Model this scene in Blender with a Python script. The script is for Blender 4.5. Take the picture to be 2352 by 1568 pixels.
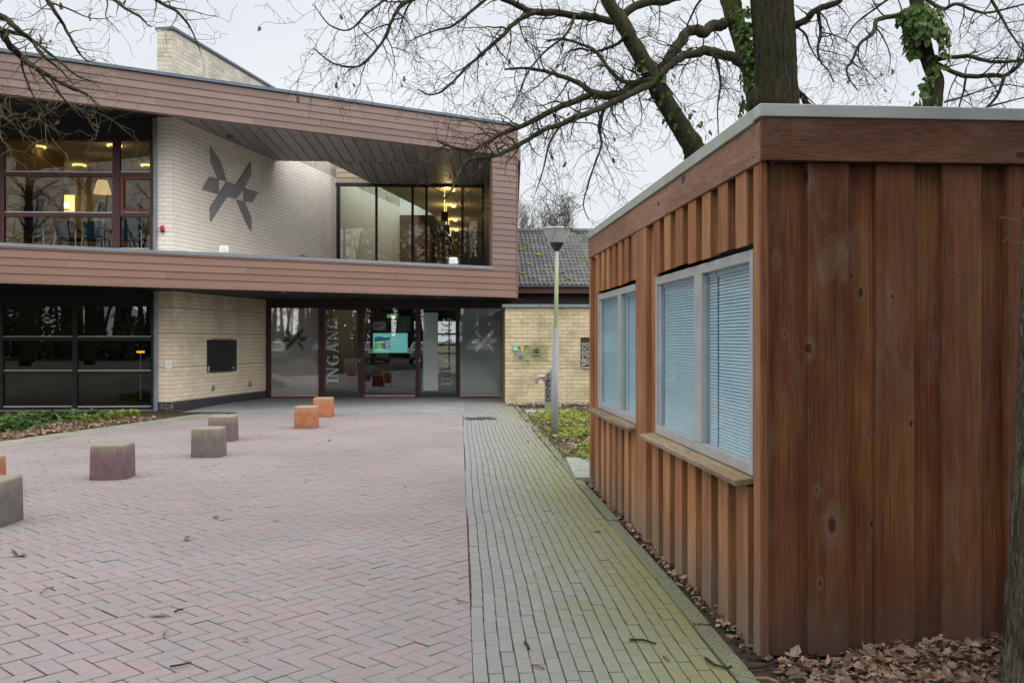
import bpy, math, random
from mathutils import Vector, Matrix, Quaternion

scene = bpy.context.scene
for _o in list(bpy.data.objects):
    bpy.data.objects.remove(_o)
col = scene.collection
R = math.radians

# ---------------------------------------------------------------- camera
F, CX, HY, H = 2110.0, 1176.0, 780.0, 1.62        # focal length, centre and horizon in a 2352 px wide frame
cam_data = bpy.data.cameras.new('camera')
cam_data.sensor_width = 36.0
cam_data.lens = 36.0 * F / 2352.0
cam_data.shift_y = -(784.0 - HY) / 2352.0
cam_data.clip_start = 0.05
cam_data.clip_end = 2000.0
cam = bpy.data.objects.new('camera', cam_data)
col.objects.link(cam)
cam.location = (0, 0, H)
cam.rotation_euler = (R(90), 0, 0)
scene.camera = cam

# ---------------------------------------------------------------- sky, sun, exposure (overcast)
SUN_EL, SUN_AZ = R(55), R(150)                     # azimuth from +Y towards +X
world = bpy.data.worlds.new('World')
scene.world = world
world.use_nodes = True
_n, _l = world.node_tree.nodes, world.node_tree.links
_n.clear()
_out = _n.new('ShaderNodeOutputWorld')
_mix = _n.new('ShaderNodeMixShader'); _mix.inputs[0].default_value = 0.93
_b1 = _n.new('ShaderNodeBackground'); _b1.inputs[1].default_value = 0.05
_sky = _n.new('ShaderNodeTexSky'); _sky.sky_type = 'NISHITA'; _sky.sun_disc = False
_sky.sun_elevation = SUN_EL; _sky.sun_rotation = SUN_AZ
_sky.dust_density = 4.0
_b2 = _n.new('ShaderNodeBackground'); _b2.inputs[1].default_value = 1.0
_tc = _n.new('ShaderNodeTexCoord')
_mp = _n.new('ShaderNodeMapping'); _mp.inputs['Scale'].default_value = (1.6, 1.6, 4.0)
_nz = _n.new('ShaderNodeTexNoise'); _nz.inputs['Scale'].default_value = 1.3
_nz.inputs['Detail'].default_value = 5.0; _nz.inputs['Roughness'].default_value = 0.5
_cr = _n.new('ShaderNodeValToRGB')
_cr.color_ramp.elements[0].position = 0.25; _cr.color_ramp.elements[0].color = (0.192, 0.203, 0.217, 1)
_cr.color_ramp.elements[1].position = 0.75; _cr.color_ramp.elements[1].color = (0.243, 0.247, 0.251, 1)
_l.new(_tc.outputs['Generated'], _mp.inputs[0]); _l.new(_mp.outputs[0], _nz.inputs['Vector'])
_l.new(_nz.outputs[0], _cr.inputs[0]); _l.new(_cr.outputs[0], _b2.inputs[0])
_l.new(_sky.outputs[0], _b1.inputs[0])
_l.new(_b1.outputs[0], _mix.inputs[1]); _l.new(_b2.outputs[0], _mix.inputs[2])
_l.new(_mix.outputs[0], _out.inputs[0])

sun_data = bpy.data.lights.new('sun', 'SUN')
sun_data.energy = 1.5
sun_data.angle = R(130)
sun_data.color = (1.0, 0.97, 0.93)
sun = bpy.data.objects.new('sun', sun_data)
col.objects.link(sun)
_sd = Vector((math.sin(SUN_AZ) * math.cos(SUN_EL), math.cos(SUN_AZ) * math.cos(SUN_EL), math.sin(SUN_EL)))
sun.rotation_euler = _sd.to_track_quat('Z', 'Y').to_euler()
sun.location = (10, -15, 30)

vs = scene.view_settings
scene.display_settings.display_device = 'sRGB'
vs.view_transform = 'Standard'; vs.look = 'None'; vs.gamma = 1.0; vs.use_curve_mapping = False
vs.exposure = 2.0
scene.render.engine = 'CYCLES'
scene.cycles.use_denoising = True
try:
    scene.cycles.denoiser = 'OPENIMAGEDENOISE'
except Exception:
    pass
scene.cycles.max_bounces = 7
scene.cycles.diffuse_bounces = 3
scene.cycles.glossy_bounces = 3
scene.cycles.transmission_bounces = 4
scene.cycles.transparent_max_bounces = 12
scene.cycles.sample_clamp_indirect = 3.0
scene.cycles.caustics_reflective = False
scene.cycles.caustics_refractive = False

# ---------------------------------------------------------------- pixel helpers
def P(x, y, Y):
    return Vector(((x - CX) / F * Y, Y, H + (HY - y) / F * Y))

def G(x, y, z=0.0):
    Y = (H - z) * F / (y - HY)
    return Vector(((x - CX) / F * Y, Y, z))

def S(r, g, b):
    f = lambda c: ((c / 255.0) / 12.92) if c / 255.0 <= 0.04045 else (((c / 255.0) + 0.055) / 1.055) ** 2.4
    return (f(r), f(g), f(b), 1.0)

# ---------------------------------------------------------------- materials
M = {}

class NT:
    """tiny node graph helper"""
    def __init__(self, name):
        self.m = bpy.data.materials.new(name)
        self.m.use_nodes = True
        self.t = self.m.node_tree
        self.t.nodes.clear()
        self.out = self.t.nodes.new('ShaderNodeOutputMaterial')
        M[name] = self.m
    def n(self, typ, **kw):
        nd = self.t.nodes.new(typ)
        for k, v in kw.items():
            if k in nd.inputs.keys():
                s = nd.inputs[k]
                if hasattr(v, 'is_output'):
                    self.t.links.new(v, s)
                else:
                    s.default_value = v
            else:
                setattr(nd, k, v)
        return nd
    def link(self, a, b):
        self.t.links.new(a, b)
    def mix(self, fac, a, b, blend='MIX'):
        nd = self.t.nodes.new('ShaderNodeMix'); nd.data_type = 'RGBA'; nd.blend_type = blend
        for s, v in ((nd.inputs[0], fac), (nd.inputs[6], a), (nd.inputs[7], b)):
            if hasattr(v, 'is_output'):
                self.t.links.new(v, s)
            else:
                s.default_value = v
        return nd.outputs[2]
    def math(self, op, a, b=0.0, clamp=False):
        nd = self.t.nodes.new('ShaderNodeMath'); nd.operation = op; nd.use_clamp = clamp
        for s, v in ((nd.inputs[0], a), (nd.inputs[1], b)):
            if hasattr(v, 'is_output'):
                self.t.links.new(v, s)
            else:
                s.default_value = v
        return nd.outputs[0]
    def ramp(self, fac, stops):
        nd = self.t.nodes.new('ShaderNodeValToRGB')
        cr = nd.color_ramp
        while len(cr.elements) < len(stops):
            cr.elements.new(0.5)
        for e, (p, c) in zip(cr.elements, stops):
            e.position = p
            e.color = c if len(c) == 4 else (*c, 1)
        self.t.links.new(fac, nd.inputs[0])
        return nd.outputs[0]
    def pos(self, scale=(1, 1, 1), rand=0.0, rot=(0, 0, 0)):
        g = self.t.nodes.new('ShaderNodeNewGeometry')
        src = g.outputs['Position']
        if rand:
            oi = self.t.nodes.new('ShaderNodeObjectInfo')
            ml = self.math('MULTIPLY', oi.outputs['Random'], rand)
            ad = self.t.nodes.new('ShaderNodeVectorMath'); ad.operation = 'ADD'
            self.t.links.new(src, ad.inputs[0]); self.t.links.new(ml, ad.inputs[1])
            src = ad.outputs[0]
        mp = self.t.nodes.new('ShaderNodeMapping')
        mp.inputs['Scale'].default_value = scale
        mp.inputs['Rotation'].default_value = rot
        self.t.links.new(src, mp.inputs[0])
        return mp.outputs[0]
    def noise(self, vec, scale, detail=4.0, rough=0.55, dist=0.0):
        nd = self.n('ShaderNodeTexNoise', Scale=scale, Detail=detail, Roughness=rough, Distortion=dist)
        self.t.links.new(vec, nd.inputs['Vector'])
        return nd.outputs[0]
    def rnd(self):
        """one random number for each piece, object or loose island alike"""
        g = self.t.nodes.new('ShaderNodeNewGeometry')
        oi = self.t.nodes.new('ShaderNodeObjectInfo')
        return self.math('FRACT', self.math('ADD', g.outputs['Random Per Island'], self.math('MULTIPLY', oi.outputs['Random'], 7.31)))
    def bsdf(self, color, rough=0.7, spec=0.3, metal=0.0, bump=None, bstr=0.3, bdist=0.01, **kw):
        b = self.t.nodes.new('ShaderNodeBsdfPrincipled')
        for s, v in (('Base Color', color), ('Roughness', rough), ('Specular IOR Level', spec), ('Metallic', metal), *kw.items()):
            if hasattr(v, 'is_output'):
                self.t.links.new(v, b.inputs[s])
            else:
                b.inputs[s].default_value = v
        if bump is not None:
            bp = self.t.nodes.new('ShaderNodeBump')
            bp.inputs['Strength'].default_value = bstr
            bp.inputs['Distance'].default_value = bdist
            self.t.links.new(bump, bp.inputs['Height'])
            self.t.links.new(bp.outputs[0], b.inputs['Normal'])
        self.t.links.new(b.outputs[0], self.out.inputs[0])
        return b

def plain(name, c, rough=0.6, spec=0.3, metal=0.0, var=0.12, nscale=6.0, bstr=0.0, bscale=80.0):
    t = NT(name)
    v = t.pos()
    nz = t.noise(v, nscale, 4.0)
    dark = tuple(x * (1 - var) for x in c[:3]) + (1,)
    lite = tuple(min(1, x * (1 + var)) for x in c[:3]) + (1,)
    cc = t.ramp(nz, [(0.3, dark), (0.7, lite)])
    rg = t.math('ADD', t.math('MULTIPLY', nz, 0.2), rough - 0.1, clamp=True)
    t.bsdf(cc, rg, spec, metal, bump=t.noise(v, bscale, 3.0) if bstr else None, bstr=bstr, bdist=0.004)
    return t.m

def pieces(name, cols, rough=0.8, spec=0.25, stain=None, stain_scale=0.8, stain_amt=0.5, fine=0.12, bstr=0.35, fscale=90.0, bdist=0.003):
    """bricks, pavers, tiles: colour per piece + grain + stains"""
    t = NT(name)
    v = t.pos()
    n = len(cols)
    c = t.ramp(t.rnd(), [((i + 0.0) / max(1, n - 1), cc) for i, cc in enumerate(cols)])
    f1 = t.noise(v, fscale, 5.0, 0.65)
    c = t.mix(fine * 2, c, t.ramp(f1, [(0.3, (0.25, 0.25, 0.25, 1)), (0.7, (0.8, 0.8, 0.8, 1))]), 'OVERLAY')
    if stain:
        s1 = t.noise(v, stain_scale, 6.0, 0.6, 0.4)
        fac = t.ramp(s1, [(0.48, (0, 0, 0, 1)), (0.68, (stain_amt,) * 3 + (1,))])
        c = t.mix(fac, c, stain)
    t.bsdf(c, rough, spec, bump=f1, bstr=bstr, bdist=bdist)
    return t

def wood(name, cols, axis, knots=True, foot=None, rough=0.6, gray=None, kplane=None, grain=1.0):
    """stained softwood: cols = (red-brown, golden-brown); grain runs along axis"""
    ax = {'z': lambda a, b: (a, a, b), 'y': lambda a, b: (a, b, a), 'x': lambda a, b: (b, a, a)}[axis]
    t = NT(name)
    zone = t.noise(t.pos(ax(3.0, 1.1), rand=37.0), 1.0, 3.0, 0.5, 0.3)
    c = t.mix(t.ramp(zone, [(0.42, (0, 0, 0, 1)), (0.58, (1, 1, 1, 1))]), cols[0], cols[1])
    tone = t.noise(t.pos(ax(16, 0.45), rand=11.0), 1.0, 3.0, 0.55, 0.5)
    c = t.mix(0.5, c, t.ramp(tone, [(0.30, (0.30, 0.30, 0.30, 1)), (0.50, (0.50, 0.50, 0.50, 1)), (0.70, (0.68, 0.67, 0.65, 1))]), 'OVERLAY')
    g = t.noise(t.pos(ax(190, 2.4), rand=19.0), 1.0, 3.0, 0.6, 0.2)
    c = t.mix(0.9 * grain, c, t.ramp(g, [(0.30, (0.24, 0.24, 0.24, 1)), (0.50, (0.50, 0.50, 0.50, 1)), (0.72, (0.78, 0.77, 0.75, 1))]), 'OVERLAY')
    c = t.mix(0.60, c, t.ramp(t.rnd(), [(0, (0.30, 0.29, 0.29, 1)), (1, (0.70, 0.69, 0.66, 1))]), 'OVERLAY')
    if gray:                                                    # weathered, silvered patches
        gz = t.noise(t.pos(ax(5.0, 1.3), rand=5.0), 1.0, 6.0, 0.7, 0.9)
        c = t.mix(t.ramp(gz, [(0.52, (0, 0, 0, 1)), (0.70, (0.65, 0.65, 0.65, 1))]), c, gray)
    if knots:
        ks = kplane or {'z': (6.5, 0, 3.2), 'y': (0, 3.2, 6.5), 'x': (3.2, 0, 6.5)}[axis]
        vo = t.n('ShaderNodeTexVoronoi', Scale=1.0, Randomness=1.0)
        t.link(t.pos(ks, rand=23.0), vo.inputs['Vector'])
        kr = t.n('ShaderNodeSeparateColor', Color=vo.outputs['Color']).outputs[0]
        kd = t.math('MULTIPLY', vo.outputs['Distance'], t.math('ADD', 0.55, t.math('MULTIPLY', kr, 2.2)))      # knots of many sizes
        kd = t.math('ADD', kd, t.math('MULTIPLY', t.math('SUBTRACT', t.noise(t.pos(), 60.0, 2.0), 0.5), 0.05))
        halo = t.ramp(kd, [(0.10, (0.6, 0.6, 0.6, 1)), (0.30, (0, 0, 0, 1))])
        c = t.mix(halo, c, gray or tuple(x * 0.7 for x in cols[0][:3]) + (1,))
        kn = t.ramp(kd, [(0.095, (0.92, 0.92, 0.92, 1)), (0.125, (0, 0, 0, 1))])
        c = t.mix(kn, c, tuple(x * 0.30 for x in cols[0][:3]) + (1,))
    if foot:                                                    # splash dirt and algae rising from the soil
        sx = t.n('ShaderNodeSeparateXYZ'); t.link(t.pos(), sx.inputs[0])
        hz = t.math('ADD', sx.outputs[2], t.math('MULTIPLY', t.noise(t.pos((6, 6, 2)), 1.0, 4.0), 0.35))
        c = t.mix(t.ramp(hz, [(0.14, (0.85,) * 3 + (1,)), (0.62, (0, 0, 0, 1))]), c, foot)
    sp = t.noise(t.pos(), 120.0, 2.0)
    c = t.mix(t.ramp(sp, [(0.715, (0, 0, 0, 1)), (0.75, (0.35,) * 3 + (1,))]), c, (0.45, 0.38, 0.3, 1))
    t.bsdf(c, rough, 0.3, bump=g, bstr=0.35, bdist=0.004)
    return t.m

def glass(name, refl=1.0, base=0.05, tint=(0.86, 0.90, 0.88, 1), rough=0.0):
    t = NT(name)
    g_ = t.n('ShaderNodeNewGeometry')
    dt = t.n('ShaderNodeVectorMath', operation='DOT_PRODUCT')
    t.link(g_.outputs['Normal'], dt.inputs[0]); t.link(g_.outputs['Incoming'], dt.inputs[1])
    inv = t.math('SUBTRACT', 1.0, t.math('ABSOLUTE', dt.outputs['Value']), clamp=True)
    fac = t.math('ADD', t.math('MULTIPLY', t.math('POWER', inv, 5.0), 0.9 * refl), 0.042 * refl + base, clamp=True)   # Schlick, each face of the pane
    tr = t.n('ShaderNodeBsdfTransparent', Color=tint)
    v = t.pos()
    gl = t.n('ShaderNodeBsdfGlossy', Roughness=rough, Color=(0.93, 0.95, 0.97, 1))
    bp = t.n('ShaderNodeBump', Strength=0.02, Distance=0.02)      # slightly wavy panes
    t.link(t.noise(v, 1.1, 1.0), bp.inputs['Height'])
    t.link(bp.outputs[0], gl.inputs['Normal'])
    mx = t.n('ShaderNodeMixShader')
    t.link(fac, mx.inputs[0]); t.link(tr.outputs[0], mx.inputs[1]); t.link(gl.outputs[0], mx.inputs[2])
    t.link(mx.outputs[0], t.out.inputs[0])
    return t.m

def film(name, c, opacity, sheen=0.04):
    t = NT(name)
    tr = t.n('ShaderNodeBsdfTransparent', Color=(1, 1, 1, 1))
    v = t.pos()
    df = t.n('ShaderNodeBsdfDiffuse')
    t.link(t.ramp(t.noise(v, 3.0), [(0.3, tuple(x * 0.85 for x in c[:3]) + (1,)), (0.7, c)]), df.inputs[0])
    tl = t.n('ShaderNodeBsdfTranslucent', Color=c)
    m1 = t.n('ShaderNodeMixShader'); m1.inputs[0].default_value = 0.35
    t.link(df.outputs[0], m1.inputs[1]); t.link(tl.outputs[0], m1.inputs[2])
    gl = t.n('ShaderNodeBsdfGlossy', Roughness=0.02, Color=(1, 1, 1, 1))        # the film's own sheen mirrors the square
    m0 = t.n('ShaderNodeMixShader'); m0.inputs[0].default_value = sheen
    t.link(m1.outputs[0], m0.inputs[1]); t.link(gl.outputs[0], m0.inputs[2])
    mx = t.n('ShaderNodeMixShader'); mx.inputs[0].default_value = opacity
    t.link(tr.outputs[0], mx.inputs[1]); t.link(m0.outputs[0], mx.inputs[2])
    t.link(mx.outputs[0], t.out.inputs[0])
    return t.m

def glow(name, c, strength):
    t = NT(name)
    e = t.n('ShaderNodeEmission', Color=c, Strength=strength)
    t.link(e.outputs[0], t.out.inputs[0])
    return t.m

# ---------------------------------------------------------------- objects
WORLD = {}

def tag(o, label=None, cat=None, group=None, kind=None):
    if label: o['label'] = label
    if cat: o['category'] = cat
    if group: o['group'] = group
    if kind: o['kind'] = kind
    return o

def empty(name, loc, label=None, cat=None, group=None, kind=None):
    o = bpy.data.objects.new(name, None)
    o.empty_display_size = 0.2
    col.objects.link(o)
    o.location = loc
    WORLD[o.name] = Matrix.Translation(Vector(loc))
    return tag(o, label, cat, group, kind)

def attach(o, mw, parent=None):
    """link o with world matrix mw under parent"""
    col.objects.link(o)
    WORLD[o.name] = mw
    if parent is not None:
        o.parent = parent
        mw = WORLD[parent.name].inverted() @ mw
    o.matrix_basis = mw
    return o

def inst(me, name, mw, parent=None):
    return attach(bpy.data.objects.new(name, me), mw, parent)

class MB:
    def __init__(self):
        self.v = []; self.f = []; self.mi = []; self.cur = 0
    def face(self, pts):
        b = len(self.v)
        self.v.extend([tuple(p) for p in pts]); self.f.append(tuple(range(b, b + len(pts)))); self.mi.append(self.cur)
    def add(self, verts, faces):
        b = len(self.v)
        self.v.extend([tuple(p) for p in verts])
        for f in faces:
            self.f.append(tuple(b + i for i in f)); self.mi.append(self.cur)
    def hexa(self, p):
        """8 points: bottom ring 0-3, top ring 4-7"""
        a = Vector(p[1]) - Vector(p[0]); b = Vector(p[3]) - Vector(p[0]); c = Vector(p[4]) - Vector(p[0])
        fs = [(0, 3, 2, 1), (4, 5, 6, 7), (0, 1, 5, 4), (1, 2, 6, 5), (2, 3, 7, 6), (3, 0, 4, 7)]
        if a.cross(b).dot(c) < 0:
            fs = [tuple(reversed(f)) for f in fs]
        self.add(p, fs)
    def box(self, x0, x1, y0, y1, z0, z1):
        self.hexa([(x0, y0, z0), (x1, y0, z0), (x1, y1, z0), (x0, y1, z0), (x0, y0, z1), (x1, y0, z1), (x1, y1, z1), (x0, y1, z1)])
    def prism(self, poly, ext):
        """extrude a planar polygon (3-D points) by vector ext"""
        n = len(poly); e = Vector(ext)
        top = [Vector(p) + e for p in poly]
        nrm = Vector((0, 0, 0))
        for i in range(n):
            a, b = Vector(poly[i]), Vector(poly[(i + 1) % n])
            nrm += a.cross(b)
        fs = [tuple(reversed(range(n))), tuple(range(n, 2 * n))] + [(i, (i + 1) % n, n + (i + 1) % n, n + i) for i in range(n)]
        if nrm.dot(e) < 0:
            fs = [tuple(reversed(f)) for f in fs]
        self.add(list(poly) + top, fs)
    def tube(self, pts, rad, n=6, cap=True):
        pts = [Vector(p) for p in pts]
        m = len(pts)
        if m < 2: return
        b = len(self.v)
        ref = None
        for i in range(m):
            t = (pts[min(i + 1, m - 1)] - pts[max(i - 1, 0)])
            if t.length < 1e-9: t = Vector((0, 0, 1))
            t.normalize()
            if ref is None:
                ref = t.orthogonal().normalized()
            else:
                ref = (ref - t * ref.dot(t))
                ref = ref.normalized() if ref.length > 1e-6 else t.orthogonal().normalized()
            w = t.cross(ref)
            r = rad[i] if isinstance(rad, (list, tuple)) else rad
            for k in range(n):
                a = 2 * math.pi * k / n
                self.v.append(tuple(pts[i] + ref * (math.cos(a) * r) + w * (math.sin(a) * r)))
        for i in range(m - 1):
            for k in range(n):
                k2 = (k + 1) % n
                self.f.append((b + i * n + k, b + i * n + k2, b + (i + 1) * n + k2, b + (i + 1) * n + k)); self.mi.append(self.cur)
        if cap:
            self.f.append(tuple(b + k for k in reversed(range(n)))); self.mi.append(self.cur)
            self.f.append(tuple(b + (m - 1) * n + k for k in range(n))); self.mi.append(self.cur)
    def lathe(self, c, prof, n=24, axis=None, cap=True):
        """prof: list of (r, h) along axis from c"""
        c = Vector(c); ax = Vector(axis or (0, 0, 1)).normalized()
        u = ax.orthogonal().normalized(); w = ax.cross(u)
        b = len(self.v); m = len(prof)
        for r, h in prof:
            for k in range(n):
                a = 2 * math.pi * k / n
                self.v.append(tuple(c + ax * h + u * (math.cos(a) * r) + w * (math.sin(a) * r)))
        for i in range(m - 1):
            for k in range(n):
                k2 = (k + 1) % n
                self.f.append((b + i * n + k, b + i * n + k2, b + (i + 1) * n + k2, b + (i + 1) * n + k)); self.mi.append(self.cur)
        if cap:
            if prof[0][0] > 1e-5: self.f.append(tuple(b + k for k in reversed(range(n)))); self.mi.append(self.cur)
            if prof[-1][0] > 1e-5: self.f.append(tuple(b + (m - 1) * n + k for k in range(n))); self.mi.append(self.cur)
    def ball(self, c, r, n=12, sc=(1, 1, 1)):
        c = Vector(c)
        b = len(self.v); rows = n // 2
        for i in range(rows + 1):
            th = math.pi * i / rows
            for k in range(n):
                a = 2 * math.pi * k / n
                self.v.append((c.x + r * sc[0] * math.sin(th) * math.cos(a), c.y + r * sc[1] * math.sin(th) * math.sin(a), c.z + r * sc[2] * math.cos(th)))
        for i in range(rows):
            for k in range(n):
                k2 = (k + 1) % n
                self.f.append((b + i * n + k, b + (i + 1) * n + k, b + (i + 1) * n + k2, b + i * n + k2)); self.mi.append(self.cur)
    def mesh(self, name, mats, smooth=False, centre=True):
        me = bpy.data.meshes.new(name)
        if centre and self.v:
            xs, ys, zs = zip(*self.v)
            c = Vector(((min(xs) + max(xs)) / 2, (min(ys) + max(ys)) / 2, (min(zs) + max(zs)) / 2))
            vv = [(x - c.x, y - c.y, z - c.z) for x, y, z in self.v]
        else:
            c = Vector((0, 0, 0)); vv = self.v
        me.from_pydata(vv, [], self.f)
        if not isinstance(mats, (list, tuple)): mats = [mats]
        for m in mats:
            me.materials.append(M[m] if isinstance(m, str) else m)
        if len(mats) > 1:
            me.polygons.foreach_set('material_index', self.mi)
        if smooth:
            me.polygons.foreach_set('use_smooth', [True] * len(me.polygons))
        me.update()
        return me, c
    def build(self, name, mats, parent=None, smooth=False, bevel=0.0, kind=None, label=None, cat=None, group=None, autosmooth=None):
        me, c = self.mesh(name, mats, smooth or autosmooth is not None)
        if autosmooth is not None:
            me.set_sharp_from_angle(angle=R(autosmooth))
        o = bpy.data.objects.new(name, me)
        attach(o, Matrix.Translation(c), parent)
        if bevel:
            md = o.modifiers.new('bevel', 'BEVEL'); md.width = bevel; md.segments = 2; md.limit_method = 'ANGLE'; md.angle_limit = R(40)
        return tag(o, label, cat, group, kind)

class Frame:
    """a vertical plane: o = origin (X, Y), u = direction along it; v = into it (away from the viewer)"""
    def __init__(self, ox, oy, ux, uy, inward=1):
        l = math.hypot(ux, uy)
        self.o = Vector((ox, oy, 0)); self.u = Vector((ux / l, uy / l, 0))
        self.v = Vector((-self.u.y, self.u.x, 0)) * inward
    def t(self, x):
        """distance along the plane where image column x meets it"""
        k = (x - CX) / F
        return (k * self.o.y - self.o.x) / (self.u.x - k * self.u.y)
    def z(self, x, y):
        t = self.t(x)
        Y = self.o.y + self.u.y * t
        return H + (HY - y) / F * Y
    def pt(self, t, z, d=0.0):
        p = self.o + self.u * t + self.v * d
        return Vector((p.x, p.y, z))
    def box(self, mb, t0, t1, z0, z1, d0, d1):
        mb.hexa([self.pt(t0, z0, d0), self.pt(t1, z0, d0), self.pt(t1, z0, d1), self.pt(t0, z0, d1),
                 self.pt(t0, z1, d0), self.pt(t1, z1, d0), self.pt(t1, z1, d1), self.pt(t0, z1, d1)])
    def mat(self):
        return Matrix(((self.u.x, self.v.x, 0, 0), (self.u.y, self.v.y, 0, 0), (0, 0, 1, 0), (0, 0, 0, 1)))

def text_polys(s, size, bold=False):
    cu = bpy.data.curves.new('txt', 'FONT'); cu.body = s; cu.size = size
    cu.align_x = 'LEFT'; cu.resolution_u = 3
    if bold: cu.offset = size * 0.022
    o = bpy.data.objects.new('txt', cu); col.objects.link(o)
    dg = bpy.context.evaluated_depsgraph_get()
    me = bpy.data.meshes.new_from_object(o.evaluated_get(dg))
    out = [[Vector(me.vertices[i].co) for i in p.vertices] for p in me.polygons]
    bpy.data.objects.remove(o); bpy.data.curves.remove(cu); bpy.data.meshes.remove(me)
    return out

# ---------------------------------------------------------------- palette
def paver_mat(name, cols, joint_green=False, axis_line=None):
    t = pieces(name, cols, rough=0.82, spec=0.22, fine=0.10, bstr=0.3)
    return t

# red herringbone: pink, brown and grey pavers with large worn and mossy areas
t = NT('paver_red')
v = t.pos()
c = t.ramp(t.rnd(), [(0.0, (0.242, 0.206, 0.207, 1)), (0.5, (0.236, 0.212, 0.217, 1)), (1.0, (0.226, 0.211, 0.220, 1))])
pk = t.noise(v, 3.2, 5.0, 0.7, 0.5)
c = t.mix(0.85, c, t.ramp(pk, [(0.32, (0.455, 0.475, 0.47, 1)), (0.52, (0.50, 0.49, 0.49, 1)), (0.70, (0.545, 0.48, 0.47, 1))]), 'OVERLAY')
f1 = t.noise(v, 85.0, 5.0, 0.65)
f2 = t.noise(v, 0.55, 5.0, 0.6, 0.3)
c = t.mix(0.7, c, t.ramp(f2, [(0.35, (0.43, 0.43, 0.41, 1)), (0.65, (0.56, 0.54, 0.545, 1))]), 'OVERLAY')
c = t.mix(0.22, c, t.ramp(f1, [(0.3, (0.25, 0.25, 0.25, 1)), (0.7, (0.75, 0.75, 0.75, 1))]), 'OVERLAY')
f3 = t.noise(v, 1.7, 6.0, 0.65, 0.6)
c = t.mix(t.ramp(f3, [(0.56, (0, 0, 0, 1)), (0.72, (0.30, 0.30, 0.30, 1))]), c, (0.18, 0.175, 0.125, 1))
sp = t.noise(v, 34.0, 2.0, 0.5)
c = t.mix(t.ramp(sp, [(0.735, (0, 0, 0, 1)), (0.76, (0.5, 0.5, 0.5, 1))]), c, (0.46, 0.44, 0.42, 1))
t.bsdf(c, 0.72, 0.32, bump=f1, bstr=0.35, bdist=0.003)

# grey path pavers: algae creeping in from the kerb and the kiosk (world position across the path)
t = NT('paver_grey')
v = t.pos()
c = t.ramp(t.rnd(), [(0.0, (0.198, 0.199, 0.201, 1)), (0.5, (0.210, 0.211, 0.212, 1)), (1.0, (0.222, 0.222, 0.221, 1))])
f1 = t.noise(v, 95.0, 5.0, 0.7)
c = t.mix(0.30, c, t.ramp(f1, [(0.3, (0.2, 0.2, 0.2, 1)), (0.7, (0.8, 0.8, 0.8, 1))]), 'OVERLAY')
sx = t.n('ShaderNodeSeparateXYZ'); t.link(v, sx.inputs[0])
across = t.math('ADD', sx.outputs[0], t.math('MULTIPLY', sx.outputs[1], 0.0571))        # metres right of the camera line along the path
alg = t.math('ADD', across, t.math('MULTIPLY', t.math('SUBTRACT', t.noise(v, 2.1, 7.0, 0.72, 0.6), 0.5), 1.7))
amt = t.ramp(t.math('MULTIPLY', alg, 0.7), [(0.22, (0, 0, 0, 1)), (0.52, (0.38, 0.38, 0.38, 1)), (0.76, (0.76, 0.76, 0.76, 1)), (1.0, (0.95, 0.95, 0.95, 1))])
damp = t.ramp(t.math('MULTIPLY', sx.outputs[1], 0.04), [(0.40, (1, 1, 1, 1)), (0.66, (0.38, 0.38, 0.38, 1))])      # wettest beside the kiosk, drier towards the entrance
c = t.mix(t.math('MULTIPLY', amt, damp), c, (0.175, 0.186, 0.076, 1))
t.bsdf(c, 0.76, 0.28, bump=f1, bstr=0.4, bdist=0.003)

plain('joint_sand', (0.052, 0.046, 0.043, 1), 0.95, 0.1, var=0.35, nscale=18.0, bstr=0.5, bscale=240)
plain('joint_grit', (0.075, 0.075, 0.060, 1), 0.95, 0.1, var=0.7, nscale=120.0, bstr=0.6, bscale=300)
plain('kerb_concrete', (0.150, 0.162, 0.105, 1), 0.9, 0.2, var=0.75, nscale=120.0, bstr=0.7, bscale=160)
plain('apron_concrete', (0.215, 0.228, 0.235, 1), 0.85, 0.25, var=0.14, nscale=1.4, bstr=0.15, bscale=160)
plain('edging_concrete', (0.20, 0.20, 0.165, 1), 0.88, 0.2, var=0.18, nscale=2.2, bstr=0.3, bscale=140)
plain('slab_concrete', (0.27, 0.28, 0.255, 1), 0.85, 0.2, var=0.2, nscale=5.0, bstr=0.3, bscale=120)
plain('soil', (0.050, 0.041, 0.031, 1), 0.97, 0.1, var=0.5, nscale=14.0, bstr=1.0, bscale=55)
plain('ground_soil', (0.075, 0.07, 0.045, 1), 0.97, 0.1, var=0.4, nscale=0.7, bstr=0.6, bscale=18)
plain('asphalt', (0.062, 0.060, 0.058, 1), 0.9, 0.25, var=0.25, nscale=1.5, bstr=0.4, bscale=140)

pieces('brick_beige', [(0.660, 0.556, 0.413, 1), (0.715, 0.611, 0.462, 1), (0.693, 0.589, 0.451, 1), (0.748, 0.643, 0.495, 1)], 0.9, 0.15, stain=(0.330, 0.297, 0.143, 1), stain_scale=0.9, stain_amt=0.55, fine=0.08, fscale=60)
pieces('brick_pale', [(0.76, 0.715, 0.655, 1), (0.79, 0.745, 0.685, 1), (0.81, 0.765, 0.705, 1)], 0.9, 0.15, stain=(0.64, 0.575, 0.49, 1), stain_scale=0.5, stain_amt=0.3, fine=0.07, fscale=60)
pieces('brick_weathered', [(0.40, 0.375, 0.32, 1), (0.47, 0.44, 0.375, 1), (0.52, 0.49, 0.42, 1)], 0.9, 0.15, stain=(0.27, 0.25, 0.20, 1), stain_scale=1.2, stain_amt=0.6, fine=0.08, fscale=60)
pieces('brick_yellow', [(0.43, 0.36, 0.225, 1), (0.50, 0.425, 0.285, 1), (0.54, 0.455, 0.32, 1), (0.47, 0.405, 0.25, 1)], 0.9, 0.15, stain=(0.22, 0.22, 0.085, 1), stain_scale=1.7, stain_amt=0.7, fine=0.08, fscale=60)
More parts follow.
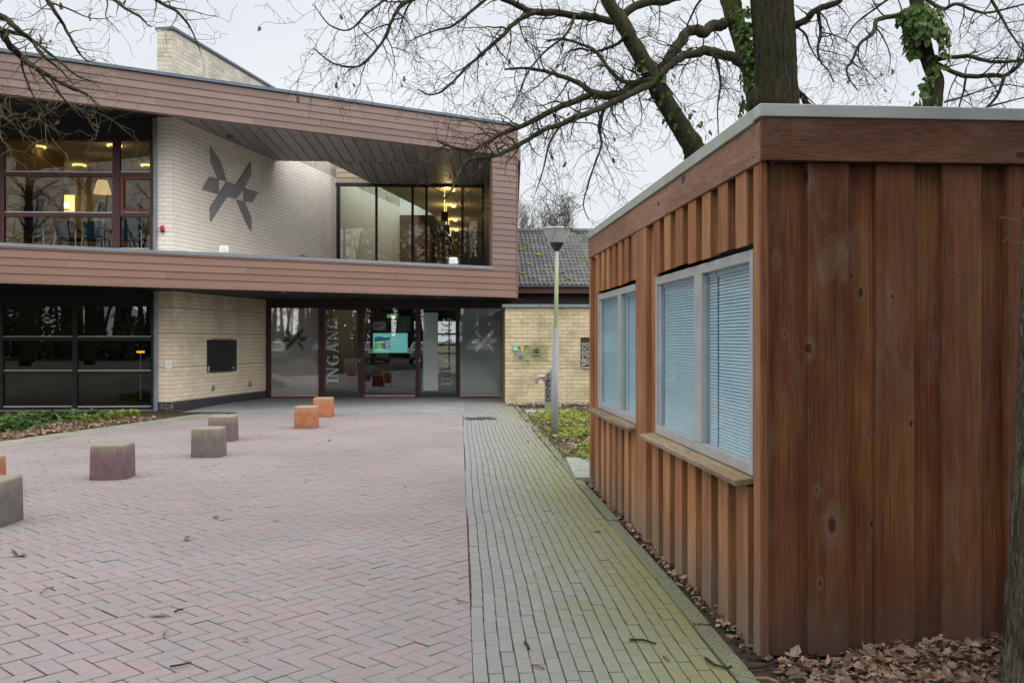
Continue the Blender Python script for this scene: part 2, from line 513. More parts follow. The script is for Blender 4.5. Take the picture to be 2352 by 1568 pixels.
pieces('brick_black', [(0.025, 0.027, 0.032, 1), (0.045, 0.048, 0.052, 1)], 0.7, 0.3, fine=0.1)
plain('mortar', (0.27, 0.235, 0.165, 1), 0.95, 0.1, var=0.2, nscale=5)
plain('mortar_dark', (0.10, 0.10, 0.10, 1), 0.95, 0.1)
plain('mortar_pale', (0.34, 0.30, 0.235, 1), 0.95, 0.1, var=0.2, nscale=5)

def siding(name, c, var=0.16):
    t = NT(name)
    v = t.pos((1.2, 1.2, 60))
    g = t.noise(v, 1.0, 5.0, 0.6)
    d = tuple(x * (1 - var) for x in c) + (1,); l = tuple(x * (1 + var) for x in c) + (1,)
    cc = t.ramp(t.rnd(), [(0, d), (1, l)])
    cc = t.mix(0.25, cc, t.ramp(g, [(0.3, (0.35, 0.35, 0.35, 1)), (0.7, (0.65, 0.65, 0.65, 1))]), 'OVERLAY')
    w = t.noise(t.pos((0.6, 0.6, 0.3)), 1.0, 5.0, 0.6)
    cc = t.mix(0.5, cc, t.ramp(w, [(0.35, (0.44, 0.42, 0.42, 1)), (0.65, (0.54, 0.55, 0.56, 1))]), 'OVERLAY')
    t.bsdf(cc, 0.55, 0.35, bump=g, bstr=0.12, bdist=0.003)
siding('siding_brown', (0.175, 0.102, 0.078), 0.10)
siding('siding_mauve', (0.165, 0.112, 0.099), 0.14)
siding('siding_beige', (0.33, 0.27, 0.19))
siding('siding_dark', (0.022, 0.020, 0.020))
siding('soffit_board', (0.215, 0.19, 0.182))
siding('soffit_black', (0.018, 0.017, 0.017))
siding('siding_maroon', (0.06, 0.026, 0.022))
plain('cap_metal', (0.085, 0.115, 0.145, 1), 0.45, 0.4, 0.2, var=0.1, nscale=2)
plain('cap_grey', (0.17, 0.19, 0.215, 1), 0.5, 0.4, 0.2, var=0.1, nscale=2)
plain('zinc', (0.18, 0.205, 0.24, 1), 0.5, 0.4, 0.4, var=0.2, nscale=5)
plain('frame_black', (0.010, 0.009, 0.011, 1), 0.45, 0.35)
plain('frame_maroon', (0.052, 0.010, 0.010, 1), 0.4, 0.4)
plain('frame_red', (0.115, 0.016, 0.013, 1), 0.4, 0.4)
plain('frame_grey', (0.030, 0.034, 0.040, 1), 0.45, 0.4)
plain('alu_strip', (0.50, 0.50, 0.50, 1), 0.45, 0.4, 0.1)
glass('glass_entrance', 1.5, 0.02, (0.80, 0.84, 0.83, 1))
glass('glass_window', 0.35, 0.0, (0.90, 0.92, 0.89, 1))
glass('glass_ground', 1.3, 0.01, (0.90, 0.92, 0.89, 1))
glass('glass_terrace', 0.7, 0.0, (0.92, 0.96, 0.93, 1))
glass('glass_kiosk', 0.28, 0.0, (0.86, 0.93, 0.95, 1))
film('film_frost', (0.70, 0.76, 0.74, 1), 0.92)
film('film_letter', (0.85, 0.88, 0.88, 1), 0.92)
film('film_letter_faint', (0.62, 0.68, 0.67, 1), 0.55)
film('film_logo', (0.95, 0.98, 0.99, 1), 1.0, 0.12)
film('film_haze', (0.46, 0.54, 0.55, 1), 0.72, 0.14)
film('film_haze_dark', (0.60, 0.59, 0.58, 1), 0.62, 0.22)
film('film_dark', (0.06, 0.06, 0.062, 1), 0.35)
plain('plaster_olive', (0.34, 0.29, 0.17, 1), 0.9, 0.1, var=0.08, nscale=1)
plain('plaster_ochre', (0.40, 0.26, 0.11, 1), 0.9, 0.1, var=0.08, nscale=1)
plain('plaster_brown', (0.16, 0.11, 0.075, 1), 0.9, 0.1, var=0.15, nscale=3)
plain('ceiling_white', (0.48, 0.43, 0.34, 1), 0.9, 0.1, var=0.05, nscale=1)
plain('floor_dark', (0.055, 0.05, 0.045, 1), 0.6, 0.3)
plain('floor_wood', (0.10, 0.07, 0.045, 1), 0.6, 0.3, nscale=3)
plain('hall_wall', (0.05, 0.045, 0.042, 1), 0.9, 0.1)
plain('white_paint', (0.75, 0.76, 0.75, 1), 0.5, 0.3, var=0.04)
plain('black_plastic', (0.014, 0.015, 0.017, 1), 0.4, 0.4)
plain('chair_black', (0.020, 0.019, 0.022, 1), 0.8, 0.2)
plain('chair_blue', (0.012, 0.045, 0.075, 1), 0.8, 0.2)
plain('steel', (0.48, 0.49, 0.50, 1), 0.35, 0.5, 0.9, var=0.1)
plain('steel_brushed', (0.34, 0.34, 0.335, 1), 0.42, 0.5, 0.75, var=0.12, nscale=9)
plain('emblem_metal', (0.25, 0.26, 0.285, 1), 0.5, 0.4, 0.25, var=0.06, nscale=2)
plain('paper', (0.68, 0.70, 0.67, 1), 0.8, 0.1, var=0.05)
plain('ink', (0.015, 0.016, 0.02, 1), 0.7, 0.1)
plain('box_brown', (0.13, 0.075, 0.035, 1), 0.8, 0.2)
plain('box_dark', (0.06, 0.04, 0.025, 1), 0.8, 0.2)
plain('red_plastic', (0.50, 0.03, 0.02, 1), 0.4, 0.4)
plain('skin', (0.42, 0.24, 0.17, 1), 0.6, 0.3)
plain('hair', (0.016, 0.012, 0.010, 1), 0.7, 0.3)
plain('cloth_cream', (0.48, 0.44, 0.36, 1), 0.9, 0.1)
plain('cloth_navy', (0.02, 0.028, 0.05, 1), 0.9, 0.1)

plain('terrace_bounce_gravel', (0.68, 0.67, 0.65, 1), 0.95, 0.1, var=0.3, nscale=60.0, bstr=0.6, bscale=90)  # deck gravel kept very pale to bounce light onto wall and soffit

# ================================================================ GROUND AND PAVING
PD = Vector((-0.0571, 1.0, 0)).normalized()          # direction of the path (its vanishing point is left of centre)
PN = Vector((PD.y, -PD.x, 0))                        # to its right
PO = Vector((-0.177, 4.338, 0))                      # a point on the red / grey joint line
PATH_W = 1.245                                       # joint line to the kerb

mb = MB()
g = 700.0
mb.face([(-g, -g, -0.05), (g, -g, -0.05), (g, g, -0.05), (-g, g, -0.05)])
mb.build('ground', 'ground_soil', kind='structure')

def clip(poly, n, d):
    """keep the side where p.n <= d (2-D)"""
    out = []
    for i in range(len(poly)):
        a, b = poly[i], poly[(i + 1) % len(poly)]
        da, db = a[0] * n[0] + a[1] * n[1] - d, b[0] * n[0] + b[1] * n[1] - d
        if da <= 0: out.append(a)
        if (da < 0 < db) or (db < 0 < da):
            k = da / (da - db)
            out.append((a[0] + (b[0] - a[0]) * k, a[1] + (b[1] - a[1]) * k))
    return out

def paver(mb, poly, z, inset=0.0028, drop=0.016, tilt=(0, 0)):
    n = len(poly)
    cx = sum(p[0] for p in poly) / n; cy = sum(p[1] for p in poly) / n
    def zz(x, y): return z + (x - cx) * tilt[0] + (y - cy) * tilt[1]
    out = [(p[0], p[1], zz(*p) - drop) for p in poly]
    mid = [(p[0], p[1], zz(*p) - 0.0035) for p in poly]
    top = []
    for x, y in poly:
        dx, dy = cx - x, cy - y
        l = math.hypot(dx, dy) or 1
        top.append((x + dx / l * inset * 1.4, y + dy / l * inset * 1.4, zz(x, y)))
    fs = [tuple(range(2 * n, 3 * n))]
    for i in range(n):
        j = (i + 1) % n
        fs.append((n + i, n + j, 2 * n + j, 2 * n + i))
    b0 = len(mb.v)
    mb.add(out + mid + top, fs)
    mb.cur = 1                                                   # the flanks in the joint are coated with sand
    mb.f += [(b0 + i, b0 + (i + 1) % n, b0 + n + (i + 1) % n, b0 + n + i) for i in range(n)]; mb.mi += [1] * n
    mb.cur = 0

def seen(c, margin=30):
    if c.y < 1: return False
    x = CX + F * c.x / c.y; y = HY + F * H / c.y
    return -margin < x < 2352 + margin and y < 1568 + margin

rng = random.Random(5)

# left edging strip line (parallel to the beige wall)
SA, SB = G(0, 1027.5), G(385, 971)
SD = (SB - SA).normalized(); SNl = Vector((-SD.y, SD.x, 0))      # to the left
STRIP_W = 0.66
APRON_Y = 20.15                                                   # front edge of the concrete apron at X = 0

square = empty('brick_square', (-4, 10, 0), kind='structure')
mb = MB()
poly = [(-14, -7), (PO.x + PD.x * -11.4, -7), (PO.x + PD.x * 16.0, PO.y + 16.0), (-14, 20.6)]
mb.face([(x, y, -0.010) for x, y in poly])
mb.build('joint_bed', 'joint_sand', square)

W = 0.108; JO = 0.0030
ang = math.atan2(PD.y, PD.x) + math.pi / 4
e1 = (math.cos(ang), math.sin(ang)); e2 = (-e1[1], e1[0])
red = []
N = 260
nP = (PN.x, PN.y); dP = PO.x * nP[0] + PO.y * nP[1] - 0.006
nS = (SNl.x, SNl.y); dS = SA.x * nS[0] + SA.y * nS[1] - 0.004
nA = (0.054, 1.0); dA = APRON_Y - 0.004
for i in range(-N, N):
    for j in range(-N, N):
        k = (i - j) % 4
        if k == 0: cells = (i, i + 2, j, j + 1)
        elif k == 2: cells = (i, i + 1, j - 1, j + 1)
        else: continue
        a0, a1, b0, b1 = cells[0] * W + JO, cells[1] * W - JO, cells[2] * W + JO, cells[3] * W - JO
        ca, cb = (a0 + a1) / 2, (b0 + b1) / 2
        x = PO.x + e1[0] * ca + e2[0] * cb; y = PO.y + e1[1] * ca + e2[1] * cb
        if y < 0.5 or y > 21.5 or x > 1 or x < -13 or not (abs(x) < 0.62 * y + 1.6): continue
        # slow waves in the laid surface bend the courses a little
        wob = 0.0035 * math.sin(x * 2.1 + y * 0.9) ; wob2 = 0.0035 * math.sin(y * 1.7 - x * 1.3)
        pl = []
        for a, b in ((a0, b0), (a1, b0), (a1, b1), (a0, b1)):
            pl.append((PO.x + e1[0] * a + e2[0] * b + wob, PO.y + e1[1] * a + e2[1] * b + wob2))
        full = clip(clip(clip(pl, nP, dP), nS, dS), nA, dA)
        if len(full) < 3: continue
        area = abs(sum(full[q][0] * full[(q + 1) % len(full)][1] - full[(q + 1) % len(full)][0] * full[q][1] for q in range(len(full)))) / 2
        if area < 0.0016: continue
        red.append((Vector((x, y, 0)), full, k, area > 0.95 * (2 * W - 2 * JO) * (W - 2 * JO), (wob, wob2)))

def unit_paver(name, lx, ly, mat, joint='joint_sand'):
    mb = MB()
    paver(mb, [(-lx / 2, -ly / 2), (lx / 2, -ly / 2), (lx / 2, ly / 2), (-lx / 2, ly / 2)], 0.0)
    me, c = mb.mesh(name, [mat, joint], centre=False)
    return me
me_red = unit_paver('paver', 2 * W - 2 * JO, W - 2 * JO, 'paver_red')
red.sort(key=lambda r: (not (r[3] and seen(r[0], -6)), r[0].y))
mb = MB(); n_parts = 0
for c, full, k, whole, wb in red:
    tl = (rng.gauss(0, 0.006), rng.gauss(0, 0.006)); dz = rng.gauss(0, 0.0009)
    if whole and n_parts < 300 and seen(c, -6):
        a = ang + (0 if k == 0 else math.pi / 2)
        mw = Matrix.Translation((c.x + wb[0], c.y + wb[1], dz)) @ Matrix.Rotation(tl[0], 4, 'Y') @ Matrix.Rotation(tl[1], 4, 'X') @ Matrix.Rotation(a, 4, 'Z')
        inst(me_red, 'paver', mw, square); n_parts += 1
    else:
        paver(mb, full, dz, tilt=tl)
mb.build('far_pavers', ['paver_red', 'joint_sand'], square, kind='stuff')

# ---- grey path
path = empty('brick_path', (0.3, 10, 0), kind='structure')
mb = MB()
def pp(s, w, z=0.0):
    q = PO + PD * s + PN * w
    return Vector((q.x, q.y, z))
mb.face([pp(-11, 0.001, -0.009), pp(-11, PATH_W, -0.009), pp(21.4, PATH_W, -0.009), pp(21.4, 0.001, -0.009)])
mb.build('joint_bed', 'joint_grit', path)
BL, BW = 0.2055, 0.0735
ncol = 17
cw = PATH_W / ncol
me_grey = unit_paver('paver', BL - 0.0065, cw - 0.0052, 'paver_grey', 'joint_grit')
grey = []
for q in range(ncol):
    off = rng.uniform(0, 0.02) + (BL / 2 if q % 2 else 0)
    s = -4.0 + off
    while s < 21.3:
        c = pp(s, (q + 0.5) * cw)
        if abs(c.x) < 0.62 * abs(c.y) + 1.2 and c.y > 0.5:
            grey.append((c, s, q))
        s += BL
grey.sort(key=lambda r: (not seen(r[0], -6), r[0].y))
pang = math.atan2(PD.y, PD.x)
mb = MB(); n_parts = 0
for c, s, q in grey:
    tl = (rng.gauss(0, 0.006), rng.gauss(0, 0.006)); dz = rng.gauss(0, 0.0009)
    ln, wd = BL - 0.0065 - abs(rng.gauss(0, 0.002)), cw - 0.0052
    lat = 0.007 * math.sin(c.y * 1.1 + q * 0.05) + 0.003 * math.sin(c.y * 3.3 + q * 0.08) + rng.gauss(0, 0.0008)
    c2 = c + PN * lat
    if n_parts < 300 and seen(c, -6):
        mw = Matrix.Translation((c2.x, c2.y, dz)) @ Matrix.Rotation(tl[0], 4, 'Y') @ Matrix.Rotation(tl[1], 4, 'X') @ Matrix.Rotation(pang + rng.gauss(0, 0.004), 4, 'Z')
        inst(me_grey, 'paver', mw, path); n_parts += 1
    else:
        pl = []
        for a, b in ((-1, -1), (1, -1), (1, 1), (-1, 1)):
            p = c2 + PD * (a * ln / 2) - PN * (b * wd / 2)
            pl.append((p.x, p.y))
        paver(mb, pl, dz, tilt=tl)
mb.build('far_pavers', ['paver_grey', 'joint_grit'], path, kind='stuff')
# a settled drain patch near the far end of the path
mb = MB()
dc = G(1103, 961)
ring = []
for a in range(22):
    r = 0.30 + 0.09 * math.sin(a * 2.3) + 0.05 * math.sin(a * 5.1)
    ring.append((dc.x + r * 1.1 * math.cos(a / 22 * 2 * math.pi), dc.y + r * 1.2 * math.sin(a / 22 * 2 * math.pi), 0.005))
mb.face(ring)
plain('wet_silt', (0.035, 0.034, 0.030, 1), 0.6, 0.4, var=0.5, nscale=30, bstr=0.6, bscale=90)
mb.build('silt_patch', 'wet_silt', kind='structure')

# ---- kerb stones along the kiosk side of the path
kerb = empty('kerb', pp(5, PATH_W + 0.05), kind='structure')
s = -3.2
while s < 17.2:
    ln = 0.995
    mb = MB()
    bend = rng.gauss(0, 0.004)
    w0, w1 = PATH_W + 0.006, PATH_W + 0.106
    z1 = 0.012 + rng.gauss(0, 0.004)
    a0, a1 = bend, rng.gauss(0, 0.004)
    mb.hexa([pp(s + 0.006, w0 + a0, -0.1), pp(s + 0.006, w1 + a0, -0.1), pp(s + ln, w1 + a1, -0.1), pp(s + ln, w0 + a1, -0.1),
             pp(s + 0.006, w0 + a0, z1), pp(s + 0.006, w1 + a0, z1 - 0.004), pp(s + ln, w1 + a1, z1 - 0.004 + a0), pp(s + ln, w0 + a1, z1 + a0)])
    mb.build('kerb_stone', 'kerb_concrete', kerb, bevel=0.006)
    s += 1.0

# ---- concrete apron in front of the entrance
mb = MB()
mb.face([(-7.4, APRON_Y + 0.054 * 7.4, 0.002), (PO.x + PD.x * 15.8, APRON_Y + 0.054, 0.002), (pp(21.8, 0).x, 26.3, 0.002), (-7.2, 26.0, 0.002)])
mb.build('entrance_apron', 'apron_concrete', kind='structure')
mb = MB()
q0, q1 = SA + SD * -9, SA + SD * 6.35
mb.face([(q0.x, q0.y, 0.001), (q1.x, q1.y, 0.001), (q1.x - 0.1, q1.y + 0.25, 0.001), ((q1 + SNl * STRIP_W).x, (q1 + SNl * STRIP_W).y, 0.001), ((q0 + SNl * STRIP_W).x, (q0 + SNl * STRIP_W).y, 0.001)])
mb.build('edging_strip', 'edging_concrete', kind='structure')

# ---- planting beds (soil with small humps)
def hump_sheet(name, corners, n, m, amp, z0, mat, seed):
    r = random.Random(seed)
    mb = MB(); vs_ = []
    a, b, c, d = [Vector((*p, 0)) for p in corners]
    for i in range(n + 1):
        for j in range(m + 1):
            u, w = i / n, j / m
            p = a * (1 - u) * (1 - w) + b * u * (1 - w) + c * u * w + d * (1 - u) * w
            edge = min(1.0, 6 * min(u, 1 - u, w, 1 - w))
            hz = z0 + edge * amp * (0.5 + 0.5 * math.sin(p.x * 3.1 + seed) * math.cos(p.y * 2.3) + r.uniform(-0.3, 0.3))
            vs_.append((p.x, p.y, hz))
    fs = [(i * (m + 1) + j, (i + 1) * (m + 1) + j, (i + 1) * (m + 1) + j + 1, i * (m + 1) + j + 1) for i in range(n) for j in range(m)]
    mb.add(vs_, fs)
    return mb.build(name, mat, kind='structure', smooth=True)
s0 = SA + SNl * STRIP_W + SD * -3.0; s1 = SA + SNl * STRIP_W + SD * 5.3
hump_sheet('planting_bed_left', [(s0.x, s0.y), (s1.x, s1.y), (s1.x - 0.2, 21.1), (-16, 20.8)], 30, 24, 0.05, -0.01, 'soil', 1)
k0 = pp(4.9, PATH_W + 0.11); k1 = pp(17.0, PATH_W + 0.11)
hump_sheet('planting_bed_right', [(k0.x, k0.y), (4.5, k0.y), (4.5, 23.6), (k1.x + 0.55, 23.6)], 24, 40, 0.05, -0.012, 'soil', 2)
kk0 = pp(-5, PATH_W + 0.10); kk1 = pp(5.6, PATH_W + 0.10)
hump_sheet('planting_bed_kiosk', [(kk0.x, kk0.y), (9, kk0.y), (9, kk1.y + 6), (kk1.x, kk1.y)], 60, 60, 0.025, -0.012, 'soil', 3)

# ---- slab crossing behind the kiosk, slabs by the water pump
slabs = empty('slab_path', G(1335, 1080), kind='structure')
b0 = G(1300, 1064); 
for i in range(5):
    for j in range(3):
        mb = MB()
        x0 = pp(0, 0).x * 0 + b0.x + 0.02 + i * 0.61 ; y0 = 10.62 + j * 0.605
        mb.box(x0, x0 + 0.6, y0 + 0.054 * i * 0.6, y0 + 0.6 + 0.054 * i * 0.6, -0.03, 0.032 + rng.gauss(0, 0.002))
        mb.build('slab', 'slab_concrete', slabs, bevel=0.004)
pump_slabs = empty('pump_slabs', G(1262, 948), kind='structure')
for i, x in enumerate((1207, 1246, 1283)):
    mb = MB()
    p = G(x, 948)
    mb.box(p.x, p.x + 0.365, p.y - 0.25, p.y + 0.42, -0.03, 0.04 + rng.gauss(0, 0.004))
    mb.build('slab', 'slab_concrete', pump_slabs, bevel=0.005)

# ---- what lies behind the camera: road and parking strip (seen only mirrored in the glass)
mb = MB()
mb.face([(-60, -26, -0.02), (60, -26, -0.02), (60, -7, -0.02), (-60, -7, -0.02)])
mb.build('parking_road', 'asphalt', kind='structure')

# ================================================================ MAIN BUILDING
B = empty('visitor_building', (-4, 24, 0), 'two storey building with brown lapped cladding, pale brick wall and glass entrance', 'building')

# ---- lapped facade: diagonal band
FL = P(0, 780, 17.85); FR = P(1186, 780, 24.05)
fac = Frame(FL.x, FL.y, FR.x - FL.x, FR.y - FL.y)
T_R = math.hypot(FR.x - FL.x, FR.y - FL.y)
T_FIN = fac.t(1131)
T_L = -4.0
ZB, ZP, ZS, ZT = 2.73, 3.43, 6.385, 7.215        # band bottom, parapet, fascia bottom, roof edge

def lap(mb, fr, t0, t1, z0, z1, d):
    """one lapped board: thicker at its lower edge"""
    th0, th1, back = 0.030, 0.010, 0.03
    mb.hexa([fr.pt(t0, z0, d - th0), fr.pt(t1, z0, d - th0), fr.pt(t1, z0, d + back), fr.pt(t0, z0, d + back),
             fr.pt(t0, z1, d - th1), fr.pt(t1, z1, d - th1), fr.pt(t1, z1, d + back), fr.pt(t0, z1, d + back)])

def lap_rows(parent, fr, t0, t1, z0, z1, mat, row=0.156, blen=3.6, seed=0, d=0.0):
    r = random.Random(seed)
    z = z0
    while z < z1 - 0.03:
        zt = min(z + row, z1)
        t = t0
        first = r.uniform(0.4, 1.0) * blen
        while t < t1 - 0.01:
            te = t + (first if t == t0 else blen)
            if te > t1 - 0.5: te = t1
            mb = MB()
            lap(mb, fr, t + 0.002, te - 0.002, z, zt + (0.012 if zt < z1 else 0), d)
            mb.build('plank', mat, parent)
            t = te
        z = zt

def core(fr, t0, t1, z0, z1, d0, d1, name, mat, parent):
    mb = MB(); fr.box(mb, t0, t1, z0, z1, d0, d1)
    return mb.build(name, mat, parent)

up = core(fac, T_L, T_R - 0.03, ZS + 0.02, ZT - 0.01, 0.031, 0.18, 'roof_fascia', 'siding_mauve', B)
lap_rows(up, fac, T_L, T_R, ZS + 0.015, ZT - 0.02, 'siding_mauve', seed=1)
lo = core(fac, T_L, T_R - 0.03, ZB + 0.02, ZP - 0.01, 0.031, 0.20, 'parapet_band', 'siding_brown', B)
lap_rows(lo, fac, T_L, T_R, ZB + 0.03, ZP - 0.035, 'siding_brown', seed=2)
fin = core(fac, T_FIN + 0.02, T_R - 0.03, ZP, ZS, 0.031, 0.18, 'end_fin', 'siding_brown', B)
lap_rows(fin, fac, T_FIN, T_R, ZP - 0.035 + 0.0, ZS + 0.012, 'siding_mauve', seed=3)
# return side of the box at its right corner
mb = MB()
ret = Frame(FR.x, FR.y, -0.02, 1.0, 1)
ret.box(mb, 0.0, 22.0, ZB + 0.004, ZT - 0.012, 0.012, 0.10)
mb.build('end_return', 'siding_brown', B)
# trims and metal caps
mb = MB(); fac.box(mb, T_L, T_R + 0.025, ZT - 0.012, ZT + 0.055, -0.06, 0.30); mb.build('roof_cap', 'cap_metal', B)
mb = MB(); fac.box(mb, T_L, T_FIN + 0.01, ZP + 0.004, ZP + 0.075, -0.048, 0.28); mb.build('parapet_cap', 'cap_grey', B)
mb = MB(); fac.box(mb, T_L, T_FIN + 0.03, ZP - 0.034, ZP + 0.003, -0.036, 0.03); mb.build('parapet_trim', 'siding_brown', B)
mb = MB(); fac.box(mb, T_L, T_R + 0.012, ZB - 0.012, ZB + 0.028, -0.040, 0.10); mb.build('band_trim', 'siding_brown', B)
mb = MB(); fac.box(mb, T_R - 0.004, T_R + 0.03, ZB + 0.03, ZT - 0.015, -0.036, 0.02); mb.build('corner_trim', 'siding_brown', B)
mb = MB(); fac.box(mb, T_FIN - 0.028, T_FIN - 0.001, ZP + 0.077, ZS + 0.01, -0.034, 0.03); mb.build('fin_trim', 'siding_brown', B)
# dark lapped reveal behind the fin, back to the glazing
rev0 = fac.pt(T_FIN, 0, 0.03); rev1 = P(1111, 780, 30.1)
rv = Frame(rev0.x, rev0.y, rev1.x - rev0.x, rev1.y - rev0.y)
rl = (rev1 - rev0).length
mb = MB(); rv.box(mb, 0.30, rl, ZP - 0.1, 6.69, -0.02 - 0.15, -0.02); 
rp = mb.build('reveal', 'siding_dark', B)
for i in range(20):
    mb = MB()
    z = ZP + 0.08 + i * 0.156
    if z > 6.45: break
    mb.hexa([rv.pt(0.02, z, 0.012), rv.pt(rl, z, 0.012), rv.pt(rl, z, -0.02), rv.pt(0.02, z, -0.02),
             rv.pt(0.02, z + 0.154, -0.008), rv.pt(rl, z + 0.154, -0.008), rv.pt(rl, z + 0.154, -0.02), rv.pt(0.02, z + 0.154, -0.02)])
    mb.build('plank', 'siding_dark', rp)

# ---- grid of the building: u almost parallel to the picture, v along the path
GU = (1.0, 0.054)
W1 = P(397, 780, 21.0); W2 = P(612, 780, 25.6)
wallr = Frame(W1.x, W1.y, W2.x - W1.x, W2.y - W1.y, 1)           # long pale wall, seen from its right; v points left (into the wall)
WL = (W2 - W1).length
THICK = 0.36
wallf = Frame(W1.x, W1.y, GU[0], GU[1])                            # its short front end; t runs from -THICK to 0
ENT = Frame(W2.x, W2.y, *GU)                                       # entrance glazing
WIN = Frame(W1.x, W1.y + 0.22, *GU)                                # office windows
GLZ = Frame(P(773, 780, 30.0).x, 30.0, *GU)                        # upper glazing behind the terrace
YS, YC = 26.15, 6.70                                               # near edge of the skylight slot, soffit height
wall_len = 16.6

def brick_mesh(name, l, h, mat, dep=0.03):
    mb = MB()
    x0, x1, z0, z1 = -l / 2, l / 2, -h / 2, h / 2
    e = 0.003
    v = [(x0, dep, z0), (x1, dep, z0), (x1, dep, z1), (x0, dep, z1), (x0, e, z0), (x1, e, z0), (x1, e, z1), (x0, e, z1),
         (x0 + e, 0, z0 + e), (x1 - e, 0, z0 + e), (x1 - e, 0, z1 - e), (x0 + e, 0, z1 - e)]
    f = [(8, 9, 10, 11), (4, 5, 9, 8), (5, 6, 10, 9), (6, 7, 11, 10), (7, 4, 8, 11), (0, 1, 5, 4), (1, 2, 6, 5), (2, 3, 7, 6), (3, 0, 4, 7)]
    mb.add(v, f)
    me, c = mb.mesh(name, mat, centre=False)
    return me

def brick_stuff(mb, fr, t0, t1, z0, z1, d=0.0, dep=0.03):
    e = 0.003
    q = lambda t, z, dd: fr.pt(t, z, d + dd)
    v = [q(t0, z0, dep), q(t1, z0, dep), q(t1, z1, dep), q(t0, z1, dep), q(t0, z0, 0.002), q(t1, z0, 0.002), q(t1, z1, 0.002), q(t0, z1, 0.002)]
    flip = fr.u.cross(Vector((0, 0, 1))).dot(fr.v) > 0
    f = [(4, 5, 6, 7), (0, 1, 5, 4), (1, 2, 6, 5), (2, 3, 7, 6), (3, 0, 4, 7)]
    mb.add(v, f)

def brick_face(parent, fr, t0, t1, z0, z1, mat, L=0.29, Hh=0.0975, joint=0.010, budget=0, near=None, hole=None, seed=0, bands=None, stuff_name='brickwork', hide=None):
    """courses of bricks standing 3 mm proud of the mortar at d = 0.006"""
    r = random.Random(seed)
    items = []
    row = 0; z = z0
    while z < z1 - 0.03:
        zt = min(z + Hh, z1)
        gap = 0.018 if bands and row in bands else 0.0
        t = t0 - (L / 2 if row % 2 else 0)
        while t < t1 - 0.005:
            a, b = max(t, t0), min(t + L, t1)
            t += L
            if b - a < 0.03: continue
            if hole and a < hole[1] - 0.01 and b > hole[0] + 0.01 and z < hole[3] - 0.02 and zt > hole[2] + 0.02:
                if a < hole[0] - 0.03: b = hole[0]
                elif b > hole[1] + 0.03: a = hole[1]
                else: continue
            if hide and hide((a + b) / 2, (z + zt) / 2): continue
            items.append((a + joint / 2, b - joint / 2, z + joint / 2 + gap, zt - joint / 2))
        z = zt; row += 1
    items.sort(key=lambda it: (abs((it[1] - it[0]) - (L - joint)) > 0.004 or abs((it[3] - it[2]) - (Hh - joint)) > 0.004, near(it) if near else 0))
    me = brick_mesh('brick', L - joint, Hh - joint, mat) if budget else None
    mb = MB(); nb = 0
    rot = fr.mat()
    for a, b, za, zb in items:
        dz = r.gauss(0, 0.0006)
        if nb < budget and abs((b - a) - (L - joint)) < 0.004 and abs((zb - za) - (Hh - joint)) < 0.004:
            c = fr.pt((a + b) / 2, (za + zb) / 2, dz)
            inst(me, 'brick', Matrix.Translation(c) @ rot, parent); nb += 1
        else:
            brick_stuff(mb, fr, a, b, za, zb, dz)
    if mb.v:
        mb.build(stuff_name, mat, parent, kind='stuff')

# long pale wall: mortar core + bricks
mb = MB(); wallr.box(mb, 0.008, wall_len, 0.0, 8.70, 0.006, THICK - 0.006)
wl = mb.build('pale_wall', 'mortar_pale', B)
lw_hide = lambda t, z: 2.80 < z < 3.30
brick_face(wl, wallr, 0, WL, 0.20, 2.80, 'brick_beige', bands=(0, 8, 16, 22), budget=130, near=lambda it: it[0], seed=4, hole=(2.17 - 0.4, 2.17 + 0.62, 0.86, 1.64))
brick_face(wl, wallr, 0, wall_len, 3.30, 7.00, 'brick_pale', budget=150, near=lambda it: it[0], seed=5)
brick_face(wl, wallr, 0, wall_len, 7.005, 8.70, 'brick_weathered', seed=15)
brick_face(wl, wallr, WL + 0.1, wall_len, 0.0, 2.70, 'brick_beige', seed=8)
fe = Frame(W1.x, W1.y, *GU)
fe.o = fe.o - fe.u * THICK
mb = MB(); fe.box(mb, 0.004, THICK + 0.002, 0.0, 8.70, 0.006, 0.05); mb.build('wall_end_core', 'mortar_pale', B)
wle = B.children[-1]
brick_face(wle, fe, 0, THICK, 0.20, 2.80, 'brick_beige', L=0.29, bands=(8, 16, 22), seed=6)
brick_face(wle, fe, 0, THICK, 3.30, 7.00, 'brick_pale', L=0.29, seed=7)
brick_face(wle, fe, 0, THICK, 7.005, 8.70, 'brick_weathered', L=0.29, seed=17)
# black plinth bricks
mb = MB(); wallr.box(mb, 0.0, WL, -0.02, 0.194, 0.004, 0.02); pl_ = mb.build('plinth', 'mortar_dark', B)
brick_face(pl_, wallr, 0, WL, 0.0, 0.195, 'brick_black', L=0.22, Hh=0.065, seed=9, stuff_name='plinth_bricks')
brick_face(pl_, fe, 0, THICK, 0.0, 0.195, 'brick_black', L=0.22, Hh=0.065, seed=10, stuff_name='plinth_bricks')
# coping
mb = MB(); wallr.box(mb, -0.06, wall_len, 8.70, 8.76, -0.05, THICK + 0.05); mb.build('wall_coping', 'cap_metal', B)
# flush letter-box panel in the pale wall
def wt(x): return wallr.t(x)
pt0, pt1 = wt(475), wt(543)
pz0 = (wallr.z(475, 856) + wallr.z(543, 851)) / 2; pz1 = (wallr.z(475, 780) + wallr.z(543, 780)) / 2

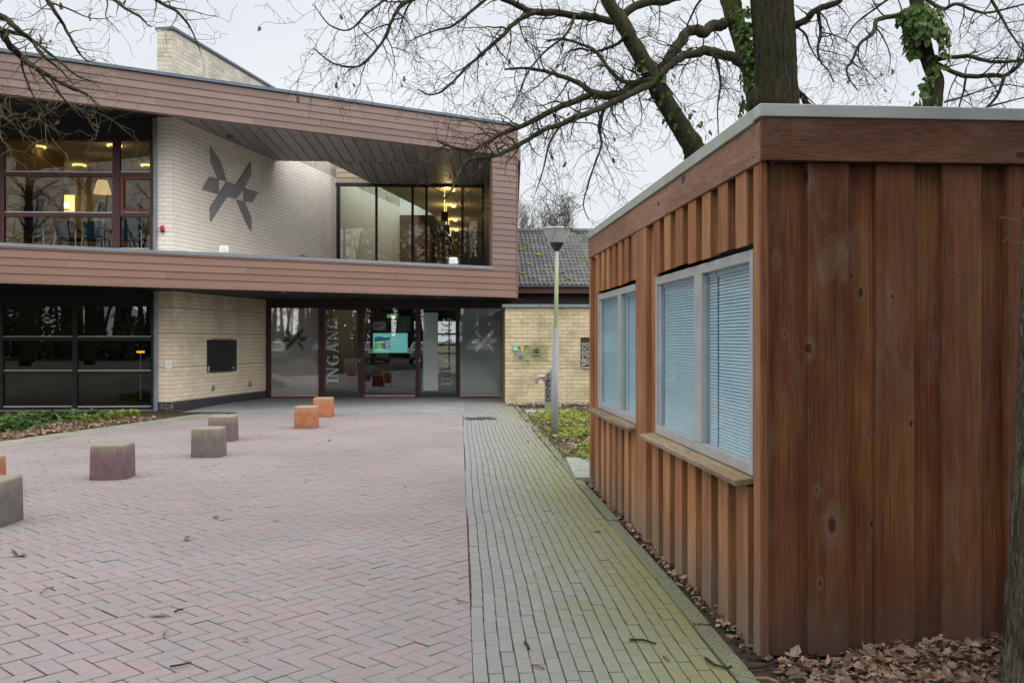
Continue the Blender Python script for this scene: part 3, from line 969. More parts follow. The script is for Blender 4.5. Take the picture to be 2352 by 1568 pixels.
# ---- soffits
SV = Vector((-0.054, 1.0, 0)).normalized(); SU = Vector((SV.y, -SV.x, 0))
def poly_clip(poly, n, d): return clip(poly, n, d)
def board_field(parent, outline, holes, z, width, mat, th=0.02, gapw=0.026, name='soffit_board'):
    """boards running along the path direction, clipped to a convex outline"""
    us = [p[0] * SU.x + p[1] * SU.y for p in outline]
    a = min(us)
    while a < max(us):
        b = a + width
        pl = clip(clip(outline, (SU.x, SU.y), b - gapw), (-SU.x, -SU.y), -a)
        a = b
        if len(pl) < 3: continue
        mb = MB()
        mb.prism([(x, y, z) for x, y in pl], (0, 0, th))
        mb.build(name, mat, parent)
fb = lambda t, d: (fac.pt(t, 0, d).x, fac.pt(t, 0, d).y)
wx = lambda Y: W1.x + (Y - W1.y) * (W2.x - W1.x) / (W2.y - W1.y)
SL_NEAR = [(wx(YS), YS), (P(752, 780, YS).x, YS + 0.07)]
slot_x = lambda Y: SL_NEAR[1][0] + (Y - YS) * 0.185
sof = empty('roof_soffit', (-4, 24, YC)); sof.parent = B; sof.matrix_basis = WORLD[B.name].inverted() @ WORLD['roof_soffit']
# region 1: from the fascia back to the slot edge line, right of the pale wall
o1 = [fb(2.0, 0.185), fb(T_R - 0.1, 0.185), (0.2, YS + 0.33), (slot_x(YS), YS + 0.07), (wx(YS) + 0.0, YS), (W1.x, W1.y)]
def convexish(o): return o
board_field(sof, [fb(2.4, 0.185), fb(T_R - 0.1, 0.185), (0.15, YS + 0.3), (wx(YS), YS), (W1.x + 0.02, W1.y + 0.0)], None, YC, 0.30, 'soffit_board')
board_field(sof, [(slot_x(YS), YS + 0.075), (0.15, YS + 0.38), (-0.3, 30.3), (slot_x(30.0), 30.0)], None, YC, 0.30, 'soffit_board')
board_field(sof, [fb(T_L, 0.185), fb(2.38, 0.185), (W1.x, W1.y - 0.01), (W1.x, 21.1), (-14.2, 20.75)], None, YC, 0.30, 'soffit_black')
# roof deck above (closes the sky out, leaves the slot open)
deck = MB()
def slab(mb, pts, z0, z1): mb.prism([(x, y, z0) for x, y in pts], (0, 0, z1 - z0))
slab(deck, [fb(T_L, 0.19), fb(T_R - 0.05, 0.19), (0.25, YS + 0.3), (wx(YS), YS), (W1.x, W1.y), (-15, 20.8)], YC + 0.025, 7.19)
slab(deck, [(slot_x(YS), YS + 0.08), (0.25, YS + 0.39), (0.25, 47), (slot_x(37.2), 47), (slot_x(37.2), 37.2)], YC + 0.025, 7.19)
slab(deck, [(-15, 20.9), (W1.x - 0.35, 21.0), (wx(37.2) - 0.35, 37.2), (-15, 37.2)], YC + 0.025, 7.19)
slab(deck, [(-15, 37.3), (slot_x(37.2) - 0.01, 37.3), (slot_x(37.2) - 0.01, 47), (-15, 47)], YC + 0.025, 7.19)
deck.build('roof_deck', 'cap_metal', B)
# lower soffit over the entrance and office windows
so2 = empty('entrance_soffit', (-4, 23, ZB)); so2.parent = B; so2.matrix_basis = WORLD[B.name].inverted() @ WORLD['entrance_soffit']
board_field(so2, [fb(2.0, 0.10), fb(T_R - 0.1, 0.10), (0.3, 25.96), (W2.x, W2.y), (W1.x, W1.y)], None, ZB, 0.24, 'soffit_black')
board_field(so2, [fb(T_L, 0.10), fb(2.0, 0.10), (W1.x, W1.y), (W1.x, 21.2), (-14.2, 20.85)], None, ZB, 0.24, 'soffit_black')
# floor slab between the storeys
mb = MB()
slab(mb, [fb(T_L, 0.205), fb(T_R - 0.06, 0.205), (0.2, 47), (-15, 47)], ZB + 0.025, 3.30)
mb.build('floor_slab', 'floor_dark', B)
mb = MB()
slab(mb, [fb(T_L, 0.21), fb(T_FIN, 0.21), (-0.6, 30.0), (wx(29.9) + 0.0, 29.9), (W1.x, W1.y), (-14, 20.8)], 3.302, 3.34)
mb.build('terrace_deck', 'terrace_bounce_gravel', B)
# soffit spot fittings
for x, y in ((650, 671), (1010, 684)):
    mb = MB()
    Y = (ZB - H) * F / (HY - y) * 1.0
    p = P(x, y, Y)
    mb.lathe((p.x, p.y, ZB - 0.012), [(0.055, 0), (0.07, 0.01)], 16)
    mb.build('soffit_spot', 'alu_strip', B)

# ---- generic framed glazing
def bars(parent, fr, rects, mat, d0, d1, name):
    for (x0, x1, y0, y1) in rects:
        mb = MB()
        fr.box(mb, fr.t(x0), fr.t(x1), fr.z((x0 + x1) / 2, y1), fr.z((x0 + x1) / 2, y0), d0, d1)
        mb.build(name, mat, parent, bevel=0.004)

def pane(parent, fr, x0, x1, y0, y1, mat, d=0.0, name='pane', th=0.008):
    mb = MB()
    xm = (x0 + x1) / 2
    fr.box(mb, fr.t(x0), fr.t(x1), fr.z(xm, y1), fr.z(xm, y0), d, d + th)
    return mb.build(name, mat, parent)

def window(fr, x0, x1, y0, y1, verts, hors, gmat, fmat, strip=True, name='window', fw=9):
    """verts: list of (xa, xb) mullions, hors: list of (ya, yb) transoms, in pixels"""
    w = empty(name, fr.pt(fr.t((x0 + x1) / 2), fr.z(x0, y1))); w.parent = B
    w.matrix_basis = WORLD[B.name].inverted() @ WORLD[w.name]
    bars(w, fr, [(x0, x0 + fw, y0, y1), (x1 - fw * 0.7, x1, y0, y1)] + [(a, b, y0, y1) for a, b in verts], fmat, -0.05, 0.05, 'mullion')
    xs = [x0 + fw] + [q for ab in verts for q in ab] + [x1 - fw * 0.7]
    cols_ = [(xs[i], xs[i + 1]) for i in range(0, len(xs), 2)]
    ys = [y0 + 7] + [q for ab in hors for q in ab] + [y1 - 7]
    rows_ = [(ys[i], ys[i + 1]) for i in range(0, len(ys), 2)]
    for xa, xb in cols_:
        for ya, yb in [(y0, y0 + 7)] + list(hors) + [(y1 - 7, y1)]:
            bars(w, fr, [(xa, xb, ya, yb)], fmat, -0.042, 0.042, 'transom')
        for ya, yb in rows_:
            pane(w, fr, xa - 0.5, xb + 0.5, ya - 0.5, yb + 0.5, gmat, -0.004)
            if strip:
                bars(w, fr, [(xa + 1, xb - 1, yb - 2.2, yb + 0.2)], 'alu_strip', -0.040, -0.012, 'glazing_bead')
    return w

up_win = window(WIN, 3, 352, 318, 579, [(260, 277)], [(396.5, 406.5), (489, 499)], 'glass_window', 'frame_maroon', name='office_window')
bars(up_win, WIN, [(279, 286, 407, 488), (346, 351, 407, 488), (286, 346, 407, 413), (286, 346, 481, 487)], 'frame_red', -0.07, -0.045, 'sash')
window(WIN, -352, 3, 318, 579, [(-180, -163)], [(396.5, 406.5), (489, 499)], 'glass_window', 'frame_maroon', name='office_window')
window(WIN, 1, 354, 697, 941, [(168, 179)], [(773.5, 782), (851.5, 860)], 'glass_ground', 'frame_black', name='ground_window', fw=8)
window(WIN, -352, 1, 697, 941, [(-180, -169)], [(773.5, 782), (851.5, 860)], 'glass_ground', 'frame_black', name='ground_window', fw=8)
# closed dark panels above and below the windows
def panel(name, fr, t0, t1, z0, z1, d0, d1, mat, parent=B, **kw):
    mb = MB(); fr.box(mb, t0, t1, z0, z1, d0, d1)
    return mb.build(name, mat, parent, **kw)
tl, tr = WIN.t(-352), -THICK + 0.0
panel('spandrel', WIN, tl, tr, WIN.z(100, 318), YC, 0.0, 0.06, 'siding_dark')
panel('spandrel', WIN, tl, tr, WIN.z(100, 697), ZB, 0.0, 0.06, 'siding_dark')
panel('sill_slab', WIN, tl, tr, -0.05, WIN.z(100, 941), -0.06, 0.25, 'slab_concrete')
panel('floor_edge', WIN, tl, tr, 3.30, WIN.z(100, 579), 0.0, 0.06, 'siding_dark')

# ---- rooms behind the glass
def room(name, pts, z0, z1, floor, wallm, ceil, open_front=True):
    """pts: plan outline, first edge is the glazed side"""
    r = empty(name, (pts[0][0], pts[0][1], z0)); r.parent = B; r.matrix_basis = WORLD[B.name].inverted() @ WORLD[r.name]
    mb = MB(); mb.prism([(x, y, z0 - 0.02) for x, y in pts], (0, 0, 0.02)); mb.build('floor', floor, r)
    mb = MB(); mb.prism([(x, y, z1) for x, y in pts], (0, 0, 0.02)); mb.build('ceiling', ceil, r)
    for i in range(1, len(pts)):
        a, b = Vector((*pts[i], 0)), Vector((*pts[(i + 1) % len(pts)], 0))
        if isinstance(wallm, (list, tuple)) and wallm[i - 1] is None: continue
        mb = MB()
        nn = (b - a).cross(Vector((0, 0, 1))).normalized() * 0.04
        mb.hexa([a + Vector((0, 0, z0)), b + Vector((0, 0, z0)), b + nn + Vector((0, 0, z0)), a + nn + Vector((0, 0, z0)),
                 a + Vector((0, 0, z1)), b + Vector((0, 0, z1)), b + nn + Vector((0, 0, z1)), a + nn + Vector((0, 0, z1))])
        mb.build('inner_wall', wallm[i - 1] if isinstance(wallm, (list, tuple)) else wallm, r)
    return r
wp = lambda t, d: (WIN.pt(t, 0, d).x, WIN.pt(t, 0, d).y)
tL = WIN.t(-352)
OFZ, OCZ = 3.60, 6.45
room('office_room', [wp(tL, 0.07), wp(-THICK, 0.07), (wx(27.2) - THICK - 0.01, 27.2), (-14.4, 27.0)], OFZ, OCZ, 'floor_wood', ['plaster_olive', 'plaster_olive', 'plaster_ochre'], 'ceiling_white')
panel('room_partition', WIN, WIN.t(12) - 0.2, WIN.t(12) - 0.12, OFZ, OCZ, 0.08, 3.4, 'plaster_ochre')
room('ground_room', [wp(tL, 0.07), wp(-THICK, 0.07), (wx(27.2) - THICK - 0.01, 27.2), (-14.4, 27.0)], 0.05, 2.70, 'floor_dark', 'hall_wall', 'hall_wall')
ep = lambda t, d: (ENT.pt(t, 0, d).x, ENT.pt(t, 0, d).y)
tE = ENT.t(1160)
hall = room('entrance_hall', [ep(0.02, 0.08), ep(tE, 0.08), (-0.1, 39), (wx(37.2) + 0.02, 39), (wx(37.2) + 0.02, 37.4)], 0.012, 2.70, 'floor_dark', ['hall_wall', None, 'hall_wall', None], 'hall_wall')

# hall back wall with a garden window
hb = Frame(wx(37.2), 39.0, 1, 0)
for n_, (a, b, z0, z1) in enumerate(((0, hb.t(1003), 0.01, 2.70), (hb.t(1062), hb.t(1176), 0.01, 2.70), (hb.t(1003), hb.t(1062), 2.40, 2.70), (hb.t(1003), hb.t(1062), 0.01, 0.18))):
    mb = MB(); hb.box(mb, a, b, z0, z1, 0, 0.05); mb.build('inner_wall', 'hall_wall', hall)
bars(hall, hb, [(1003, 1062, 765, 769), (1003, 1062, 790, 794), (1003, 1062, 810, 813), (1030, 1033, 735, 870)], 'frame_maroon', 0.0, 0.05, 'garden_window_bar')

# ---- upper glazing behind the terrace
tg = empty('terrace_window', GLZ.pt(2.4, 3.3)); tg.parent = B; tg.matrix_basis = WORLD[B.name].inverted() @ WORLD[tg.name]
mull = [(773, 781.5), (862, 867.5), (945, 950.5), (977, 982.5), (1059.5, 1065), (1107, 1121)]
for a, b in mull:
    mb = MB(); GLZ.box(mb, GLZ.t(a), GLZ.t(b), 3.3, 6.62, -0.06, 0.06); mb.build('mullion', 'frame_black', tg)
mb = MB(); GLZ.box(mb, GLZ.t(771), GLZ.t(1121), 6.62, 6.735, -0.07, 0.06); mb.build('head', 'frame_black', tg)
for (a0, a1), (b0, b1) in zip(mull[:-1], mull[1:]):
    mb = MB(); GLZ.box(mb, GLZ.t(a1) - 0.01, GLZ.t(b0) + 0.01, 3.35, 6.625, -0.004, 0.004); mb.build('pane', 'glass_terrace', tg)
# beige lapped boards closing the skylight well above the glazing
wb = panel('well_boarding', GLZ, 0.02, GLZ.t(870) + 0.3, 6.74, 8.3, 0.02, 0.06, 'siding_beige')
for i in range(9):
    mb = MB(); lap(mb, GLZ, 0.0, GLZ.t(870) + 0.3, 6.738 + i * 0.17, 6.738 + i * 0.17 + 0.175, -0.01); mb.build('plank', 'siding_beige', wb)

# ---- upper hall
UH = empty('upper_hall', (-3, 38, 3.3)); UH.parent = B; UH.matrix_basis = WORLD[B.name].inverted() @ WORLD[UH.name]
mb = MB(); mb.prism([(slot_x(30.1), 30.12, YC), (-0.4, 30.35, YC), (-0.4, 46, YC), (slot_x(37.2), 46, YC), (slot_x(37.2), 37.2, YC)], (0, 0, 0.02)); mb.build('ceiling', 'ceiling_white', UH)
mb = MB(); mb.prism([(wx(30.1), 30.1, 3.31), (-0.4, 30.3, 3.31), (-0.4, 46, 3.31), (-5, 46, 3.31)], (0, 0, 0.012)); mb.build('floor', 'floor_wood', UH)
bw = Frame(-4.6, 46.0, 1, 0)
mb = MB(); bw.box(mb, 0, 4.6, 5.42, 6.70, 0, 0.08); mb.build('inner_wall', 'plaster_olive', UH)
mb = MB(); bw.box(mb, 0, bw.t(962), 3.3, 5.42, 0, 0.08); mb.build('inner_wall', 'plaster_olive', UH)
mb = MB(); bw.box(mb, bw.t(1093), 4.6, 3.3, 5.42, 0, 0.08); mb.build('inner_wall', 'plaster_olive', UH)
for x in (1012, 1060):
    mb = MB(); bw.box(mb, bw.t(x), bw.t(x + 4), 3.3, 5.42, 0, 0.06); mb.build('garden_window_bar', 'frame_black', UH)
mb = MB(); bw.box(mb, bw.t(962), bw.t(1093), 5.05, 5.42, -0.01, 0.06); mb.build('inner_wall', 'plaster_brown', UH)
mb = MB(); mb.box(-0.62, -0.55, 30.4, 46, 3.3, 6.7); mb.build('inner_wall', 'plaster_olive', UH)
bwl = Frame(wx(37.2), 37.2, *GU)
mb = MB(); bwl.box(mb, 0, bwl.t(962), 3.3, 6.66, 0, 0.12); mb.build('inner_wall', 'plaster_brown', UH)
mb = MB(); mb.box(slot_x(37.2) - 0.75, slot_x(37.2) - 0.62, 37.35, 46, 3.3, 6.7); mb.build('inner_wall', 'plaster_brown', UH)
# skylight cover over the inner part of the slot
sk = empty('skylight', (-4.5, 33, 7.2)); sk.parent = B; sk.matrix_basis = WORLD[B.name].inverted() @ WORLD[sk.name]
mb = MB(); mb.prism([(wx(30.1), 30.1, 7.21), (slot_x(30.1), 30.1, 7.21), (slot_x(37.2), 37.2, 7.21), (wx(37.2), 37.2, 7.21)], (0, 0, 0.01)); mb.build('pane', 'glass_terrace', sk)
for y in (33.0, 35.6):
    mb = MB(); mb.box(wx(y), slot_x(y), y, y + 0.05, 7.12, 7.205); mb.build('glazing_bar', 'alu_strip', sk)
mb = MB(); mb.prism([(wx(37.2), 37.2, 6.66), (slot_x(37.2), 37.2, 6.66), (slot_x(37.2), 37.3, 6.66), (wx(37.2), 37.3, 6.66)], (0, 0, 0.9)); mb.build('well_end', 'white_paint', sk)

# ---- entrance front
EN = empty('entrance_front', ENT.pt(3.3, 0)); EN.parent = B; EN.matrix_basis = WORLD[B.name].inverted() @ WORLD[EN.name]
Y0, Y1, YB = 705, 909, 913.5
bars(EN, ENT, [(612.5, 623, 684, YB), (732, 742.5, 705, YB), (826, 837.5, 705, YB), (954, 962.5, 705, YB), (1050.5, 1056.5, 705, YB), (1157, 1160, 705, YB)], 'frame_maroon', -0.06, 0.06, 'post')
bars(EN, ENT, [(623, 732, 909.5, 914), (837.5, 954, 909.5, 914), (1056.5, 1157, 909.5, 914)], 'frame_red', -0.055, 0.055, 'bottom_rail')
bars(EN, ENT, [(612, 1160, 703, 708)], 'frame_maroon', -0.058, 0.058, 'head_rail')
panel('header_panel', ENT, 0.0, ENT.t(1162), ENT.z(900, 703), ZB + 0.0, -0.03, 0.05, 'siding_dark')
for n_, (x0, x1) in enumerate(((622, 733), (836.5, 955), (1055.5, 1158))):
    pane(EN, ENT, x0, x1, 707, 910, 'glass_entrance', -0.004)
    bars(EN, ENT, [(x0 + 1.5, x1 - 1.5, 907.2, 909.4)], 'alu_strip', -0.045, -0.010, 'glazing_bead')
for x0, x1 in ((742.5, 826), (962.5, 1050.5)):
    d = empty('sliding_door', ENT.pt(ENT.t(x0), 0)); d.parent = B; d.matrix_basis = WORLD[B.name].inverted() @ WORLD[d.name]
    bars(d, ENT, [(x0, x0 + 4, 708, 913), (x1 - 4, x1, 708, 913), (x0 + 4, x1 - 4, 708, 712), (x0 + 4, x1 - 4, 901, 913)], 'frame_grey', -0.035, 0.035, 'door_frame')
    pane(d, ENT, x0 + 3.5, x1 - 3.5, 711, 902, 'glass_entrance', -0.004)
    bars(d, ENT, [(x0 - 7 + (7 if x0 > 900 else 90), x0 - 4.5 + (7 if x0 > 900 else 90), 824.5, 830)], 'alu_strip', -0.075, -0.036, 'handle')

# frosted film, letters and emblems on the glass
def on_glass(polys, name, mat, parent, d=-0.0055, th=0.0012):
    mb = MB()
    for pl in polys:
        mb.prism([ENT.pt(ENT.t(x), ENT.z(x, y), d) for x, y in pl], ENT.v * -th)
    return mb.build(name, mat, parent)

def serif(ch):
    """polygons of one capital in a unit box (x right, y up) with thick and thin strokes and slab serifs"""
    o = []
    def bar(x0, y0, x1, y1): o.append([(x0, y0), (x1, y0), (x1, y1), (x0, y1)])
    def serifs(xc, w=0.26, top=True, bot=True):
        if bot: bar(xc - w, 0, xc + w, 0.055)
        if top: bar(xc - w, 0.945, xc + w, 1)
    if ch == 'I':
        bar(0.38, 0.05, 0.62, 0.95); serifs(0.5, 0.30); return o, 0.62
    if ch == 'N':
        bar(0.13, 0.05, 0.21, 0.95); bar(0.79, 0.05, 0.87, 0.95)
        o.append([(0.10, 0.98), (0.34, 0.98), (0.87, 0.0), (0.74, 0.0)])
        bar(0, 0, 0.34, 0.055); bar(0.66, 0.945, 1, 1); bar(0, 0.945, 0.2, 1); return o, 1.0
    if ch == 'A':
        o.append([(0.46, 1.0), (0.56, 1.0), (0.20, 0.04), (0.11, 0.04)])
        o.append([(0.46, 1.0), (0.60, 1.0), (0.94, 0.04), (0.70, 0.04)])
        bar(0.28, 0.30, 0.72, 0.36); bar(0, 0, 0.32, 0.055); bar(0.62, 0, 1.02, 0.055); return o, 1.0
    if ch == 'T':
        bar(0.38, 0.05, 0.62, 0.95); bar(0.02, 0.93, 0.98, 1); bar(0.02, 0.72, 0.07, 0.95); bar(0.93, 0.72, 0.98, 0.95); serifs(0.5, 0.28, top=False); return o, 0.95
    if ch == 'U':
        bar(0.10, 0.32, 0.33, 0.96); bar(0.76, 0.32, 0.84, 0.96); bar(0, 0.945, 0.44, 1); bar(0.62, 0.945, 0.98, 1)
        for i in range(10):
            a0, a1 = math.pi + math.pi * i / 10, math.pi + math.pi * (i + 1) / 10
            o.append([(0.47 + 0.37 * math.cos(a0), 0.33 + 0.34 * math.sin(a0)), (0.47 + 0.37 * math.cos(a1), 0.33 + 0.34 * math.sin(a1)),
                      (0.52 + 0.22 * math.cos(a1), 0.33 + 0.24 * math.sin(a1)), (0.52 + 0.22 * math.cos(a0), 0.33 + 0.24 * math.sin(a0))])
        return o, 1.0
    if ch == 'G':
        n = 22
        for i in range(n):
            a0 = R(42) + R(290) * i / n; a1 = R(42) + R(290) * (i + 1) / n
            def ring(a, rx, ry, cx): return (cx + rx * math.cos(a), 0.5 + ry * math.sin(a))
            o.append([ring(a0, 0.48, 0.52, 0.5), ring(a1, 0.48, 0.52, 0.5), ring(a1, 0.27, 0.45, 0.53), ring(a0, 0.27, 0.45, 0.53)])
        bar(0.70, 0.06, 0.92, 0.42); bar(0.55, 0.40, 1.02, 0.455); bar(0.83, 0.64, 0.88, 0.96); return o, 1.05
    return o, 1.0

def vertical_word(word, xl, xr, ytop, ybot):
    """letters turned a quarter left, reading upwards, inside the pixel box"""
    adv = [serif(c)[1] + 0.16 for c in word]
    tot = sum(adv) - 0.16
    sc = (ybot - ytop) / tot
    polys, pen = [], 0.0
    for c, a in zip(word, adv):
        for pl in serif(c)[0]:
            polys.append([(xr - (xr - xl) * q[1], ybot - (pen + q[0]) * sc) for q in pl])
        pen += a
    return polys
doors = [o for o in B.children if o.name.startswith('sliding_door')]
on_glass(vertical_word('INGANG', 751.5, 777.5, 729, 886), 'lettering', 'film_letter', doors[0])
on_glass(vertical_word('UITGANG', 1014, 1038, 729, 886), 'lettering', 'film_letter_faint', doors[1])
on_glass([[(972, 718), (1006, 718), (1006, 897), (972, 897)]], 'frosted_strip', 'film_frost', doors[1], d=-0.008)

def emblem(cx, cy, w, h):
    """five blades: two long crossing bars, two short side plates (unit box -1..1)"""
    U = [
        [(-0.58, 1.0), (-0.58, 0.64), (-0.30, 0.10), (-0.02, 0.05)],                       # upper left blade
        [(0.58, -1.0), (0.58, -0.64), (0.30, -0.10), (0.02, -0.05)],                      # lower right blade
        [(0.58, 0.80), (0.58, 0.40), (0.22, -0.06), (-0.04, -0.02), (-0.58, -1.0), (-0.58, -0.60), (-0.24, 0.02), (0.06, 0.02)],
        [(-0.62, 0.14), (-0.30, 0.08), (-0.30, -0.30), (-0.94, -0.16)],                     # left plate
        [(0.62, -0.14), (0.30, -0.08), (0.30, 0.30), (0.94, 0.16)],                          # right plate
    ]
    return [[(cx + x * w, cy - y * h) for x, y in p] for p in U]

# emblem shapes read from the photograph of the wall (pixels), one plate each
EMB = [
    [(481.5, 338), (503.5, 369), (518, 416), (500.5, 413), (481.5, 371)],
    [(574.5, 374), (574.5, 405), (541, 428), (540, 424)],
    [(518.5, 418), (540.5, 424.5), (574.5, 374), (574.5, 403), (558.5, 432), (541.5, 456.5), (520, 451.5), (481.5, 510), (481.5, 474.5), (502, 446)],
    [(541.5, 459), (559, 463), (575.5, 500.5), (575, 531), (563, 510)],
    [(479.5, 407), (499.5, 412), (501, 446), (463.5, 435)],
    [(559, 432), (590.5, 441), (578, 465), (559, 463)],
]
def frosted_emblem(x0, x1, y0, y1, mat, name):
    sx_, sy_ = (x1 - x0) / (590.5 - 463.5), (y1 - y0) / (531 - 338)
    ps = []
    for i, p in enumerate(EMB):
        if i == 1: continue
        ps.append([(x0 + (x - 463.5) * sx_, y0 + (y - 338) * sy_) for x, y in p])
    on_glass(ps, name, mat, EN)
# squarer version used on the doors: crossing bars
def cross_emblem(cx, cy, s):
    a = [[(0.66, -0.98), (0.66, -0.55), (0.10, 0.16), (-0.66, 0.98), (-0.66, 0.55), (-0.10, -0.16)],
         [(0.14, 0.20), (0.36, 0.22), (0.66, 0.60), (0.66, 0.98)],
         [(-0.14, -0.20), (-0.36, -0.22), (-0.66, -0.60), (-0.66, -0.98)],
         [(0.36, -0.20), (0.98, -0.20), (0.74, 0.18), (0.36, 0.18)],
         [(-0.36, 0.20), (-0.98, 0.20), (-0.74, -0.18), (-0.36, -0.18)]]
    return [[(cx + x * s, cy + y * s * 0.92) for x, y in p] for p in a]
on_glass([[(1057, 707.5), (1157, 707.5), (1157, 907), (1057, 907)]], 'frosted_film', 'film_haze', EN, d=-0.0052, th=0.0003)
on_glass([[(623, 707.5), (732, 707.5), (732, 907), (623, 907)]], 'tinted_film', 'film_haze_dark', EN, d=-0.0052, th=0.0003)
on_glass(cross_emblem(1112.5, 782.5, 31), 'frosted_emblem', 'film_logo', EN, d=-0.0062)
on_glass(cross_emblem(677, 779, 30), 'dark_emblem', 'film_dark', EN, d=-0.0062)

# ---- wall emblem on the pale wall: six metal plates
em = empty('wall_emblem', wallr.pt(wt(530), 4.0), 'large grey metal star emblem of angled plates on the pale upper wall', 'emblem')
for i, p in enumerate(EMB):
    if i == 1: continue
    mb = MB()
    mb.prism([wallr.pt(wallr.t(x), wallr.z(x, y), -0.035) for x, y in p], wallr.v * 0.022)
    mb.build('plate', 'emblem_metal', em)
    c = Vector((sum(x for x, y in p) / len(p), sum(y for x, y in p) / len(p), 0))
    mb = MB(); mb.tube([wallr.pt(wallr.t(c.x), wallr.z(c.x, c.y), -0.02), wallr.pt(wallr.t(c.x), wallr.z(c.x, c.y), 0.01)], 0.02, 6); mb.build('spacer', 'steel', em)

# ---- small fittings on the walls
mb = MB(); wallr.box(mb, pt0, pt1, pz0, pz1, -0.012, 0.02)
lb = mb.build('panel_door', 'black_plastic', None, bevel=0.004, label='square black flush panel set in the beige lower wall', cat='wall panel')
mb = MB(); wallr.box(mb, pt0 + 0.02, pt0 + 0.07, pz0 + 0.03, pz0 + 0.16, -0.03, -0.012); mb.build('lock', 'alu_strip', lb)
mb = MB(); wallr.box(mb, pt1 - 0.34, pt1 - 0.06, pz0 + 0.04, pz0 + 0.13, -0.02, -0.012); mb.build('card_slot', 'frame_grey', lb)
mb = MB(); wallr.box(mb, pt1 - 0.24, pt1 - 0.17, pz0 + 0.075, pz0 + 0.10, -0.026, -0.020); mb.build('indicator', 'white_paint', lb)
for x, y, lab in ((488, 891, 'round steel wall light below the black panel, left of two'), (573, 883, 'round steel wall light near the entrance end of the beige wall')):
    mb = MB()
    mb.lathe(wallr.pt(wt(x), wallr.z(x, y), 0.01), [(0.075, 0), (0.075, 0.03), (0.05, 0.045), (0.02, 0.05)], 18, -wallr.v)
    wlmp = mb.build('wall_light', 'steel_brushed', None, smooth=False, label=lab, cat='wall light')
    mb = MB(); mb.lathe(wallr.pt(wt(x), wallr.z(x, y), -0.036), [(0.035, 0), (0.02, 0.016), (0.0, 0.018)], 14, -wallr.v); mb.build('lens', 'black_plastic', wlmp)
wf = Frame(W1.x, W1.y, *GU)
mb = MB(); wf.box(mb, wf.t(380.5), wf.t(394.5), wf.z(387, 845), wf.z(387, 828), -0.012, 0.0)
ns = mb.build('notice_plate', 'white_paint', None, bevel=0.003, label='small white square plate with round mark on the wall end', cat='sign')
mb = MB()
for i in range(14):
    a0, a1 = 2 * math.pi * i / 14, 2 * math.pi * (i + 1) / 14
    q = lambda a, r: wf.pt(wf.t(387.5) + r * math.cos(a), wf.z(387, 836.5) + r * math.sin(a), -0.0135)
    mb.face([q(a0, 0.032), q(a1, 0.032), q(a1, 0.026), q(a0, 0.026)])
mb.build('round_mark', 'frame_grey', ns)
mb = MB(); mb.lathe(wf.pt(wf.t(374.5), wf.z(374, 527), -0.06), [(0.045, -0.03), (0.05, 0.0), (0.05, 0.05), (0.03, 0.08)], 12)
al = mb.build('alarm_beacon', 'red_plastic', None, label='red alarm beacon on the narrow end of the upper pale wall', cat='alarm')
mb = MB(); wf.box(mb, wf.t(371), wf.t(378), wf.z(374, 534), wf.z(374, 528), -0.07, 0.0); mb.build('bracket', 'black_plastic', al)

# downpipes
for x, ya, yb in ((355.5, 272, 582), (357, 664, 952)):
    p0 = P(x, ya, 20.92); p1 = P(x, yb, 20.92)
    mb = MB(); mb.tube([p0, p1], 0.047, 14)
    dp = mb.build('downpipe', 'zinc', B, smooth=False, autosmooth=40)
    for f_ in (0.12, 0.5, 0.88):
        q = p0.lerp(p1, f_)
        mb = MB(); mb.lathe(q + Vector((0, 0, -0.02)), [(0.056, 0), (0.056, 0.04)], 14); mb.build('pipe_clip', 'zinc', dp)

# floodlights on the terrace edge
def floodlight(x, y, Y, lab, size=0.17):
    c = P(x, y, Y)
    f = empty('floodlight', (c.x, c.y, ZP + 0.075), lab, 'floodlight')
    mb = MB(); mb.box(c.x - size, c.x + size, c.y, c.y + 0.10, c.z - size * 0.8, c.z + size * 0.85); mb.build('housing', 'white_paint', f, bevel=0.015)
    mb = MB(); mb.box(c.x - size * 0.78, c.x + size * 0.78, c.y - 0.008, c.y + 0.0, c.z - size * 0.6, c.z + size * 0.55); mb.build('lens', 'paper', f)
    mb = MB()
    mb.tube([(c.x - size * 1.1, c.y + 0.05, c.z), (c.x - size * 1.1, c.y + 0.05, ZP + 0.08), (c.x + size * 1.1, c.y + 0.05, ZP + 0.08), (c.x + size * 1.1, c.y + 0.05, c.z)], 0.012, 6); mb.build('bracket', 'steel', f)
floodlight(513, 573, 20.35, 'white floodlight on the parapet below the wall emblem', 0.10)
floodlight(1041, 599, 23.35, 'white floodlight on the parapet in front of the terrace window', 0.105)
mb = MB(); c = P(697, 597, 21.5); mb.lathe((c.x, c.y, ZP + 0.06), [(0.10, 0), (0.10, 0.05), (0.07, 0.10), (0.0, 0.125)], 16)
mb.build('dome_fitting', 'frame_grey', None, label='small dark dome fitting on the parapet at mid facade', cat='dome light')
sc_ = P(528, 312, 1.0); Yc = (YC - H) * F / (HY - 312)
c = P(528, 312, Yc)
mb = MB(); mb.lathe((c.x, c.y, YC - 0.10), [(0.06, 0), (0.085, 0.03), (0.085, 0.10)], 16)
mb.build('soffit_camera', 'soffit_board', None, label='grey round fitting under the roof soffit above the emblem', cat='camera')

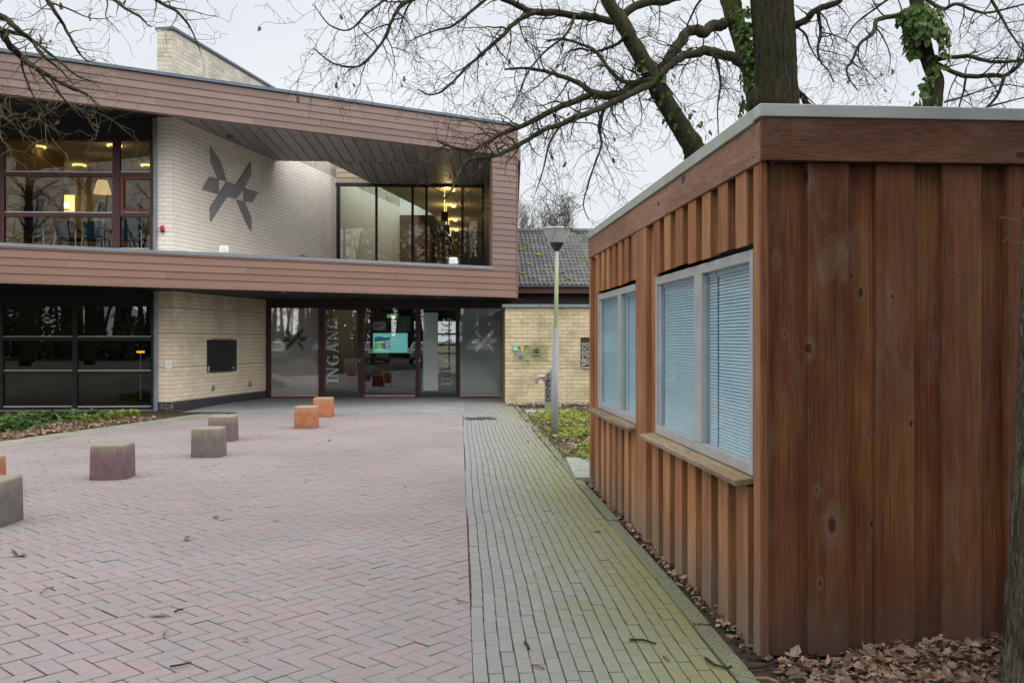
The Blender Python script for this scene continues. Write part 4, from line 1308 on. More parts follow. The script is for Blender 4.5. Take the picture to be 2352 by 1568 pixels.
# ================================================================ LOW BRICK WALL (right)
RW = Frame(P(1160, 780, 23.4).x, 23.4, *GU)
lw = empty('low_brick_wall', RW.pt(1.5, 0), 'low yellow brick wall with grey stone coping beside the entrance', 'wall')
rt1 = 4.4
h0, h1, hz0, hz1 = RW.t(1333.5), RW.t(1333.5) + 0.75, RW.z(1340, 842), RW.z(1340, 775)
mb = MB()
RW.box(mb, 0.004, h0, -0.05, 2.44, 0.006, 0.30); RW.box(mb, h1, rt1, -0.05, 2.44, 0.006, 0.30)
RW.box(mb, h0, h1, -0.05, hz0, 0.006, 0.30); RW.box(mb, h0, h1, hz1, 2.44, 0.006, 0.30)
RW.box(mb, h0, h1, hz0, hz1, 0.16, 0.29)
mb.build('wall_core', 'mortar', lw)
brick_face(lw, RW, 0, rt1, 0.0, 2.44, 'brick_yellow', bands=(9, 17), budget=260, near=lambda it: it[0], seed=20, hole=(h0, h1, hz0, hz1))
sd = Frame(RW.o.x, RW.o.y, -RW.v.x, -RW.v.y, 1)
# left return back to the entrance
rr = Frame(RW.o.x, RW.o.y, RW.v.x, RW.v.y, -1)
mb = MB(); rr.box(mb, 0.3, 2.55, -0.05, 2.44, 0.0, 0.28); mb.build('wall_return', 'mortar', lw)
for i in range(5):
    mb = MB(); RW.box(mb, -0.07 + i * 0.98, -0.07 + (i + 1) * 0.98 - 0.008, 2.44, 2.52, -0.06, 0.36); mb.build('coping_stone', 'cap_grey', lw, bevel=0.006)
# niche with stacked gravel baskets
mb = MB(); RW.box(mb, h0, h1, hz0 - 0.05, hz0 - 0.0, -0.04, 0.16); mb.build('niche_sill', 'slab_concrete', lw, bevel=0.006)
zz1 = RW.z(1340, 789)
mb = MB(); RW.box(mb, h0 + 0.01, h1 - 0.01, zz1, hz1 - 0.01, 0.05, 0.12); mb.build('niche_board', 'siding_maroon', lw)
t = NT('gravel')
vo = t.n('ShaderNodeTexVoronoi', Scale=34.0); t.link(t.pos(), vo.inputs['Vector'])
cc = t.ramp(t.n('ShaderNodeSeparateColor', Color=vo.outputs['Color']).outputs[0], [(0, (0.03, 0.03, 0.03, 1)), (0.5, (0.14, 0.13, 0.12, 1)), (1, (0.5, 0.47, 0.45, 1))])
t.bsdf(cc, 0.9, 0.2, bump=vo.outputs['Distance'], bstr=1.0, bdist=0.02)
for za, zb in ((RW.z(1340, 840), RW.z(1340, 815)), (RW.z(1340, 811), RW.z(1340, 790))):
    gb = MB(); RW.box(gb, h0 + 0.02, h1 - 0.02, za, zb, 0.03, 0.15)
    go = gb.build('gravel_basket', 'gravel', lw)
    mb = MB(); RW.box(mb, h0 + 0.005, h1 - 0.005, zb - 0.005, zb + 0.03, 0.02, 0.15); mb.build('basket_rim', 'steel_brushed', go)
# clear sign plates with small emblems
def plate_sign(x0, x1, y0, y1, lab):
    s_ = empty('wall_sign', RW.pt(RW.t((x0 + x1) / 2), RW.z(x0, y1)), lab, 'sign')
    mb = MB(); RW.box(mb, RW.t(x0), RW.t(x1), RW.z(x0, y1), RW.z(x0, y0), -0.03, -0.022); mb.build('clear_plate', 'glass_terrace', s_)
    for x in (x0 + 1.5, x1 - 1.5):
        for y in (y0 + 1.5, y1 - 1.5):
            mb = MB(); mb.tube([RW.pt(RW.t(x), RW.z(x, y), -0.036), RW.pt(RW.t(x), RW.z(x, y), 0.0)], 0.014, 10); mb.build('stud', 'steel', s_)
    return s_
def mark(s_, pl, mat, d=-0.033, name='mark'):
    mb = MB(); mb.prism([RW.pt(RW.t(x), RW.z(x, y), d) for x, y in pl], RW.v * 0.0025); mb.build(name, mat, s_)
def circle(cx, cy, r, n=14, sy=1.0): return [(cx + r * math.cos(2 * math.pi * i / n), cy + r * sy * math.sin(2 * math.pi * i / n)) for i in range(n)]
def rect(x0, x1, y0, y1): return [(x0, y0), (x1, y0), (x1, y1), (x0, y1)]
plain('print_mint', (0.13, 0.55, 0.36, 1), 0.5); plain('print_purple', (0.10, 0.03, 0.22, 1), 0.5); plain('print_orange', (0.70, 0.30, 0.03, 1), 0.5)
plain('print_yellow', (0.75, 0.48, 0.03, 1), 0.5); plain('print_lime', (0.42, 0.58, 0.05, 1), 0.5); plain('print_blue', (0.03, 0.14, 0.62, 1), 0.5)
plain('print_bronze', (0.05, 0.038, 0.02, 1), 0.5); plain('print_pale', (0.42, 0.36, 0.42, 1), 0.5)
s1_ = plate_sign(1178, 1211, 792, 828, 'clear wall sign with mint square, coloured dots and blue tag')
mark(s1_, rect(1178.7, 1188.7, 794, 805), 'print_mint'); mark(s1_, rect(1180, 1186, 801, 802.2), 'paper', -0.0345)
for cx, cy, mt in ((1193.5, 800, 'print_purple'), (1198.3, 798.5, 'print_yellow'), (1192, 804.5, 'print_orange'), (1199, 804, 'print_lime')):
    mark(s1_, circle(cx, cy, 2.6), mt)
mark(s1_, rect(1186, 1204, 810.5, 812), 'print_pale'); mark(s1_, rect(1188, 1202, 813, 814), 'print_pale'); mark(s1_, rect(1192.5, 1198.8, 817, 821.2), 'print_blue')
s2_ = plate_sign(1211.5, 1259, 792, 828, 'clear wall sign with dark temple symbol and orange ring')
mark(s2_, [(1225.5, 803), (1232, 799.3), (1238.5, 803)], 'print_bronze'); mark(s2_, rect(1225.5, 1238.5, 809.5, 811), 'print_bronze')
for i in range(5): mark(s2_, rect(1226.7 + i * 2.4, 1228.1 + i * 2.4, 803.6, 809.5), 'print_bronze')
mark(s2_, rect(1221, 1240, 815.5, 817), 'print_bronze'); mark(s2_, rect(1223, 1238, 812.5, 813.4), 'print_pale')
for i in range(12):
    a = 2 * math.pi * i / 12
    mark(s2_, circle(1250.5 + 4.6 * math.cos(a), 804.5 + 4.6 * math.sin(a), 1.15, 8), 'print_orange')

# ================================================================ TILE-ROOFED BUILDING
TB = empty('tiled_building', (1.5, 29, 0), 'single storey building with mossy dark pantile roof beyond the brick wall', 'building')
ev = Frame(P(1186, 780, 28.0).x - 1.6, 28.0, *GU)
EZ, SLP = 3.28, R(25)
RUN = 4.6; RISE = RUN * math.tan(SLP)
mb = MB(); ev.box(mb, 0.2, 9, 0, EZ - 0.02, 0.45, 0.6); mb.build('wall', 'siding_maroon', TB)
mb = MB(); ev.box(mb, -0.1, 9.2, EZ - 0.24, EZ - 0.03, -0.02, 0.04); mb.build('eave_board', 'siding_maroon', TB)
mb = MB(); ev.box(mb, -0.1, 9.2, EZ - 0.60, EZ - 0.25, 0.38, 0.44); mb.build('boarding', 'siding_dark', TB)
mb = MB(); mb.hexa([ev.pt(-0.1, EZ - 0.03, 0.04), ev.pt(9.2, EZ - 0.03, 0.04), ev.pt(9.2, EZ - 0.03, 0.46), ev.pt(-0.1, EZ - 0.03, 0.46), ev.pt(-0.1, EZ - 0.01, 0.04), ev.pt(9.2, EZ - 0.01, 0.04), ev.pt(9.2, EZ - 0.01, 0.46), ev.pt(-0.1, EZ - 0.01, 0.46)]); mb.build('eave_soffit', 'siding_maroon', TB)
mb = MB()
n = 10
for i in range(n):
    a0, a1 = math.pi + math.pi * i / n, math.pi + math.pi * (i + 1) / n
    q = lambda a, t: ev.pt(t, EZ - 0.01 + 0.055 * math.sin(a), -0.07 + 0.055 * math.cos(a))
    mb.face([q(a0, -0.1), q(a0, 9.2), q(a1, 9.2), q(a1, -0.1)])
ev.box(mb, -0.1, 9.2, EZ - 0.012, EZ + 0.004, -0.135, -0.118)
mb.build('gutter', 'zinc', TB)
rf = MB(); rf.hexa([ev.pt(-0.1, EZ - 0.03, 0), ev.pt(9.2, EZ - 0.03, 0), ev.pt(9.2, EZ - 0.03 + RISE, RUN), ev.pt(-0.1, EZ - 0.03 + RISE, RUN),
                    ev.pt(-0.1, EZ + 0.02, 0), ev.pt(9.2, EZ + 0.02, 0), ev.pt(9.2, EZ + 0.02 + RISE, RUN), ev.pt(-0.1, EZ + 0.02 + RISE, RUN)])
roof = rf.build('roof', 'mortar_dark', TB)
mb = MB(); mb.hexa([ev.pt(-0.1, EZ - 0.03 + RISE, RUN), ev.pt(9.2, EZ - 0.03 + RISE, RUN), ev.pt(9.2, EZ - 0.03, 2 * RUN), ev.pt(-0.1, EZ - 0.03, 2 * RUN),
                    ev.pt(-0.1, EZ + 0.02 + RISE, RUN), ev.pt(9.2, EZ + 0.02 + RISE, RUN), ev.pt(9.2, EZ + 0.02, 2 * RUN), ev.pt(-0.1, EZ + 0.02, 2 * RUN)]); mb.build('rear_roof', 'mortar_dark', TB)
t = NT('roof_tile')
v = t.pos()
c = t.ramp(t.rnd(), [(0, (0.065, 0.070, 0.078, 1)), (0.5, (0.095, 0.10, 0.108, 1)), (1, (0.125, 0.13, 0.135, 1))])
c = t.mix(t.ramp(t.noise(v, 2.2, 6.0, 0.65, 0.5), [(0.53, (0, 0, 0, 1)), (0.66, (0.7, 0.7, 0.7, 1))]), c, (0.10, 0.095, 0.02, 1))
c = t.mix(t.ramp(t.noise(v, 13.0, 3.0, 0.5), [(0.66, (0, 0, 0, 1)), (0.70, (0.8, 0.8, 0.8, 1))]), c, (0.30, 0.29, 0.25, 1))
t.bsdf(c, 0.75, 0.35, bump=t.noise(v, 40.0), bstr=0.3, bdist=0.004)
TW, TLn = 0.284, 0.300
slope_len = RUN / math.cos(SLP)
mb = MB()                     # double-roll tile in local axes: x across, y up the slope, z out of the roof
nx = 17; prof = []
for i in range(nx):
    u = i / (nx - 1)
    prof.append((u * (TW + 0.012), 0.028 * max(0.0, math.sin(u * 4 * math.pi - 0.6)) ** 0.8 + 0.012 * math.sin(u * 4 * math.pi - 0.6) * 0.5 + 0.006))
L2 = TLn + 0.06
bot = [(x, 0.0, z + 0.022) for x, z in prof]; top = [(x, L2, z - 0.006) for x, z in prof]; lip = [(x, 0.0, z - 0.004) for x, z in prof]
mb.add(bot + top + lip, [(i, i + 1, nx + i + 1, nx + i) for i in range(nx - 1)] + [(2 * nx + i, 2 * nx + i + 1, i + 1, i) for i in range(nx - 1)])
me_tile, _c = mb.mesh('tile', 'roof_tile', smooth=True, centre=False)
me_tile.set_sharp_from_angle(angle=R(60))
rotm = Matrix(((ev.u.x, ev.v.x * math.cos(SLP), -ev.v.x * math.sin(SLP), 0), (ev.u.y, ev.v.y * math.cos(SLP), -ev.v.y * math.sin(SLP), 0), (0, math.sin(SLP), math.cos(SLP), 0), (0, 0, 0, 1)))
rows_n = int(slope_len / TLn)
rt = random.Random(3)
t_a = ev.t(1172); 
for j in range(rows_n + 1):
    for i in range(15):
        s_ = j * TLn - 0.05
        p = ev.pt(t_a + i * TW, EZ + 0.03 + s_ * math.sin(SLP), s_ * math.cos(SLP))
        if s_ + TLn > slope_len + 0.12: continue
        inst(me_tile, 'tile', Matrix.Translation(p) @ rotm @ Matrix.Rotation(rt.gauss(0, 0.006), 4, 'Z') @ Matrix.Rotation(rt.gauss(0, 0.006), 4, 'X'), roof)
for i in range(11):
    mb = MB(); a = ev.pt(t_a - 0.2 + i * 0.45, EZ + 0.06 + RISE, RUN); b = ev.pt(t_a - 0.2 + i * 0.45 + 0.46, EZ + 0.06 + RISE + 0.008, RUN)
    mb.tube([a, b], [0.11, 0.10], 12); mb.build('ridge_tile', 'roof_tile', TB)
# moss cushions on the tiles
plain('moss', (0.20, 0.20, 0.025, 1), 0.95, 0.1, var=0.5, nscale=60, bstr=1.0, bscale=120)
for x, y, r_ in ((1195, 573, 0.10), (1235, 586, 0.12), (1207, 560, 0.06), (1250, 621, 0.06), (1292, 625, 0.07), (1308, 640, 0.08), (1215, 607, 0.07), (1200, 628, 0.06), (1330, 600, 0.06), (1227, 637, 0.05)):
    k = (HY - y) / F; Yd = 0.0
    # where the view ray meets the roof slope
    kx = (x - CX) / F
    tt = math.tan(SLP)
    # z = EZ + tt*(dist into roof); approx by solving along the ray
    Yr = 28.0
    for _ in range(12):
        X = kx * Yr
        d_ = (Vector((X, Yr, 0)) - ev.o).dot(ev.v)
        zr = EZ + 0.07 + d_ * tt
        Yr += (zr - (H + k * Yr)) / (k - tt) * 1.0
    mb = MB(); mb.ball((kx * Yr, Yr, H + k * Yr), r_, 10, (1.2, 0.9, 0.5)); mb.build('moss_cushion', 'moss', TB)

# ================================================================ WOODEN KIOSK
KC = G(1749, 1516)                                                # near corner on the ground
kl = Frame(KC.x, KC.y, -0.0729, 1.0, -1)                           # long left side; v points into the kiosk
kf = Frame(KC.x, KC.y, 1.0, 0.0729, 1)                             # short front side
K = empty('kiosk', (KC.x, KC.y, 0), 'brown timber kiosk with board cladding, flat roof and two blinded windows', 'kiosk')
KL, KWd, KH = kl.t(1354), 2.75, 2.52
kl.o = kl.o + kl.v * 0.028                                        # cladding plane lies just inside the roof edge
wood('wood_front_shaded', [(0.139, 0.048, 0.022, 1), (0.190, 0.083, 0.032, 1)], 'z', foot=(0.083, 0.060, 0.051, 1), gray=(0.199, 0.135, 0.099, 1))  # darker than the side wood: the front's shade is put into its colour
wood('wood_side_lit', [(0.292, 0.124, 0.054, 1), (0.367, 0.178, 0.084, 1)], 'z', foot=(0.173, 0.164, 0.135, 1), knots=False, grain=0.9)  # same timber lightened: daylight on the side is put into its colour
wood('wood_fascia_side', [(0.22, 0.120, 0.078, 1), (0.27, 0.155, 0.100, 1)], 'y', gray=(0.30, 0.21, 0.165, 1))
wood('wood_fascia_front', [(0.131, 0.053, 0.031, 1), (0.169, 0.077, 0.043, 1)], 'x', gray=(0.206, 0.125, 0.090, 1))  # fascia darker on the front than on the side, shade in its colour
wood('wood_sill', [(0.20, 0.145, 0.09, 1), (0.27, 0.21, 0.135, 1)], 'y', gray=(0.27, 0.275, 0.17, 1))
wood('wood_back_shaded', [(0.040, 0.017, 0.009, 1), (0.055, 0.025, 0.013, 1)], 'z', knots=False)  # dark tone carries the shade of the batten gaps
plain('roof_alu', (0.44, 0.475, 0.49, 1), 0.5, 0.4, 0.15, var=0.10, nscale=3.0)
t = NT('roof_alu_green')
v = t.pos()
c = t.ramp(t.noise(v, 2.2, 6.0, 0.7), [(0.38, (0.42, 0.46, 0.46, 1)), (0.62, (0.34, 0.39, 0.27, 1))])
t.bsdf(c, 0.55, 0.4, 0.1)
plain('window_alu', (0.47, 0.485, 0.49, 1), 0.45, 0.4, 0.3, var=0.1, nscale=5.0)

def kboard(fr, t0, t1, z0, z1, d0, d1, mat, name='board', bev=0.004, parent=None):
    mb = MB(); fr.box(mb, t0, t1, z0, z1, d0, d1)
    return mb.build(name, mat, parent or K, bevel=bev)

BD = 0.045                                                        # board thickness: outer boards stand proud of the inner ones
# ---- front: inner boards with cover boards over the gaps
outer = [(0.245, 0.455), (0.60, 0.80), (0.955, 1.155), (1.30, 1.50), (1.645, 1.85), (2.0, 2.2), (2.35, 2.55)]
inner = [(0.0285, 0.262), (0.440, 0.615), (0.785, 0.970), (1.14, 1.315), (1.485, 1.66), (1.835, 2.015), (2.185, 2.365), (2.53, 2.75)]
rk = random.Random(12)
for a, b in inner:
    kboard(kf, a, b, 0.005, KH, 0.0 + BD, 2 * BD, 'wood_front_shaded')
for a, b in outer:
    kboard(kf, a + rk.gauss(0, 0.002), b + rk.gauss(0, 0.002), 0.005 + rk.uniform(0, 0.01), KH, 0.0, BD - 0.001, 'wood_front_shaded')
# ---- corner post boards
kboard(kl, 0.001, 0.030, 0.0, KH, -0.0275, 0.0, 'wood_front_shaded', 'corner_board')  # strip in the darkened wood, standing in for its shaded front edge
kboard(kl, 0.031, 0.13, 0.0, KH, -0.026, 0.02, 'wood_side_lit', 'corner_board')
# ---- left side: window openings
w1a, w1b = kl.t(1728), kl.t(1505)
w2a, w2b = kl.t(1468), kl.t(1373)
zw0, zw1 = 0.89, 2.10
pA, pB = kl.t(1492), kl.t(1468)
kboard(kl, pA, pB, 0.0, KH, -0.030, 0.06, 'wood_side_lit', 'post')
kboard(kl, w1b + 0.004, pA - 0.004, 0.0, KH, 0.014, 0.04, 'wood_side_lit', 'side_board')
kboard(kl, kl.t(1363), KL, 0.0, KH, -0.030, 0.06, 'wood_side_lit', 'post')
kboard(kl, w2b + 0.004, kl.t(1363) - 0.004, 0.0, KH, 0.014, 0.04, 'wood_side_lit', 'side_board')
# back boarding seen in the gaps, their shade painted as dark wood
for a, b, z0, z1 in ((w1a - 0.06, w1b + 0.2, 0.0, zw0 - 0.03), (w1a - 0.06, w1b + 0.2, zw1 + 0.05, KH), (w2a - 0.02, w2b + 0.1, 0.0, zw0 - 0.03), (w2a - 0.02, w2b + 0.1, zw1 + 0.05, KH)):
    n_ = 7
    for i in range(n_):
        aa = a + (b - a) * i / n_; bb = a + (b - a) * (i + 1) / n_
        kboard(kl, aa, bb - 0.004, z0, z1, 0.045, 0.065, 'wood_back_shaded', 'back_board', bev=0.0)
def battens(a, b, n_, z0, z1, top):
    pitch = (b - a) / n_
    for i in range(n_):
        t0 = a + i * pitch + 0.035; t1 = t0 + pitch * 0.56
        dz = rk.uniform(-0.006, 0.006)
        mb = MB()
        q = kl.pt
        bo = 0.022 if top else 0.0                                   # undercut drip edge
        mb.hexa([q(t0, z0 + dz, 0.02 if not top else -0.03), q(t1, z0 + dz, 0.02 if not top else -0.03), q(t1, z0 + dz + bo, 0.044), q(t0, z0 + dz + bo, 0.044),
                 q(t0, z1, 0.02 if not top else -0.03), q(t1, z1, 0.02 if not top else -0.03), q(t1, z1, 0.044), q(t0, z1, 0.044)] if False else
                [q(t0, z0 + dz, -0.024), q(t1, z0 + dz, -0.024), q(t1, z0 + dz + bo, 0.044), q(t0, z0 + dz + bo, 0.044),
                 q(t0, z1, -0.024), q(t1, z1, -0.024), q(t1, z1, 0.044), q(t0, z1, 0.044)])
        mb.build('batten', 'wood_side_lit', K, bevel=0.004)
battens(w1a - 0.01, w1b + 0.06, 7, 2.12, KH, True)
battens(w2a + 0.0, w2b + 0.06, 7, 2.12, KH, True)
battens(w1a - 0.03, w1b + 0.10, 7, 0.0, zw0 - 0.045, False)
battens(w2a + 0.0, w2b + 0.08, 7, 0.0, zw0 - 0.045, False)
# ---- sills
for a, b in ((w1a - 0.01, w1b + 0.12), (w2a + 0.005, w2b + 0.12)):
    mb = MB(); q = kl.pt
    mb.hexa([q(a, zw0 - 0.045, -0.095), q(b, zw0 - 0.045, -0.095), q(b, zw0 - 0.03, 0.03), q(a, zw0 - 0.03, 0.03),
             q(a, zw0 - 0.012, -0.10), q(b, zw0 - 0.012, -0.10), q(b, zw0 + 0.006, 0.03), q(a, zw0 + 0.006, 0.03)])
    mb.build('window_sill', 'wood_sill', K, bevel=0.005)
# ---- windows
def kwindow(a, b, m0, m1, side):
    w = empty('kiosk_window', kl.pt((a + b) / 2, zw0)); w.parent = K; w.matrix_basis = WORLD[K.name].inverted() @ WORLD[w.name]
    def fb_(t0, t1, z0, z1, d0=0.0, d1=0.06, name='frame'):
        mb = MB(); kl.box(mb, t0, t1, z0, z1, d0, d1); mb.build(name, 'window_alu', w, bevel=0.004)
    fb_(a, a + 0.05, zw0 + 0.008, zw1); fb_(b - 0.05, b, zw0 + 0.008, zw1)
    fb_(a + 0.05, b - 0.05, zw1 - 0.06, zw1); fb_(a + 0.05, b - 0.05, zw0 + 0.008, zw0 + 0.075)
    fb_(m0, m1, zw0 + 0.075, zw1 - 0.06, -0.004, 0.055, 'mullion')
    fb_(b - 0.095, b - 0.052, zw0 + 0.075, zw1 - 0.06, 0.015, 0.05, 'sash')
    for t0, t1 in ((a + 0.045, m0 + 0.005), (m1 - 0.005, b - 0.045)):
        mb = MB(); kl.box(mb, t0, t1, zw0 + 0.07, zw1 - 0.055, 0.026, 0.032); mb.build('pane', 'glass_kiosk', w)
m1a, m1b = kl.t(1612), kl.t(1595)
m2a, m2b = kl.t(1425.5), kl.t(1419)
kwindow(w1a, w1b, m1a, m1b, 0)
kwindow(w2a, w2b, m2a, m2b, 1)
# ---- fascia boards, roof edge, roof and inner box
fz0, fz1 = 2.52, 2.728
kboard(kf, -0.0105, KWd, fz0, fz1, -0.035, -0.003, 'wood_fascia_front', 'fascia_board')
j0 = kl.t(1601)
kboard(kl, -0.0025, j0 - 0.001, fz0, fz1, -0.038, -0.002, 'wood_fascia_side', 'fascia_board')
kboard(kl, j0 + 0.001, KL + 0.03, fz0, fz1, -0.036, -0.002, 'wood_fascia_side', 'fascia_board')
kboard(kf, 0.0, KWd, fz1 + 0.0005, fz1 + 0.010, -0.028, 0.0, 'wood_sill', 'fascia_lip', bev=0)
kboard(kf, -0.024, KWd + 0.03, fz1 + 0.011, fz1 + 0.075, -0.045, 0.06, 'roof_alu', 'roof_edge', bev=0.004)
for a, b in ((0.062, kl.t(1672)), (kl.t(1672) + 0.003, KL + 0.04)):
    kboard(kl, a, b, fz1 + 0.001, fz1 + 0.0745, -0.052, 0.05, 'roof_alu_green', 'roof_edge', bev=0.004)
mb = MB()
mb.prism([kl.pt(0.05, fz1, 0.04), kl.pt(KL, fz1, 0.04), kl.pt(KL, fz1, KWd), kl.pt(0.05, fz1, KWd)], (0, 0, 0.045)); mb.build('roof', 'asphalt', K)
mb = MB(); kl.box(mb, KL - 0.03, KL, 0.0, KH, 0.062, KWd); mb.build('rear_wall', 'wood_back_shaded', K)
mb = MB(); kl.box(mb, 0.09, KL - 0.04, 0.0, KH, KWd - 0.03, KWd); mb.build('far_side_wall', 'wood_back_shaded', K)
mb = MB(); kl.box(mb, 0.062, 0.075, 0.0, KH, 0.065, KWd - 0.04); mb.build('front_lining', 'wood_back_shaded', K)
mb = MB(); kl.box(mb, 0.08, KL - 0.04, 0.0, 0.04, 0.068, KWd - 0.04); mb.build('floor', 'floor_dark', K)
mb = MB(); kl.box(mb, 0.08, KL - 0.04, KH - 0.02, KH + 0.02, 0.07, KWd - 0.04); mb.build('ceiling', 'white_paint', K)

# ---- venetian blinds behind the panes, one slat each
t = NT('blind_slat')
c = t.ramp(t.noise(t.pos((2, 2, 40)), 1.0, 3.0), [(0.3, (0.66, 0.72, 0.76, 1)), (0.7, (0.74, 0.80, 0.83, 1))])
t.bsdf(c, 0.45, 0.4)
def blind(a, b, lab):
    o = empty('venetian_blind', kl.pt((a + b) / 2, zw1 - 0.05, 0.10), lab, 'blind', 'venetian blinds in the kiosk')
    zt, zb, pitch = zw1 - 0.075, zw0 + 0.085, 0.0198
    n_ = int((zt - zb) / pitch)
    mb = MB()
    nseg = 4; w_ = 0.0245
    L_ = (b - a)
    vv = []
    for k in range(nseg + 1):
        s_ = -0.5 + k / nseg
        tilt = R(64)
        y_ = s_ * w_ * math.cos(tilt); z_ = s_ * w_ * math.sin(tilt) * 1.0
        bow = 0.0022 * (1 - (2 * s_) ** 2)
        vv.append((y_ - bow * math.sin(tilt), z_ + bow * math.cos(tilt)))
    pts = [(-L_ / 2, y, z) for y, z in vv] + [(L_ / 2, y, z) for y, z in vv]
    mb.add(pts, [(k, nseg + 1 + k, nseg + 2 + k, k + 1) for k in range(nseg)])
    me, _ = mb.mesh('slat', 'blind_slat', smooth=True, centre=False)
    rot = kl.mat()
    for i in range(n_):
        c = kl.pt((a + b) / 2, zt - 0.02 - i * pitch, 0.055)
        inst(me, 'slat', Matrix.Translation(c) @ rot @ Matrix.Rotation(rk.gauss(0, 0.0012), 4, 'Y'), o)
    mb = MB(); kl.box(mb, a, b, zt - 0.012, zt + 0.03, 0.040, 0.075); mb.build('head_rail', 'blind_slat', o)
    for f_ in (0.18, 0.5, 0.82):
        tt = a + (b - a) * f_
        mb = MB(); mb.tube([kl.pt(tt, zt, 0.041), kl.pt(tt, zb, 0.041)], 0.0012, 4); mb.build('cord', 'white_paint', o)
g1 = kl.t(1631)
blind(w1a + 0.035, g1 - 0.012, 'pale blue blind nearest the kiosk corner, in the near window')
blind(g1 + 0.012, w1b - 0.035, 'pale blue blind in the far half of the near kiosk window')
g2 = kl.t(1431)
blind(w2a + 0.035, g2 - 0.012, 'pale blue blind in the near half of the far kiosk window')
blind(g2 + 0.012, w2b - 0.035, 'pale blue blind at the far end of the kiosk window row')

# nail heads on the front boards
mb = MB()
for a, b in outer:
    for z in (0.32, 1.28, 2.30):
        for t_ in (a + 0.03, b - 0.03):
            c = kf.pt(t_ + rk.gauss(0, 0.004), z + rk.gauss(0, 0.012), 0.0)
            mb.lathe(c, [(0.0042, -0.002), (0.0042, 0.0012), (0.0, 0.0015)], 8, -kf.v)
mb.build('nail_heads', 'frame_grey', K, kind='stuff')

# ================================================================ CONCRETE BLOCKS
def block_mat(name, base, cap):
    t = NT(name)
    v = t.pos()
    sx = t.n('ShaderNodeSeparateXYZ'); t.link(v, sx.inputs[0])
    n1 = t.noise(v, 9.0, 6.0, 0.7)
    c = t.ramp(n1, [(0.3, tuple(x * 0.72 for x in base) + (1,)), (0.7, tuple(min(1, x * 1.22) for x in base) + (1,))])
    # algae and worn paint running down from the top edge
    st = t.noise(t.pos((40, 40, 3)), 1.0, 4.0, 0.6)
    hz = t.math('ADD', sx.outputs[2], t.math('MULTIPLY', t.math('SUBTRACT', st, 0.5), 0.26))
    c = t.mix(t.ramp(hz, [(0.26, (0, 0, 0, 1)), (0.40, (0.85, 0.85, 0.85, 1))]), c, cap)
    low = t.math('ADD', sx.outputs[2], t.math('MULTIPLY', t.noise(v, 12.0), 0.12))
    c = t.mix(t.ramp(low, [(0.05, (0.6, 0.6, 0.6, 1)), (0.16, (0, 0, 0, 1))]), c, (0.10, 0.10, 0.085, 1))
    pit = t.noise(v, 120.0, 2.0, 0.5)
    c = t.mix(t.ramp(pit, [(0.30, (0.75, 0.75, 0.75, 1)), (0.36, (0, 0, 0, 1))]), c, (0.05, 0.045, 0.04, 1))
    sp2 = t.noise(v, 170.0, 2.0, 0.5)
    c = t.mix(t.ramp(sp2, [(0.66, (0, 0, 0, 1)), (0.70, (0.6, 0.6, 0.6, 1))]), c, (0.5, 0.47, 0.42, 1))
    t.bsdf(c, 0.9, 0.2, bump=t.noise(v, 70.0, 5.0), bstr=0.5, bdist=0.006)
block_mat('block_grey', (0.155, 0.138, 0.128), (0.235, 0.215, 0.165, 1))
block_mat('block_purple', (0.165, 0.105, 0.120), (0.235, 0.215, 0.165, 1))
block_mat('block_orange', (0.36, 0.135, 0.065), (0.30, 0.215, 0.135, 1))

def block(p, mat, lab, s=0.40, h=0.405, rz=0.0):
    """p: front right lower corner"""
    import bmesh
    bm = bmesh.new()
    bmesh.ops.create_cube(bm, size=1.0)
    for v in bm.verts:
        k = 0.965 if v.co.z > 0 else 1.0
        v.co = Vector((v.co.x * s * k, v.co.y * s * k, (v.co.z + 0.5) * h))
    top = [e for e in bm.edges if all(v.co.z > h * 0.9 for v in e.verts)]
    vert = [e for e in bm.edges if abs(e.verts[0].co.z - e.verts[1].co.z) > h * 0.5]
    bmesh.ops.bevel(bm, geom=top + vert, offset=0.026, segments=4, affect='EDGES', profile=0.5)
    me = bpy.data.meshes.new('concrete_block'); bm.to_mesh(me); bm.free()
    me.materials.append(M[mat])
    for q in me.polygons: q.use_smooth = True
    me.set_sharp_from_angle(angle=R(50))
    o = bpy.data.objects.new('concrete_block', me)
    a = math.atan2(PD.y, PD.x) - math.pi / 2 + rz
    ctr = Vector((p.x, p.y, 0)) + Matrix.Rotation(a, 3, 'Z') @ Vector((-s / 2, s / 2, 0))
    attach(o, Matrix.Translation((ctr.x, ctr.y, -0.002)) @ Matrix.Rotation(a, 4, 'Z'))
    return tag(o, lab, 'concrete block', 'concrete seat blocks across the square')
block(Vector((-4.39, 7.92, 0)), 'block_grey', 'large grey concrete block cut off by the left edge')
block(Vector((-5.33, 9.35, 0)), 'block_orange', 'orange concrete block peeping out behind the leftmost grey block')
block(G(285, 1102), 'block_purple', 'purple concrete block with mossy top, nearest of the two purple ones')
block(G(505, 1051), 'block_grey', 'plain grey concrete block standing in front of a purple block')
block(G(535, 1014), 'block_purple', 'purple concrete block half hidden behind a plain grey block')
block(G(725.7, 984.5), 'block_orange', 'orange concrete block, front one of the pair near the entrance')
block(G(762, 958), 'block_orange', 'orange concrete block nearest the entrance doors, behind another orange block')

